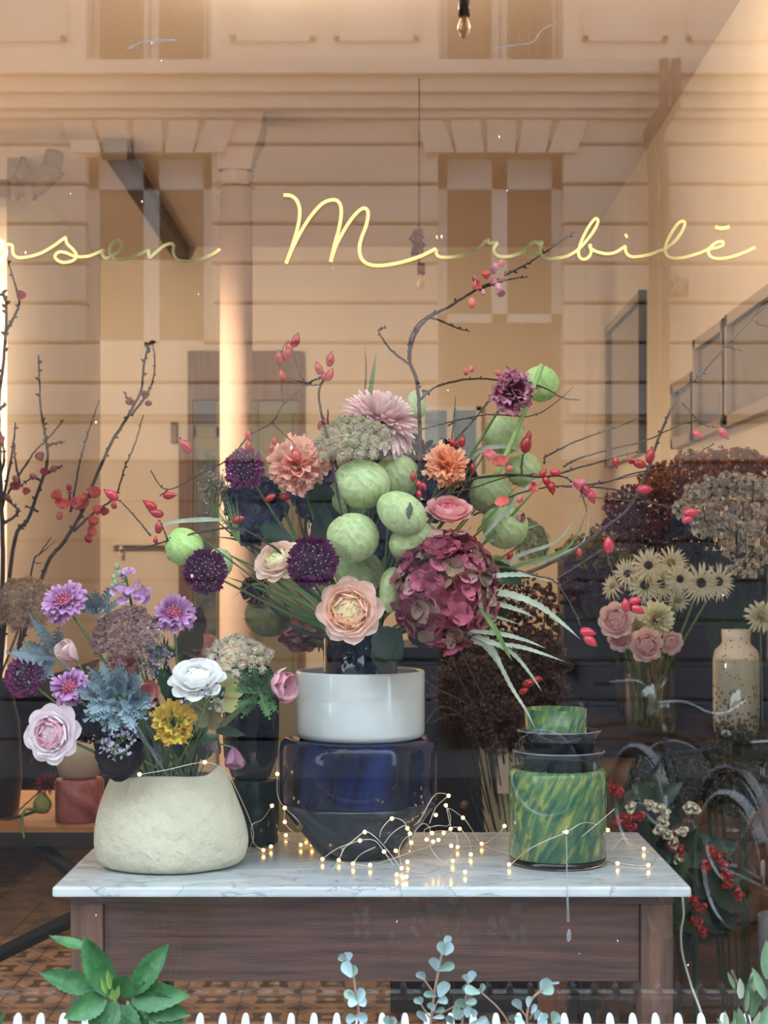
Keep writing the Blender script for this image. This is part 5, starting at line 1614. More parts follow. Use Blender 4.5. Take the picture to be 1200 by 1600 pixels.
carnation('frilly yellow ranunculus with a green heart above the pot rim', 271, 1130, 34, 2.44, (0.0, -1, 0.15), [(0, c(120, 150, 44)), (0.5, c(170, 188, 66)), (0.8, c(236, 206, 90)), (1, c(246, 192, 96))], 'yellow', pr(4), n=60, name='frilled_ranunculus', group=None, calyx=False)
scabiosa('lilac scabiosa with a crimson dome at upper left of the pot', 98, 938, 38, 2.48, (-0.35, -0.6, 0.7), SCAB_LIL, 'lil', pr(5), M_DOMEC, frill=1)
scabiosa('lilac scabiosa with a crimson dome on a tall stem at the right', 272, 957, 34, 2.48, (0.15, -0.75, 0.6), SCAB_LIL, 'lil', pr(6), M_DOMEC, frill=1)
scabiosa('lilac scabiosa just above the large pink and white ranunculus', 108, 1073, 32, 2.44, (-0.2, -0.8, 0.55), SCAB_LIL, 'lil', pr(7), M_DOMEC, frill=1)
scabiosa('plum scabiosa at the far left edge of the pot flowers', 35, 1057, 30, 2.50, (-0.4, -1, 0.2), SCAB_MAG, 'mag', pr(8), M_DOMED, frill=0, ndome=90)
M_DOMEX = mat('black_purple_dome', c(22, 8, 20), 0.8, col2=c(34, 12, 30), scale=60)
scabiosa('almost black scabiosa right of the pink and white ranunculus', 136, 1126, 31, 2.50, (0, -1, 0.1), [(0, c(22, 8, 20)), (1, c(46, 18, 40))], 'black', pr(9), M_DOMEX, frill=0, ndome=70, pins=False)
cupflower('very dark plum bloom hanging over the pot rim at the left', 190, 1176, 36, 2.46, (-0.2, -1, 0.0), [(0, c(14, 5, 12)), (1, c(40, 14, 30))], 'plum', pr(10), n=18, el=0.75, name='dark_anemone', curl=0.3, heart=M_DOMEX)
UP = mat('umbel_purple_brown', c(112, 74, 80), 0.8, col2=c(146, 116, 110), scale=60, rand=0.2)
umbel('purple brown umbel at the top of the pot flowers', 186, 978, 54, 46, 2.46, (-0.25, -0.75, 0.6), UP, 'pb', pr(11), n=58, size=8.0, dome=0.5)
umbel('pale green and pink umbel at the right of the pot flowers', 370, 1008, 52, 38, 2.50, (0.05, -0.6, 0.8), mat('umbel_pale', c(212, 212, 184), 0.8, col2=c(180, 150, 142), scale=50, rand=0.15), 'pg', pr(12), n=46, size=8.0, dome=0.65)
cupflower('pale pink anemone leaning right against the white vase', 437, 1068, 33, 2.46, (0.7, -0.6, -0.1), [(0, c(214, 140, 160)), (1, c(236, 184, 198))], 'pink', P(345, 1135, 2.5), n=8, el=0.9, name='anemone', curl=0.55, stem_r=0.14)
cupflower('pale pink poppy turned sideways at the left of the pot', 108, 1022, 30, 2.47, (-0.55, -0.45, 0.6), [(0, c(222, 172, 172)), (1, c(242, 216, 214))], 'palepink', pr(13), n=6, el=1.15, name='poppy', curl=0.4)
cupflower('dusty pink rose behind the blue grey leaves', 205, 1045, 34, 2.54, (-0.2, -0.7, 0.7), [(0, c(190, 120, 112)), (1, c(214, 152, 142))], 'dust', pr(14), n=8, el=0.9, name='garden_rose', curl=0.7)
cupflower('salmon pink sweet pea right of the blue grey leaves', 224, 1085, 28, 2.50, (0.5, -0.8, 0.2), [(0, c(206, 110, 104)), (1, c(228, 160, 150))], 'salmon', pr(15), n=6, el=0.9, name='sweet_pea', curl=0.6)
cupflower('salmon bloom peeping out behind the white ranunculus', 315, 1018, 30, 2.58, (0, -0.5, 0.8), [(0, c(206, 130, 112)), (1, c(228, 164, 146))], 'salm2', pr(16), n=8, el=0.8, name='garden_rose', curl=0.5)
cupflower('pale yellow hellebore right of the white ranunculus', 350, 1085, 28, 2.50, (0.6, -0.8, 0.0), [(0, c(206, 208, 130)), (1, c(236, 232, 178))], 'cream', pr(17), n=5, el=0.5, name='hellebore', group='hellebores', curl=0.3)
cupflower('olive cream hellebore petals under the white ranunculus', 322, 1112, 26, 2.50, (-0.1, -1, -0.4), [(0, c(150, 146, 108)), (1, c(184, 176, 138))], 'olivec', pr(18), n=5, el=0.5, name='hellebore', group='hellebores', curl=0.2)
cupflower('mauve hellebore nodding over the right end of the pot rim', 366, 1182, 24, 2.44, (0.1, -0.35, -0.9), [(0, c(134, 84, 110)), (1, c(164, 116, 138))], 'mauve', P(335, 1160, 2.48), n=5, el=0.95, name='hellebore', group='hellebores', curl=0.5)
cupflower('green mauve hellebore bud left of the mauve hellebore', 333, 1162, 20, 2.47, (-0.2, -0.5, -0.8), [(0, c(84, 96, 64)), (1, c(134, 104, 112))], 'greenm', pr(19), n=5, el=1.0, name='hellebore', group='hellebores', curl=0.5)
# lilac stock spike
t = thing('stock_spike', 'pale lilac stock spike with green buds rising above the pot', 'flower', P(200, 945, 2.52))
LILST = pmat('stock_lilac', [(0, c(186, 140, 190)), (1, c(220, 180, 224))])
me = floret_mesh('floret', LILST, 0.5, 4)
for (px, py, s_) in ((198, 894, 26), (186, 920, 30), (204, 924, 28), (224, 926, 30), (216, 912, 22), (230, 938, 26), (190, 940, 22), (194, 899, 22), (205, 893, 20), (180, 926, 24), (194, 928, 26), (212, 928, 26), (232, 926, 24), (220, 936, 26), (200, 936, 22)):
    inst('floret', me, frame(P(px, py, 2.50), camdir(rng.uniform(-80, 80), 1.0), rng.uniform(0, 6)) @ Matrix.Scale(S(s_ * .8, 2.5), 4), t)
for (px, py, s_) in ((183, 885, 9), (186, 896, 9), (178, 902, 8), (180, 910, 9), (176, 915, 8), (192, 906, 8)):
    G().ball(P(px, py, 2.50), S(s_ / 2, 2.5), 8, 6, (1, 1, 1.3)).build('bud', mat('green_bud', c(150, 164, 128), 0.6), t)
stem(t, P(196, 900, 2.52), pr(20), S(2.2, 2.5))
# dusty miller
for (lb, px, py, nl, L, W, a0, a1, d) in (('blue grey dusty miller rosette at the centre left of the pot', 186, 1090, 26, 56, 46, -170, 550, 2.44),
        ('grey green dusty miller leaves at the far left of the pot', 92, 1030, 7, 70, 42, -130, 10, 2.53), ('blue green dusty miller leaves under the lilac scabiosa', 150, 965, 5, 52, 34, -50, 60, 2.56)):
    t = thing('dusty_miller', lb, 'foliage', P(px, py, d), group='dusty miller')
    for i in range(nl):
        a = a0 + (a1 - a0) * i / max(1, nl - 1)
        lobed_leaf(t, px + math.sin(math.radians(a)) * 6, py - math.cos(math.radians(a)) * 6, d - 0.008 * (i % 3), L * rng.uniform(.75, 1.1), W * rng.uniform(.8, 1.1), a, rng.uniform(.1, .9), M_DUSTY, 5, rng.uniform(-.5, .5))
    stem(t, P(px, py, d), pr(21 + nl), S(2.5, 2.5), M_DUSTY)
LIM = mat('limonium_lilac', c(176, 158, 192), 0.7, col2=c(206, 194, 216), scale=60)
spray('lilac sea lavender spray in the middle of the pot', 240, 1045, 34, 44, 2.52, LIM, pr(30), n=150)
spray('lilac sea lavender hanging over the pot rim at left', 182, 1170, 38, 30, 2.42, LIM, pr(31), n=80, up=-0.1)
spray('lilac sea lavender under the white ranunculus', 318, 1098, 40, 28, 2.43, LIM, pr(32), n=90)
# green leaves of the pot
t = thing('pot_foliage', 'mixed dark green leaves and stems filling the clay pot', 'foliage', PR)
r2 = random.Random(77)
for i in range(34):
    a = r2.uniform(-75, 75)
    px = 262 + a * 1.1 + r2.uniform(-20, 20)
    py = 1190 - r2.uniform(0, 120)
    leaf_on(t, px, py, 2.58 + r2.uniform(-.05, .05), r2.uniform(45, 75), r2.uniform(16, 28), a + r2.uniform(-25, 25), r2.uniform(-.2, .6), (M_LEAFD, M_LEAFD, M_LEAF)[i % 3], r2.uniform(-.6, .6), 0.5, 'lance', 0.04)
for i in range(12):
    x1 = 200 + i * 12
    G().tube([P(x1, 1100, 2.58), P(235 + i * 6, 1225, 2.57)], S(2.6, 2.57), 6).build('stem', (M_STEMD, M_STEM)[i % 2], t)
t = thing('ruscus_leaf', 'olive brown leaf beside the tall lilac scabiosa', 'leaf', P(292, 1040, 2.56))
leaf_on(t, 285, 1035, 2.56, 80, 44, 20, .2, M_LEAFB, .3, .3)
leaf_on(t, 300, 1000, 2.57, 60, 34, 15, .2, mat('purple_leaf', c(92, 66, 72), 0.5), .2, .3)
t = thing('anemone_collar', 'ruffled parsley green leaves around the pink anemone stem', 'foliage', P(408, 1085, 2.47))
for i in range(12):
    a = -150 + i * 28
    lobed_leaf(t, 406, 1082, 2.47 - 0.004 * (i % 3), 44, 30, a, .4 * rng.random(), M_LEAF, 5, rng.uniform(-.7, .7))
t = thing('curly_leaf', 'twisted green hellebore leaf above the nodding hellebores', 'leaf', P(345, 1145, 2.45))
leaf_on(t, 338, 1142, 2.45, 60, 18, 85, .3, M_LEAFD, .6, .6)
leaf_on(t, 338, 1150, 2.45, 34, 20, -120, .4, M_LEAFD, .3, .8)
t = thing('fern_sprig', 'fresh green feathery sprig behind the tall scabiosa stem', 'foliage', P(255, 1020, 2.56))
for i in range(14):
    leaf_on(t, 250 + i, 1030, 2.56, rng.uniform(25, 45), 5, -60 + i * 9, .3, M_LEAF, 0, .3)

# ---------------------------------------------------------------- quince branches and umbel at the left, in a tall dark vase
LB = P(-8, 1080, 3.75)
branch('upright dark quince branch at the very left edge with red blossoms', [[(-8, 1120), (4, 900), (2, 780), (-2, 640), (6, 560), (10, 480), (4, 455)], [(8, 520), (22, 495), (30, 472), (22, 440), (12, 405)], [(-2, 750), (6, 720), (4, 690), (-4, 660)], [(0, 640), (8, 630)], [(2, 800), (20, 700), (24, 660)], [(4, 820), (28, 800), (10, 780)]],
 blooms=[(31, 464, 17, 'red', 'half', 40), (2, 690, 15, 'coral', 'half', 0), (26, 762, 15, 'red', 'half', 20), (12, 778, 12, 'dusk', 'bud', 0), (24, 748, 12, 'dusk', 'bud', -20)], d=3.70, r0=4.2, name='quince_branch', thorns=24)
branch('second dark quince branch with red blossoms leaning right', [[(-4, 1110), (20, 860), (45, 810), (62, 760), (74, 720), (72, 690), (64, 640), (60, 555)], [(0, 790), (28, 745), (55, 705), (75, 685), (100, 655)], [(74, 695), (102, 690)], [(68, 753), (50, 747), (32, 760)], [(70, 740), (85, 735), (96, 727)], [(32, 760), (24, 720), (22, 690)], [(60, 800), (40, 790)]],
 blooms=[(64, 716, 17, 'red', 'half', -20), (70, 740, 15, 'red', 'half', 0), (52, 744, 12, 'dusk', 'bud', -70), (40, 770, 14, 'coral', 'half', 30), (22, 762, 15, 'red', 'half', 10), (84, 732, 13, 'dusk', 'bud', 50)], d=3.72, r0=3.4, name='quince_branch', thorns=24)
branch('long quince branch slanting up to a forked tip with coral blossoms', [[(10, 1080), (68, 895), (100, 847), (128, 800), (150, 745), (175, 690), (200, 650), (220, 610), (225, 570), (232, 540), (238, 532)], [(205, 650), (230, 615), (240, 590), (242, 560), (238, 534)], [(115, 830), (148, 800), (180, 775), (195, 730), (212, 690), (224, 648)], [(110, 800), (118, 760), (125, 720), (140, 670), (155, 625)], [(128, 800), (112, 778)], [(210, 630), (198, 620), (195, 612)], [(112, 790), (108, 765)]],
 blooms=[(92, 776, 20, 'coral', 'half', -40), (97, 790, 18, 'coral', 'open'), (118, 790, 22, 'pink', 'half', 20), (132, 786, 24, 'coral', 'open'), (146, 773, 22, 'coral', 'half', 30), (93, 806, 14, 'coral', 'bud', 190), (152, 800, 18, 'coral', 'half', 20), (162, 802, 16, 'red', 'half', 30), (144, 818, 20, 'coral', 'half', 30), (140, 832, 18, 'coral', 'half', 60), (138, 842, 14, 'red', 'bud', 140), (108, 762, 12, 'red', 'bud', 0), (204, 630, 14, 'red', 'half', -30), (226, 620, 16, 'dusk', 'half', 20), (232, 630, 12, 'red', 'bud', 90), (178, 790, 12, 'red', 'bud', 150)], d=3.70, r0=3.4, name='quince_branch', thorns=30, m=M_TWIGG)
branch('short forked dry twig above the brown umbel at left', [[(20, 1060), (50, 890), (62, 865), (80, 840)], [(60, 868), (86, 846)], [(55, 880), (66, 880)]], d=3.72, r0=1.8, name='quince_branch', thorns=8)
umbel('brown pink umbel at the far left under the quince branches', 34, 934, 48, 52, 3.60, (0, -0.85, 0.5), mat('umbel_rust', c(160, 130, 116), 0.8, col2=c(186, 166, 134), scale=50, rand=0.2), 'ru', LB, n=56, size=8.5, dome=0.5)
# ---------------------------------------------------------------- gold lettering on the outside of the pane
M_GOLD = mat('gold_leaf', c(255, 244, 172), 0.07, metal=1.0)
ltr = thing('gold_lettering', 'gold script shop lettering running across the upper window pane', 'lettering', (P(600, 420, CD - 0.006)))
def letter(strokes, w=4.0, name='letter'):
    """Flat gold strokes, 0.6 mm proud of the pane; strokes are frame pixels."""
    g = G()
    for si, st in enumerate(strokes):
        dz_ = CD - 0.0042 - 0.0007 * si
        q = cr([P(a, b2, dz_) for (a, b2) in st], 7) if len(st) > 2 else [P(a, b2, dz_) for (a, b2) in st]
        v, f = [], []
        n_ = len(q)
        arc = 0.0
        for i, p in enumerate(q):
            if i: arc += (q[i] - q[i - 1]).length
            p = p + Vector((0, -0.002 * arc, 0))
            td = (q[min(i + 1, n_ - 1)] - q[max(i - 1, 0)]).normalized()
            sd = Vector((-td.z, 0, td.x))
            h = S(w * 1.2, CD) / 2
            for (k, y) in ((-1, 0.0006), (-1, 0), (1, 0), (1, 0.0006)):
                v.append(p + sd * h * k + Vector((0, y, 0)))
        for i in range(n_ - 1):
            for k in range(4):
                a, b2 = i * 4 + k, i * 4 + (k + 1) % 4
                f.append((a, a + 4, b2 + 4, b2))
        f += [(0, 1, 2, 3), tuple((n_ - 1) * 4 + k for k in (3, 2, 1, 0))]
        g.add(v, f)
    g.build(name, M_GOLD, ltr, smooth=False)
k1 = 350 / 1200.0
def A(q): return [(x * k1, 340 + y * k1) for (x, y) in q]
letter([A([(-60, 190), (-10, 215), (30, 150), (65, 150), (70, 190), (95, 213), (150, 210), (220, 190), (290, 150)])])
letter([A([(290, 150), (345, 110), (352, 112), (360, 140), (395, 175), (410, 205), (390, 230), (340, 240), (305, 225), (295, 205), (315, 185), (350, 187), (395, 205), (430, 210), (480, 205), (530, 185)])])
letter([A([(530, 185), (555, 175), (548, 190), (560, 215), (590, 210), (640, 175), (652, 145), (635, 122), (605, 130), (588, 165), (595, 205), (630, 225), (690, 217), (760, 190), (790, 175)])])
letter([A([(795, 170), (800, 212), (830, 190), (880, 150), (915, 140), (930, 150), (928, 190), (950, 225), (1000, 235), (1080, 220), (1140, 195), (1180, 168)])])
k2 = 260 / 1200.0
def B(q): return [(430 + x * k2, 290 + y * k2) for (x, y) in q]
letter([B([(60, 68), (110, 72), (150, 100), (175, 160), (175, 230), (160, 310), (125, 430), (78, 562)]), B([(78, 562), (130, 440), (195, 315), (265, 210), (340, 130), (410, 103), (455, 115), (475, 160), (475, 220), (460, 310), (430, 420), (400, 550)]),
        B([(400, 550), (440, 430), (510, 300), (575, 210), (630, 165), (660, 172), (670, 210), (655, 290), (625, 370), (608, 440), (615, 510), (650, 555), (710, 575), (800, 573), (920, 550), (1040, 512), (1120, 475), (1160, 455)])], 4.6)
k3 = 280 / 1200.0
def C_(q): return [(660 + x * k3, 330 + y * k3) for (x, y) in q]
letter([C_([(93, 252), (95, 285), (115, 305), (170, 308), (240, 300), (320, 275), (380, 240), (440, 185)])])
letter([[(681.5, 371), (684, 370)]], 4.5, 'dot')
letter([C_([(440, 185), (448, 212), (500, 212), (480, 245), (485, 280), (520, 302), (580, 302), (640, 288), (690, 265)])])
letter([C_([(690, 265), (715, 235), (760, 205), (800, 205), (790, 225), (740, 205), (710, 240), (705, 280), (725, 300), (765, 280), (795, 235), (790, 270), (805, 300), (850, 318), (890, 316)])])
letter([C_([(890, 316), (970, 300), (1050, 250), (1120, 170), (1165, 100), (1175, 60), (1155, 52), (1110, 110), (1065, 200), (1045, 270), (1055, 310), (1085, 322), (1115, 305), (1130, 270), (1120, 232), (1135, 230)]), [(921, 386.5), (932, 393), (948, 396.5), (962, 394), (975, 386)]])
k4 = 300 / 1200.0
def D_(q): return [(900 + x * k4, 330 + y * k4) for (x, y) in q]
letter([D_([(300, 222), (308, 222), (312, 255), (340, 282), (390, 283), (460, 270), (520, 248), (560, 235)])])
letter([D_([(306, 158), (322, 150)])], 5.5, 'dot')
letter([D_([(560, 235), (620, 185), (660, 130), (680, 80), (670, 62), (640, 75), (600, 130), (565, 200), (558, 250), (580, 285), (630, 294), (700, 283), (780, 258), (830, 235)])])
letter([D_([(830, 235), (880, 228), (918, 210), (915, 190), (880, 195), (840, 225), (828, 260), (850, 288), (900, 296), (970, 285), (1050, 258), (1120, 225)])])
letter([D_([(870, 98), (900, 106), (935, 104), (960, 95)])], 5, 'accent')

# dried drips and flecks on the pane
M_FLECK = mat('pale_dirt', c(206, 206, 204), 0.8)
fk = thing('window_drips', 'dried white drips and flecks stuck to the window pane', 'dirt marks', P(600, 900, CD - 0.004))
g = G()
r2 = random.Random(21)
for (px, py) in ((110, 303), (222, 315), (252, 95), (237, 67), (310, 460), (520, 420), (792, 298), (880, 1300), (888, 1470), (690, 370), (40, 395), (360, 740), (700, 610), (150, 660), (965, 1470), (620, 1440), (1075, 1508), (150, 1430), (905, 1490), (1130, 930), (640, 1330), (455, 700), (300, 900), (780, 214)):
    s_ = S(r2.uniform(0.8, 1.8), CD)
    g.ball(P(px, py, CD - 0.0036), s_, 6, 4, (1, 0.25, r2.uniform(0.8, 2.2)))
g.build('flecks', M_FLECK, fk, kind='stuff')
M_DRIP = mat('pale_drip_film', c(150, 152, 156), 0.6, alpha=0.35)
G().tube([P(885, 1290, CD - 0.0034), P(886, 1380, CD - 0.0034), P(888, 1440, CD - 0.0034)], [S(0.8, CD), S(1.3, CD), S(2.2, CD)], 6).ball(P(889, 1462, CD - 0.0034), S(4, CD), 8, 6, (0.9, 0.25, 2.6)).build('drip', M_DRIP, fk)
G().tube(cr([P(772, 76, CD - 0.0034), P(800, 71, CD - 0.0034), P(832, 66, CD - 0.0034), P(846, 48, CD - 0.0034), P(872, 34, CD - 0.0034)], 5), S(1.0, CD), 5).build('scratch', M_DRIP, fk)
G().tube(cr([P(200, 78, CD - 0.0034), P(218, 68, CD - 0.0034), P(245, 64, CD - 0.0034), P(275, 63, CD - 0.0034)], 5), S(2.0, CD), 5).build('smear', M_DRIP, fk)

# ---------------------------------------------------------------- window box with fence and plants outside
FZ0 = 0.80
wb_ = thing('window_box', 'white window box on the outer sill under the window', 'planter', (0, -0.22, 0.60))
G().box(-1.1, 0.9, -0.36, -0.345, 0.60, 0.80).build('front_board', M_WHITE, wb_, smooth=False)
G().box(-1.1, 0.9, -0.125, -0.11, 0.60, 0.80).build('back_board', M_WHITE, wb_, smooth=False)
for x in (-1.1, 0.885):
    G().box(x, x + 0.015, -0.345, -0.125, 0.60, 0.80).build('side_board', M_WHITE, wb_, smooth=False)
G().box(-1.085, 0.885, -0.345, -0.125, 0.60, 0.78).build('soil', mat('potting_soil', c(52, 40, 32), 0.95, bump=0.6, bscale=80), wb_, smooth=False)
structure(box('trim_3', M_WHITE, WX0 - 0.1, WX1 + 0.1, -0.40, -0.10, 0.56, 0.60))
fd = 1.93
fe = thing('picket_fence', 'little white picket fence along the bottom edge of the window', 'fence', (0, -0.07, 0.72))
zt = CZ - (1584 - HY) / F * fd
M_PICK = mat('white_picket_paint', c(206, 209, 216), 0.45)
g = G()
w = S(6, fd)
prof = [(-w, -0.13), (w, -0.13), (w, -0.010), (w * 0.85, -0.005), (w * 0.6, -0.0016), (w * 0.25, 0.0), (-w * 0.25, 0.0), (-w * 0.6, -0.0016), (-w * 0.85, -0.005), (-w, -0.010)]
n_ = len(prof)
v = [(x, -0.004, z) for (x, z) in prof] + [(x, 0.004, z) for (x, z) in prof]
f = [tuple(range(n_)), tuple(range(n_, 2 * n_))[::-1]] + [(i, (i + n_) , (i + 1) % n_ + n_, (i + 1) % n_) for i in range(n_)]
pk = g.add(v, f).mesh('picket', M_PICK, smooth=False)
i = 0
px = -8.0
while px < 1225:
    inst('picket', pk, Matrix.Translation((S(px - 600, fd), -0.07, zt)), fe)
    px += 35.6
for zz_ in (zt - 0.0165, zt - 0.09):
    G().box(-1.0, 0.85, -0.066, -0.058, zz_ - 0.02, zz_).build('rail', M_PICK, fe, smooth=False)
for x in (-0.95, -0.1, 0.8):
    G().box(x, x + 0.02, -0.066, -0.05, 0.60, zt - 0.03).build('post', M_PICK, fe, smooth=False)

M_HELL = mat('fresh_toothed_leaf', c(44, 92, 56), 0.42, col2=c(70, 122, 72), scale=60, trans=0.2, rand=0.12, bump=0.15, bscale=120)
M_HELL2 = mat('pale_young_leaf', c(140, 176, 96), 0.5, trans=0.25)
hp = thing('hellebore_plant', 'fresh green toothed leaf plant outside the window at lower left', 'plant', P(190, 1700, 1.80))
D = 1.80
for (px, py, L, W, an, ti, ro, cu) in ((172, 1555, 112, 44, -22, .15, .2, .3), (150, 1545, 92, 36, -75, .1, .3, .3), (160, 1505, 40, 16, -70, .1, .4, .3), (138, 1482, 66, 20, -75, .2, .7, .3), (208, 1552, 104, 40, 38, .1, -.3, .2), (190, 1555, 60, 40, 20, .5, 0, .5),
     (205, 1560, 95, 46, 80, .4, -.1, -.5), (215, 1560, 90, 44, 105, .5, .2, -.8), (195, 1570, 80, 50, 175, .6, 0, -.6), (180, 1565, 75, 50, -150, .5, .2, -.6), (165, 1560, 70, 40, -110, .5, 0, -.4), (205, 1575, 70, 44, 145, .6, .2, -.7), (240, 1570, 70, 50, 130, .4, -.2, -.5), (185, 1580, 70, 46, -170, .5, .1, -.5), (225, 1585, 60, 46, 160, .3, 0, -.5)):
    leaf_on(hp, px, py, D, L, W, an, ti, M_HELL, ro, cu, 'lance', 0.07, cup=0.35, nv=18)
for (px, py, L, W, an) in ((172, 1545, 36, 9, -4), (166, 1552, 30, 8, -14), (182, 1560, 26, 8, 12), (176, 1562, 22, 7, 5)):
    leaf_on(hp, px, py, D - 0.02, L, W, an, .2, M_HELL2, .1, .3, 'lance', 0, cup=0.6)
for (px, py) in ((180, 1560), (200, 1565), (165, 1562), (215, 1575)):
    stem(hp, P(px, py, D), P(190 + (px - 190) * .4, 1710, D + 0.02), S(3.2, D), M_STEM)
hp2 = thing('hellebore_plant', 'single green leaf tip poking in at the lower left corner', 'plant', P(-20, 1690, 1.80))
leaf_on(hp2, -30, 1625, D, 70, 34, 40, .2, M_HELL, 0, .3, 'lance', 0.06, nv=14)
stem(hp2, P(-30, 1625, D), P(-25, 1700, D), S(3, D), M_STEM)

M_EUC = mat('eucalyptus_leaf', c(112, 142, 128), 0.5, col2=c(140, 168, 156), scale=40, trans=0.18, rand=0.16)
M_EUC2 = mat('eucalyptus_leaf_back', c(156, 182, 186), 0.55, trans=0.18, rand=0.1)
M_EUCS = mat('eucalyptus_stem', c(140, 108, 96), 0.6)
def euc(label, paths, lv, base):
    t = thing('eucalyptus_sprig', label, 'plant', P(base[0], base[1], D), group='eucalyptus sprigs in the window box')
    for i, q in enumerate(paths):
        G().tube(cr([P(a, b2, D) for (a, b2) in q], 6), S(2.0 if i == 0 else 1.3, D), 6).build('stem' if i == 0 else 'twig', M_EUCS, t)
    for j, (px, py, L, W, an, back) in enumerate(lv):
        leaf_on(t, px, py, D - 0.004 * (j % 3), L, W, an, .25 * (1 if j % 2 else -.3), M_EUC2 if back else M_EUC, .35 * (-1) ** j, .4, 'round', 0, cup=0.3, wave=0.01)
def E(x, y): return (460 + x / 3.0, 1360 + y / 3.0)
euc('slim eucalyptus sprig standing alone below the middle of the table', [[E(300, 760), E(300, 650), E(285, 550), E(270, 470), E(245, 420), E(238, 385)]],
 [(*E(250, 430), 17, 12, 5, 1), (*E(240, 420), 15, 12, -25, 1), (*E(268, 500), 28, 20, -35, 1), (*E(265, 500), 24, 16, 28, 0), (*E(230, 425), 10, 8, -60, 0), (*E(300, 615), 28, 16, 25, 1), (*E(305, 605), 27, 16, -72, 0), (*E(300, 625), 16, 16, 75, 1), (*E(298, 620), 16, 14, -100, 1), (*E(265, 585), 9, 7, -15, 1), (*E(290, 690), 18, 18, 85, 1), (*E(290, 690), 18, 18, -85, 1)], (560, 1690))
euc('tall branching eucalyptus sprig below the green vase', [[E(635, 760), E(650, 620), E(670, 500), E(690, 400), E(710, 370)], [E(650, 570), E(625, 535), E(605, 510)], [E(635, 700), E(690, 670), E(755, 635)], [E(635, 690), E(600, 640), E(595, 620)], [E(640, 690), E(660, 640), E(672, 615)]],
 [(*E(712, 355), 18, 14, 5, 1), (*E(705, 395), 26, 18, 35, 1), (*E(700, 395), 22, 16, -25, 0), (*E(670, 470), 28, 18, -12, 1), (*E(672, 468), 28, 16, 65, 0), (*E(612, 510), 20, 15, -35, 1), (*E(680, 595), 28, 22, 15, 1), (*E(665, 590), 24, 12, -65, 0), (*E(672, 615), 16, 15, 70, 1), (*E(598, 622), 14, 9, -10, 1), (*E(595, 625), 14, 10, -65, 0), (*E(655, 660), 20, 13, -20, 1), (*E(660, 665), 16, 10, 60, 0), (*E(620, 710), 28, 13, -30, 1), (*E(650, 690), 18, 8, 80, 1)], (650, 1690))
euc('bushy eucalyptus sprig at the foot of the fence right of centre', [[E(780, 780), E(790, 680), E(805, 600), E(815, 520)], [E(790, 680), E(770, 640)], [E(805, 600), E(850, 575), E(885, 540)], [E(878, 575), E(950, 640), E(1000, 710), E(1010, 760)]],
 [(*E(820, 525), 20, 16, 10, 1), (*E(812, 520), 16, 12, -15, 1), (*E(870, 575), 26, 16, -80, 0), (*E(875, 572), 18, 10, 20, 0), (*E(810, 585), 18, 16, -15, 0), (*E(800, 640), 22, 18, -40, 0), (*E(805, 640), 20, 16, 40, 1), (*E(800, 620), 20, 10, 85, 0), (*E(760, 700), 22, 14, -10, 0), (*E(770, 700), 22, 14, 15, 1), (*E(810, 690), 18, 16, 0, 1), (*E(840, 690), 18, 12, 10, 1), (*E(825, 720), 30, 16, 80, 1), (*E(740, 720), 20, 14, -20, 0), (*E(850, 715), 20, 14, 60, 1)], (730, 1690))
euc('eucalyptus sprig with round pale leaves below the green vase on the right', [[E(1100, 780), E(1090, 690), E(1110, 610), E(1160, 560)], [E(1090, 690), E(1060, 650)], [E(1090, 680), E(1095, 640)], [E(1100, 700), E(1130, 650)]],
 [(*E(1160, 575), 26, 22, 15, 1), (*E(1165, 575), 22, 20, 60, 0), (*E(1195, 530), 16, 5, 80, 1), (*E(1060, 650), 24, 16, -25, 1), (*E(1095, 640), 18, 11, 0, 1), (*E(1110, 670), 20, 10, 30, 1), (*E(1130, 700), 18, 12, 10, 1), (*E(1040, 710), 18, 14, -30, 0), (*E(1080, 720), 20, 12, -60, 1), (*E(1140, 720), 18, 16, 70, 1), (*E(1170, 720), 18, 16, -10, 1), (*E(1210, 715), 22, 20, 30, 0), (*E(1200, 720), 16, 14, 80, 0)], (830, 1690))
euc('pair of eucalyptus leaves peeping over the fence left of centre', [[(608, 1690), (608, 1620), (612, 1600)]], [(606, 1602, 16, 12, -20, 0), (614, 1602, 17, 12, 15, 1), (610, 1604, 12, 9, -5, 0)], (608, 1690))
M_OLIVEL = mat('olive_tree_leaf', c(92, 124, 92), 0.5, col2=c(118, 148, 116), scale=40, trans=0.2, rand=0.18)
ol = thing('olive_shrub', 'grey green olive shrub at the lower right corner outside the window', 'plant', P(1190, 1720, 1.76))
for j, (px, py, L, W, an) in enumerate(((1165, 1560, 50, 13, 12), (1148, 1545, 30, 7, -20), (1158, 1560, 36, 15, -12), (1166, 1580, 36, 8, 8), (1175, 1590, 58, 18, 4), (1180, 1560, 42, 16, -5), (1196, 1560, 60, 18, -30), (1200, 1530, 62, 20, 0), (1205, 1500, 50, 16, -8), (1188, 1570, 38, 14, -35),
     (1150, 1605, 32, 9, -12), (1136, 1605, 26, 9, -5), (1128, 1600, 14, 4, -50), (1162, 1610, 40, 13, -10), (1175, 1610, 36, 12, 15), (1190, 1610, 44, 18, 20), (1200, 1600, 50, 22, 0), (1145, 1615, 24, 12, -40), (1205, 1570, 40, 16, 20), (1140, 1620, 30, 12, 20), (1160, 1625, 30, 14, 30), (1185, 1625, 36, 18, -30))):
    leaf_on(ol, px, py, 1.76 - 0.004 * (j % 4), L, W, an, .1 * (-1) ** j, (M_OLIVEL, M_OLIVEL, M_SILVER)[j % 3], .4 * (-1) ** j, .3, 'lance', 0, cup=0.3, wave=0.01)
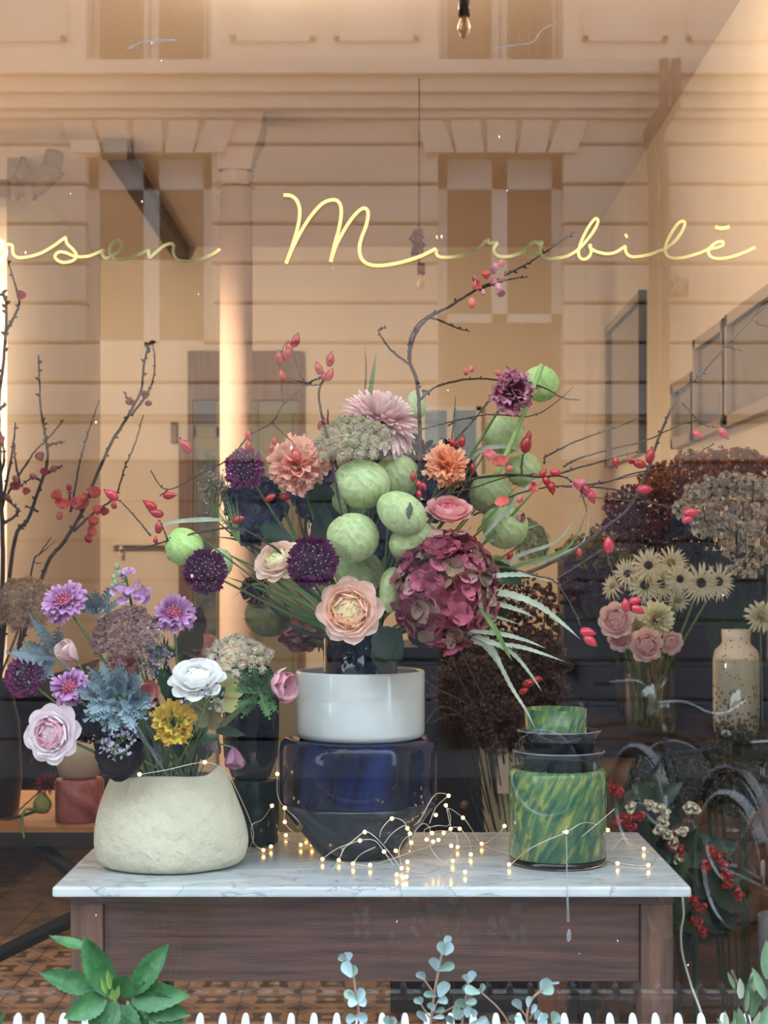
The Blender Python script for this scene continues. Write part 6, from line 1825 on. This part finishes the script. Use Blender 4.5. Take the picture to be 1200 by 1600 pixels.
G().tube(cr([P(1185, 1720, 1.77), P(1178, 1640, 1.77), P(1160, 1560, 1.77), P(1143, 1516, 1.77)], 6), S(2.4, 1.77), 6).build('stem', M_TWIGG, ol)
G().tube(cr([P(1190, 1720, 1.77), P(1200, 1600, 1.77), P(1208, 1490, 1.77)], 6), S(2.4, 1.77), 6).build('stem', M_TWIGG, ol)
# ---------------------------------------------------------------- flowers and stand at the right
SD = 3.78
SZ = CZ - (1147 - HY) / F * SD
sx0, sx1, sy0, sy1 = 0.43, 1.06, 1.62, 2.30
M_CRATE = mat('brown_crate_wood', c(120, 84, 56), 0.65, col2=c(92, 62, 42), scale=7, stretch=(0.6, 6, 6), bump=0.15, bscale=30)
cs = thing('wooden_stand', 'brown wooden crate stand carrying the white gerberas at the right', 'stand', ((sx0 + sx1) / 2, (sy0 + sy1) / 2, 0))
for i in range(5):
    z0 = 0.02 + i * (SZ - 0.05) / 5
    G().box(sx0, sx1, sy0, sy0 + 0.02, z0, z0 + (SZ - 0.05) / 5 - 0.008).build('plank', M_CRATE, cs, smooth=False)
    G().box(sx0, sx0 + 0.02, sy0 + 0.02, sy1, z0, z0 + (SZ - 0.05) / 5 - 0.008).build('plank', M_CRATE, cs, smooth=False)
for (x, y) in ((sx0 + 0.02, sy0 + 0.02), (sx1 - 0.06, sy0 + 0.02), (sx0 + 0.02, sy1 - 0.04), (sx1 - 0.06, sy1 - 0.04)):
    G().box(x, x + 0.04, y, y + 0.04, 0, SZ - 0.03).build('post', M_CRATE, cs, smooth=False)
G().box(sx0 - 0.01, sx1, sy0 - 0.01, sy1, SZ - 0.03, SZ).build('top_board', M_DARKW, cs, smooth=False)

# clear cylinder with stems
def sp(px, d, z=SZ): return Vector((S(px - 600, d), d - CD, z))
gx = sp(1016, SD)
ks = S(1, SD)
Hv = CZ - (1018 - HY) / F * SD - SZ
M_THIN = glass_material('thin_clear_glass', 0.07, (0.9, 0.93, 0.92, 1))
t = thing('clear_cylinder_vase', 'clear glass cylinder holding the white gerberas and pink roses', 'vase', gx)
G().lathe([(0.01, 0.0), (40 * ks, 0), (41 * ks, 0.006), (41 * ks, Hv), (39 * ks, Hv), (39 * ks, 0.012), (0.01, 0.012)], 40, Matrix.Translation(gx)).build('cylinder', M_THIN, t)
def sroot(i):
    r2 = random.Random(200 + i)
    return gx + Vector((r2.uniform(-.045, .045), r2.uniform(-.045, .045), 0.02))
GH = mat('dark_gerbera_heart', c(52, 46, 40), 0.8)
GHG = mat('green_gerbera_heart', c(120, 128, 90), 0.8)
for i, (px, py, r, ax, lb, hh) in enumerate((
  (1013, 884, 32, (-.1, -1, .35), 'white gerbera second from the left in the top row', GH), (1007, 915, 32, (-.15, -1, .1), 'white gerbera with a dark heart low left in the cluster', GH),
  (1032, 912, 32, (.05, -1, .1), 'white gerbera with a dark heart at the middle of the cluster', GH), (1048, 880, 32, (.1, -1, .4), 'topmost white gerbera with a green heart', GHG),
  (1062, 905, 28, (.1, -1, .1), 'white gerbera partly hidden right of the middle', GH), (1095, 911, 36, (.1, -1, .05), 'large white gerbera second from the right', GH),
  (1122, 909, 33, (.3, -1, .1), 'rightmost white gerbera lit warm from the side', GH), (981, 897, 30, (-.5, -.8, .3), 'white gerbera turned left in the cluster', GH), (958, 916, 26, (-.8, -.5, .3), 'leftmost white gerbera seen from the side', GHG),
  (1060, 938, 22, (.1, -1, -.4), 'small white gerbera drooping under the cluster', GHG))):
    daisy(lb, px, py, r, SD - 0.06 + 0.012 * (i % 4), ax, sroot(i), heart=hh)
WM = [(0, c(206, 202, 150)), (1, c(246, 240, 214))]
mum('cream double bloom below the white gerberas', 1028, 968, 33, SD - 0.10, (.25, -1, .1), WM, 'cream', sroot(20), n=80, lratio=.26, name='cream_chrysanthemum', group='cream blooms', heart=GHG)
mum('smaller cream double bloom left of the other cream bloom', 995, 978, 28, SD - 0.09, (-.3, -1, .1), WM, 'cream', sroot(21), n=70, lratio=.28, name='cream_chrysanthemum', group='cream blooms', heart=GHG)
mum('cream spidery bloom at the right photo edge', 1190, 962, 28, SD - 0.05, (.1, -1, .2), WM, 'cream', P(1192, 1135, SD), n=60, lratio=.16, name='cream_chrysanthemum', group='cream blooms')
RP = ('dustrose', [[(0, c(222, 160, 164)), (1, c(238, 186, 188))], [(0, c(238, 190, 192)), (1, c(248, 212, 212))], [(0, c(240, 204, 204)), (1, c(250, 226, 222))]])
for i, (px, py, r, ax, lb) in enumerate(((962, 968, 30, (-.4, -.9, .2), 'soft pink rose at the left below the gerberas'), (1010, 1008, 28, (0, -1, 0), 'soft pink rose hanging lowest below the cream blooms'), (970, 998, 22, (-.3, -1, -.3), 'small soft pink rose behind the red hips'), (1050, 1005, 20, (.2, -1, -.2), 'soft pink rose half hidden right of the lowest rose'))):
    ranunculus(lb, px, py, r, SD - 0.14 + 0.01 * i, ax, RP, sroot(30 + i), name='pink_rose', group='soft pink roses', heart=c(200, 150, 130), rings=8)

# speckled bottle vase
def speckle():
    m, nt, N, L, b = new_mat('cream_speckled_glaze')
    tc = N.new('ShaderNodeTexCoord')
    vo = N.new('ShaderNodeTexVoronoi'); vo.inputs['Scale'].default_value = 85; vo.inputs['Randomness'].default_value = 1
    L.new(tc.outputs['Object'], vo.inputs['Vector'])
    nz = N.new('ShaderNodeTexNoise'); nz.inputs['Scale'].default_value = 9
    L.new(tc.outputs['Object'], nz.inputs['Vector'])
    sp_ = N.new('ShaderNodeSeparateXYZ'); L.new(tc.outputs['Object'], sp_.inputs['Vector'])
    mr = N.new('ShaderNodeMapRange'); mr.inputs['From Min'].default_value = 0.16; mr.inputs['From Max'].default_value = 0.02; mr.inputs['To Min'].default_value = 0.18; mr.inputs['To Max'].default_value = 0.46
    L.new(sp_.outputs['Z'], mr.inputs['Value'])
    lt = N.new('ShaderNodeMath'); lt.operation = 'LESS_THAN'
    L.new(vo.outputs['Distance'], lt.inputs[0]); L.new(mr.outputs['Result'], lt.inputs[1])
    mx = N.new('ShaderNodeMix'); mx.data_type = 'RGBA'
    L.new(lt.outputs[0], mx.inputs[0]); mx.inputs[6].default_value = c(226, 208, 182); mx.inputs[7].default_value = c(70, 58, 54)
    L.new(mx.outputs[2], b.inputs['Base Color']); b.inputs['Roughness'].default_value = 0.4
    return m
bv = sp(1150, SD + 0.02)
Hb_ = CZ - (984 - HY) / F * SD - SZ
t = thing('speckled_bottle_vase', 'cream bottle vase with dark speckles standing by the right wall', 'vase', bv)
G().lathe([(30 * ks, 0), (35 * ks, 0.004), (36 * ks, Hb_ * 0.2), (36 * ks, Hb_ * 0.72), (33 * ks, Hb_ * 0.80), (23 * ks, Hb_ * 0.86), (22 * ks, Hb_ * 0.9), (23 * ks, Hb_), (19 * ks, Hb_), (18 * ks, Hb_ * 0.88)], 40, Matrix.Translation(bv)).build('bottle', speckle(), t)
gz = sp(1152, SD - 0.14)
t = thing('clear_tumbler', 'thin clear glass tumbler in front of the speckled bottle vase', 'glass', gz)
G().lathe([(0.01, 0), (31 * ks, 0), (32 * ks, 0.006), (32 * ks, Hb_ * .74), (31 * ks, Hb_ * .74), (30.5 * ks, 0.01), (0.01, 0.01)], 32, Matrix.Translation(gz)).build('tumbler', M_THIN, t)

# clumps of statice and dried blooms
def clump_mesh(m, seed, k=18, lobes=0.5):
    g = G(); r3 = random.Random(seed)
    for i in range(k):
        q = Vector((r3.gauss(0, 1), r3.gauss(0, 1), r3.gauss(0, .8) + .2)).normalized()
        u1 = q.orthogonal().normalized(); u2 = q.cross(u1)
        p0 = q * r3.uniform(.3, .75)
        s_ = lobes * r3.uniform(.6, 1.2)
        g.add([p0, p0 + (u1 + q * .5) * s_, p0 + q * s_ * 1.2, p0 + (u2 + q * .5) * s_], [(0, 1, 2, 3)])
        g.add([p0, p0 - (u1 - q * .5) * s_, p0 + q * s_ * 1.1, p0 - (u2 - q * .5) * s_], [(0, 1, 2, 3)])
    return g.mesh('flower_head', m, smooth=False)
def bunch(label, px, py, rx, ry, d, m, root, n=40, hs=9, name='dried_flower_bunch', group=None, cat='flowers', slope=0.0, stem_m=None, nst=14, droop=0.0):
    t = thing(name, label, cat, root, group=group)
    mes = [clump_mesh(m, 5 + q + n, 20) for q in range(3)]
    r2 = random.Random(int(px * 3 + py))
    gs = G()
    for i in range(n):
        a, r = i * GA, math.sqrt((i + .5) / n)
        x = px + rx * r * math.cos(a)
        y = py + ry * r * math.sin(a) + slope * (x - px) + r2.uniform(-3, 3)
        dd = d + S(rx, d) * 0.5 * r2.uniform(-1, 1)
        p = P(x, y, dd)
        inst('flower_head', mes[i % 3], frame(p, (r2.uniform(-.5, .5), -.6, .8), r2.uniform(0, 6)) @ Matrix.Scale(S(hs, d) * r2.uniform(.75, 1.25), 4), t)
        if i % max(1, n // nst) == 0:
            gs.tube(cr([p, p.lerp(root, .5) + Vector((S(6, d) * math.cos(a), 0, 0)), root], 4), S(1.1, d), 4, cap=False)
    gs.build('stems', stem_m or M_STEMD, t, kind='stuff')
    return t
STAT = mat('statice_grey_white', c(186, 176, 162), 0.8, col2=c(214, 206, 192), scale=60, rand=0.12)
STAT2 = mat('statice_cream', c(206, 188, 152), 0.8, col2=c(226, 212, 184), scale=60, rand=0.12)
RUST = mat('rust_dried', c(176, 108, 64), 0.9, col2=c(136, 82, 52), scale=60, rand=0.2)
WINE = mat('wine_dried', c(134, 72, 84), 0.9, col2=c(100, 52, 66), scale=60, rand=0.2)
YELD = mat('dull_yellow_dried', c(164, 142, 80), 0.9, col2=c(130, 114, 70), scale=60, rand=0.2)
MAUVE = mat('mauve_dried', c(122, 90, 108), 0.9, col2=c(92, 68, 86), scale=60, rand=0.2)
BRWN = mat('brown_dried', c(104, 76, 68), 0.9, col2=c(72, 50, 46), scale=60, rand=0.25)
R1 = Vector((0.93, 2.0, SZ + 0.005)); R2 = Vector((0.70, 2.15, SZ + 0.005))
# a dark crock for each of the two bundles
for (q, lb) in ((R1, 'dark stoneware crock holding the grey white statice by the right wall'), (R2, 'dark stoneware crock behind the gerberas holding the dried bunches')):
    t = thing('stoneware_crock', lb, 'crock', q)
    G().lathe([(0.05, 0), (0.068, 0.01), (0.075, 0.08), (0.072, 0.15), (0.076, 0.16), (0.07, 0.16), (0.066, 0.05), (0.01, 0.03)], 28, Matrix.Translation(q)).build('crock', mat('dark_stoneware', c(40, 40, 46), 0.5), t)
bunch('grey white statice fanning out at the right photo edge', 1142, 792, 80, 52, 3.80, STAT, R1 + Vector((0, 0, .05)), n=75, hs=10, name='statice_bunch', group='statice')
bunch('cream statice hanging lower at the right photo edge', 1170, 850, 40, 55, 3.78, STAT2, R1 + Vector((0.01, 0, .05)), n=36, hs=8, name='statice_bunch', group='statice')
bunch('rust orange dried flowers at the top right', 1100, 744, 105, 36, 3.94, RUST, R2 + Vector((0.03, 0, .05)), n=90, hs=11, slope=-0.14)
bunch('wine purple dried flowers left of the statice', 1005, 808, 60, 48, 3.96, WINE, R2 + Vector((0, 0, .05)), n=70, hs=10)
bunch('dusky mauve dried flowers above the gerberas', 1070, 838, 50, 32, 3.97, MAUVE, R2 + Vector((0.02, 0, .05)), n=46, hs=10)
bunch('dull yellow dried flowers at the left of the right hand group', 945, 860, 70, 26, 3.98, YELD, R2 + Vector((-.02, 0, .05)), n=56, hs=9)
bunch('dark mauve dried flowers low behind the rose hips', 930, 905, 55, 34, 4.0, MAUVE, R2 + Vector((-.03, 0, .05)), n=50, hs=10)
t = thing('statice_foliage', 'sheaf of thin green statice stems and leaves under the grey white heads', 'foliage', R1)
for i in range(26):
    r2 = random.Random(400 + i)
    x = 1075 + i * 5.5
    ribbon_leaf(t, [(1150 + (i - 13) * 1.5, 1080), (1140 + (i - 13) * 3.5, 950), (x, 800 + r2.uniform(0, 60))], 3.5, 3.84, M_LEAFD, name='stem', n=4)

# brown dried foliage in a cream paper bucket behind the vases
BD = 3.25
bz0 = 0.66
bkt = Vector((S(812 - 600, BD), BD - CD, bz0))
t = thing('plant_stool', 'low dark stool under the cream bucket, hidden behind the table', 'stool', (bkt.x, bkt.y, 0))
G().box(bkt.x - .16, bkt.x + .16, bkt.y - .14, bkt.y + .14, bz0 - .03, bz0).build('seat', M_DARKW, t, smooth=False)
for sx in (-1, 1):
    for sy in (-1, 1):
        G().box(bkt.x + sx * .13 - .015, bkt.x + sx * .13 + .015, bkt.y + sy * .11 - .015, bkt.y + sy * .11 + .015, 0, bz0 - .03).build('leg', M_DARKW, t, smooth=False)
kb = S(1, BD)
Hbk = CZ - (1162 - HY) / F * BD - bz0
t = thing('cream_bucket', 'tapered cream paper bucket behind the green glass stack', 'bucket', bkt)
G().lathe([(38 * kb, 0), (40 * kb, .004), (66 * kb, Hbk), (64 * kb, Hbk), (39 * kb, .01), (.01, .01)], 36, Matrix.Translation(bkt)).build('bucket', mat('cream_paper', c(176, 164, 132), 0.8, col2=c(160, 148, 118), scale=20), t)
G().box(S(777 - 600, BD - .10), S(795 - 600, BD - .10), bkt.y - .102, bkt.y - .098, CZ - (1240 - HY) / F * (BD - .1), CZ - (1166 - HY) / F * (BD - .1)).build('paper_tag', mat('blush_paper_tag', c(190, 168, 150), 0.8), t, smooth=False)
broot = bkt + Vector((0, 0, .05))
for (lb, px, py, rx, ry, d) in (('brown dried astilbe right behind the red hydrangea', 800, 985, 80, 95, 3.35), ('brown dried astilbe plume low behind the white vase', 735, 1085, 62, 60, 3.2), ('brown dried astilbe plume above the green glass stack', 830, 1060, 60, 75, 3.25), ('dark dried plume just above the cream bucket', 775, 1130, 45, 40, 3.15)):
    bunch(lb, px, py, rx, ry, d, BRWN, broot, n=110, hs=9, name='dried_astilbe', group='brown dried astilbe', stem_m=M_TWIG, nst=18)
gs_ = thing('dry_grass', 'thin pale dry stems reaching left behind the white vase', 'stems', broot)
for (q) in ([(790, 1200), (740, 1110), (680, 1075), (650, 1050)], [(780, 1200), (720, 1120), (672, 1130)], [(800, 1190), (730, 1085), (700, 1010), (690, 985)], [(790, 1180), (700, 1105), (660, 1135)], [(800, 1180), (740, 1060), (715, 1005)]):
    G().tube(cr([P(a, b2, 3.15) for (a, b2) in q], 5), S(1.3, 3.15), 5).build('stem', M_TWIGG, gs_)

# flowering pot plants low at the right
def kal(label, px, py, d, reds, whites, lv, base):
    t = thing('flowering_pot_plant', label, 'plant', base, group='low flowering plants at the right')
    G().lathe([(0.055, 0), (0.075, 0.12), (0.08, 0.12), (0.08, 0.14), (0.07, 0.14), (0.05, 0.02)], 24, Matrix.Translation(base)).build('pot', mat('dark_clay_pot', c(60, 44, 36), 0.8), t)
    r2 = random.Random(int(px))
    for i in range(lv):
        a = r2.uniform(-160, 160)
        leaf_on(t, px + r2.uniform(-40, 40), py + r2.uniform(-50, 90), d + r2.uniform(-.06, .08), r2.uniform(40, 75), r2.uniform(20, 32), a, r2.uniform(-.2, .6), M_LEAFD, r2.uniform(-.6, .6), -.5, 'lance', .06)
    stem(t, P(px, py + 60, d), base + Vector((0, 0, .1)), .006, M_STEMD)
    for (arr, m, nm) in ((reds, mat('scarlet_cluster', c(160, 34, 30), 0.6, col2=c(190, 56, 44), scale=60), 'red_cluster'), (whites, mat('cream_cluster', c(206, 198, 170), 0.6, col2=c(226, 218, 196), scale=60), 'white_cluster')):
        me = clump_mesh(m, 9, 26)
        for (x, y) in arr:
            inst('flower_cluster', me, frame(P(x, y, d - .07), (0, -1, .3), r2.uniform(0, 6)) @ Matrix.Scale(S(10, d), 4), t)
kal('pot plant with red and white clusters right behind the table corner', 1005, 1300, 3.0, [(958, 1232), (966, 1240), (968, 1283), (985, 1292), (978, 1278), (998, 1276)], [(1015, 1258), (1028, 1262), (1040, 1270), (1030, 1297), (1042, 1304), (985, 1262), (1035, 1285)], 46, Vector((0.51, 1.13, 0)))
kal('pot plant with red clusters trailing down at the right of the table', 1085, 1370, 3.05, [(1050, 1322), (1062, 1330), (1112, 1330), (1122, 1340), (1103, 1354), (1135, 1366), (1138, 1382), (1155, 1398), (1084, 1406), (1096, 1420), (1130, 1350), (1098, 1455), (1088, 1440)], [(1060, 1345), (1075, 1262), (1085, 1264), (1052, 1318), (1066, 1300)], 60, Vector((0.66, 1.22, 0)))
DKG = mat('dark_olive_foliage', c(56, 62, 44), 0.8, col2=c(38, 44, 34), scale=60, rand=0.2)
bunch('dark olive filler foliage in front of the clear cylinder', 1040, 1225, 60, 50, 3.25, DKG, Vector((0.60, 1.36, 0.0)), n=110, hs=8, name='filler_foliage', group='dark filler foliage', cat='foliage')
bunch('dark olive filler foliage at the right photo edge', 1150, 1205, 62, 70, 3.3, DKG, Vector((0.80, 1.40, 0.0)), n=120, hs=8, name='filler_foliage', group='dark filler foliage', cat='foliage')
t = thing('grey_bucket', 'grey ribbed metal bucket at the lower right photo edge', 'bucket', (0.755, 0.86, 0.50))
G().lathe([(0.04, 0), (0.045, 0.005), (0.058, 0.3), (0.056, 0.3), (0.04, 0.02), (.01, .02)], 36, Matrix.Translation((0.755, 0.86, 0.50))).build('bucket', mat('grey_ribbed_metal', c(110, 112, 112), 0.45, metal=0.3), t)
for i in range(8):
    a = i * PI / 4
    G().tube([(0.755 + .043 * math.cos(a), .86 + .043 * math.sin(a), .51), (0.755 + .057 * math.cos(a), .86 + .057 * math.sin(a), .79)], .003, 5).build('rib', M_PIPE, t)
t = thing('black_pedestal', 'black square pedestal under the grey bucket at lower right', 'pedestal', (0.755, 0.86, 0))
G().box(0.67, 0.84, 0.78, 0.94, 0.0, 0.48).build('body', M_BLACK, t, smooth=False)
G().box(0.66, 0.85, 0.77, 0.95, 0.48, 0.50).build('top_board', M_BLACK, t, smooth=False)

# ---------------------------------------------------------------- wooden trestle table at the left
TZ2 = 0.84
tl = thing('trestle_table', 'honey coloured wooden trestle table with dark metal legs behind the pot', 'table', (-1.0, 1.9, 0))
M_IRON = mat('dark_iron', c(52, 46, 42), 0.5, metal=0.4)
G().box(-1.7, -0.52, 1.60, 2.20, TZ2 - 0.012, TZ2).build('table_top', M_ORANGEW, tl, smooth=False)
G().box(-1.7, -0.52, 1.60, 1.62, TZ2 - 0.045, TZ2 - 0.012).build('edge_band', M_IRON, tl, smooth=False)
for (a, b2) in ((P(58, 1322, 3.64), P(175, 1405, 3.64)), (P(175, 1405, 3.64), P(-60, 1520, 3.64)), (P(-120, 1330, 3.64), P(-60, 1520, 3.64)), (P(58, 1322, 4.1), P(175, 1405, 4.1))):
    G().tube([a, b2], 0.018, 4).build('brace', M_IRON, tl, smooth=False)
for (x, y) in ((-1.65, 1.64), (-1.65, 2.14), (-0.60, 1.64), (-0.60, 2.14)):
    G().box(x, x + .03, y, y + .03, 0, TZ2 - .012).build('leg', M_IRON, tl, smooth=False)
LD = 3.70
kl = S(1, LD)
q = Vector((S(124 - 600, LD), LD - CD, TZ2))
t = thing('pink_glass_block', 'squat pink marbled glass jar on the wooden table behind the pot', 'jar', q)
G().lathe([(36 * kl, 0), (38 * kl, .004), (38 * kl, 62 * kl), (35 * kl, 66 * kl), (20 * kl, 66 * kl)], 36, Matrix.Translation(q)).build('jar', M_PINKG, t)
q2 = q + Vector((0, 0, 66 * kl))
t = thing('beige_cup', 'beige stoneware cup standing on the pink glass jar', 'cup', q2)
G().lathe([(24 * kl, 0), (30 * kl, .006), (36 * kl, 22 * kl), (37 * kl, 36 * kl), (36 * kl, 58 * kl), (34 * kl, 58 * kl), (33 * kl, 20 * kl), (.01, .01)], 36, Matrix.Translation(q2)).build('cup', mat('beige_stoneware', c(182, 158, 130), 0.6, col2=c(168, 144, 116), scale=10), t)
mum('dried crimson bloom lying on the wooden table by the pink jar', 70, 1222, 26, LD - .06, (-.4, -.5, .5), [(0, c(90, 20, 30)), (1, c(130, 40, 52))], 'crimson', P(20, 1275, LD - .02), n=60, lratio=.1)
q3 = P(66, 1256, LD - .06)
t = thing('green_pod', 'small green pear shaped pod lying on the wooden table edge', 'seed pod', q3)
G().lathe([(.002, -.024), (.014, -.021), (.022, -.008), (.022, .004), (.012, .020), (.004, .028), (.001, .028)], 18, Matrix.Translation(q3)).build('pod_skin', mat('yellow_green_pod', c(140, 136, 66), 0.6, col2=c(120, 116, 60), scale=60), t)
G().tube(cr([q3 + Vector((0, 0, -.018)), P(40, 1265, LD - .1), P(34, 1288, LD - .11), P(38, 1310, LD - .12)], 5), S(2.2, LD), 6).build('stalk', M_STEM, t)
G().tube(cr([P(-30, 1284, LD), P(20, 1278, LD), P(55, 1268, LD)], 5), S(2.6, LD), 6).build('dry_twig', M_TWIG, None, label='dry twig lying across the wooden table at the left edge', cat='twig', loc=tuple(P(20, 1278, LD)))
vq = Vector((S(-10 - 600, 3.75), 3.75 - CD, TZ2))
t = thing('tall_dark_vase', 'tall dark vase at the left photo edge holding the quince branches', 'vase', vq)
kk = S(1, 3.75)
G().lathe([(30 * kk, 0), (38 * kk, .006), (44 * kk, 60 * kk), (40 * kk, 150 * kk), (28 * kk, 200 * kk), (32 * kk, 215 * kk), (29 * kk, 215 * kk), (24 * kk, 195 * kk)], 32, Matrix.Translation(vq)).build('vase_body', mat('dark_brown_glaze', c(36, 28, 26), 0.3), t)

# ---------------------------------------------------------------- bicycles parked in the street, mirrored in the pane
M_TYRE = mat('black_rubber', c(24, 24, 26), 0.8)
M_CHROME = mat('chrome', c(200, 202, 206), 0.15, metal=1.0)
M_SADDLE = mat('black_saddle', c(20, 20, 22), 0.5)
def wheel(t, cx):
    w = G()
    pts = [Vector((cx + .335 * math.cos(a), 0, .335 + .335 * math.sin(a))) for a in [i * 2 * PI / 28 for i in range(29)]]
    w.tube(pts, .02, 8, cap=False)
    o = w.build('wheel', M_TYRE, t)
    r = G()
    pts = [Vector((cx + .305 * math.cos(a), 0, .335 + .305 * math.sin(a))) for a in [i * 2 * PI / 28 for i in range(29)]]
    r.tube(pts, .011, 6, cap=False)
    r.build('rim', M_CHROME, o)
    s_ = G()
    for i in range(18):
        a = i * 2 * PI / 18
        s_.tube([(cx, .02 * (-1) ** i, .335), (cx + .3 * math.cos(a), 0, .335 + .3 * math.sin(a))], .0016, 3, cap=False)
    s_.tube([(cx, -.04, .335), (cx, .04, .335)], .016, 8)
    s_.build('spokes', M_CHROME, o, kind='stuff')
def fender(t, cx, a0, a1, m):
    v, f = [], []
    for i in range(13):
        a = a0 + (a1 - a0) * i / 12
        for (y, r) in ((-.026, .355), (-.014, .375), (.014, .375), (.026, .355)):
            v.append((cx + r * math.cos(a), y, .335 + r * math.sin(a)))
    for i in range(12):
        for k in range(3):
            q = i * 4 + k
            f.append((q, q + 1, q + 5, q + 4))
    G().add(v, f).build('mudguard', m, t)
def bicycle(label, px, ang, frame_m, fend_m, basket=True, d_=9.0):
    t = thing('bicycle', label, 'bicycle', (0, 0, 0), group='bicycles mirrored from the street')
    wheel(t, .52); wheel(t, -.52)
    hx, hz = .36, .90
    G().tube([(-.05, 0, .30), (-.2, 0, .78)], .015, 8).tube([(-.05, 0, .30), (.40, 0, .70)], .016, 8).tube([(-.17, 0, .68), (.385, 0, .78)], .014, 8).tube([(-.52, .05, .335), (-.18, .012, .7)], .008, 6).tube([(-.52, -.05, .335), (-.18, -.012, .7)], .008, 6).tube([(-.52, .05, .335), (-.05, .012, .30)], .008, 6).tube([(-.52, -.05, .335), (-.05, -.012, .30)], .008, 6).tube([(.405, 0, .68), (.37, 0, .86)], .02, 8).build('frame', frame_m, t)
    G().tube([(.405, 0, .69), (.43, .05, .62), (.52, .05, .335)], .010, 6).tube([(.405, 0, .69), (.43, -.05, .62), (.52, -.05, .335)], .010, 6).build('fork', frame_m, t)
    G().tube([(.37, 0, .86), (.355, 0, .98)], .012, 8).build('stem', M_CHROME, t)
    G().tube(cr([(.12, .29, 1.02), (.2, .28, 1.03), (.34, .2, 1.04), (.37, .06, .98), (.37, -.06, .98), (.34, -.2, 1.04), (.2, -.28, 1.03), (.12, -.29, 1.02)], 5), .011, 8).build('handlebar', M_CHROME, t)
    for s_ in (-1, 1):
        G().tube([(.08, s_ * .292, 1.015), (.2, s_ * .282, 1.03)], .017, 8).build('grip', M_SADDLE, t)
    G().tube([(-.2, 0, .76), (-.23, 0, .9)], .012, 8).build('seat_post', M_CHROME, t)
    v, f = [], []
    for (x, w, z) in ((-.36, .10, .93), (-.30, .115, .945), (-.2, .08, .94), (-.1, .03, .93), (-.05, .02, .92)):
        v += [(x, -w, z - .03), (x, -w * .7, z), (x, w * .7, z), (x, w, z - .03)]
    for i in range(4):
        for k in range(3):
            q = i * 4 + k
            f.append((q, q + 1, q + 5, q + 4))
    G().add(v, f).build('saddle', M_SADDLE, t)
    fender(t, .52, -.2, 2.6, fend_m); fender(t, -.52, .5, 3.6, fend_m)
    G().tube([(-.05, -.02, .30), (-.05, -.09, .30), (-.05, -.09, .14)], .009, 6).tube([(-.05, .02, .30), (-.05, .09, .30), (-.05, .09, .46)], .009, 6).build('crank', M_CHROME, t)
    G().ball((.44, 0, .86), .04, 10, 8).build('headlight', M_CHROME, t)
    if basket:
        b_ = G()
        for (z, w, l) in ((.75, .13, .10), (.84, .15, .12), (.93, .17, .14)):
            cx = .58
            b_.tube([(cx - l, -w, z), (cx + l, -w, z), (cx + l, w, z), (cx - l, w, z), (cx - l, -w, z)], .006, 5)
        for i in range(9):
            y = -.13 + i * .0325
            for x in (-1, 1):
                b_.tube([(.58 + x * .10, y, .75), (.58 + x * .14, y * 1.3, .93)], .005, 4, cap=False)
        b_.box(.48, .68, -.13, .13, .745, .75)
        b_.build('basket', mat('wicker', c(110, 78, 46), 0.8), t)
    t.location = (S(px - 600, d_), -(d_ - CD), GZ)
    t.rotation_euler = (0, 0, math.radians(ang))
    return t
bicycle('bicycle with pale mudguards and a wicker basket mirrored behind the pot plants', 1068, 70, mat('blue_grey_frame', c(96, 100, 116), 0.4), mat('pale_mudguard', c(190, 192, 200), 0.35))
bicycle('black bicycle mirrored right beside the green glass stack', 950, 40, mat('black_frame', c(22, 22, 24), 0.4), mat('black_mudguard', c(26, 26, 28), 0.4), basket=False, d_=10.6)
bicycle('bicycle cut by the right photo edge in the mirrored street', 1228, 75, mat('white_frame', c(190, 194, 204), 0.4), mat('white_mudguard', c(200, 204, 214), 0.4), basket=False, d_=7.0)
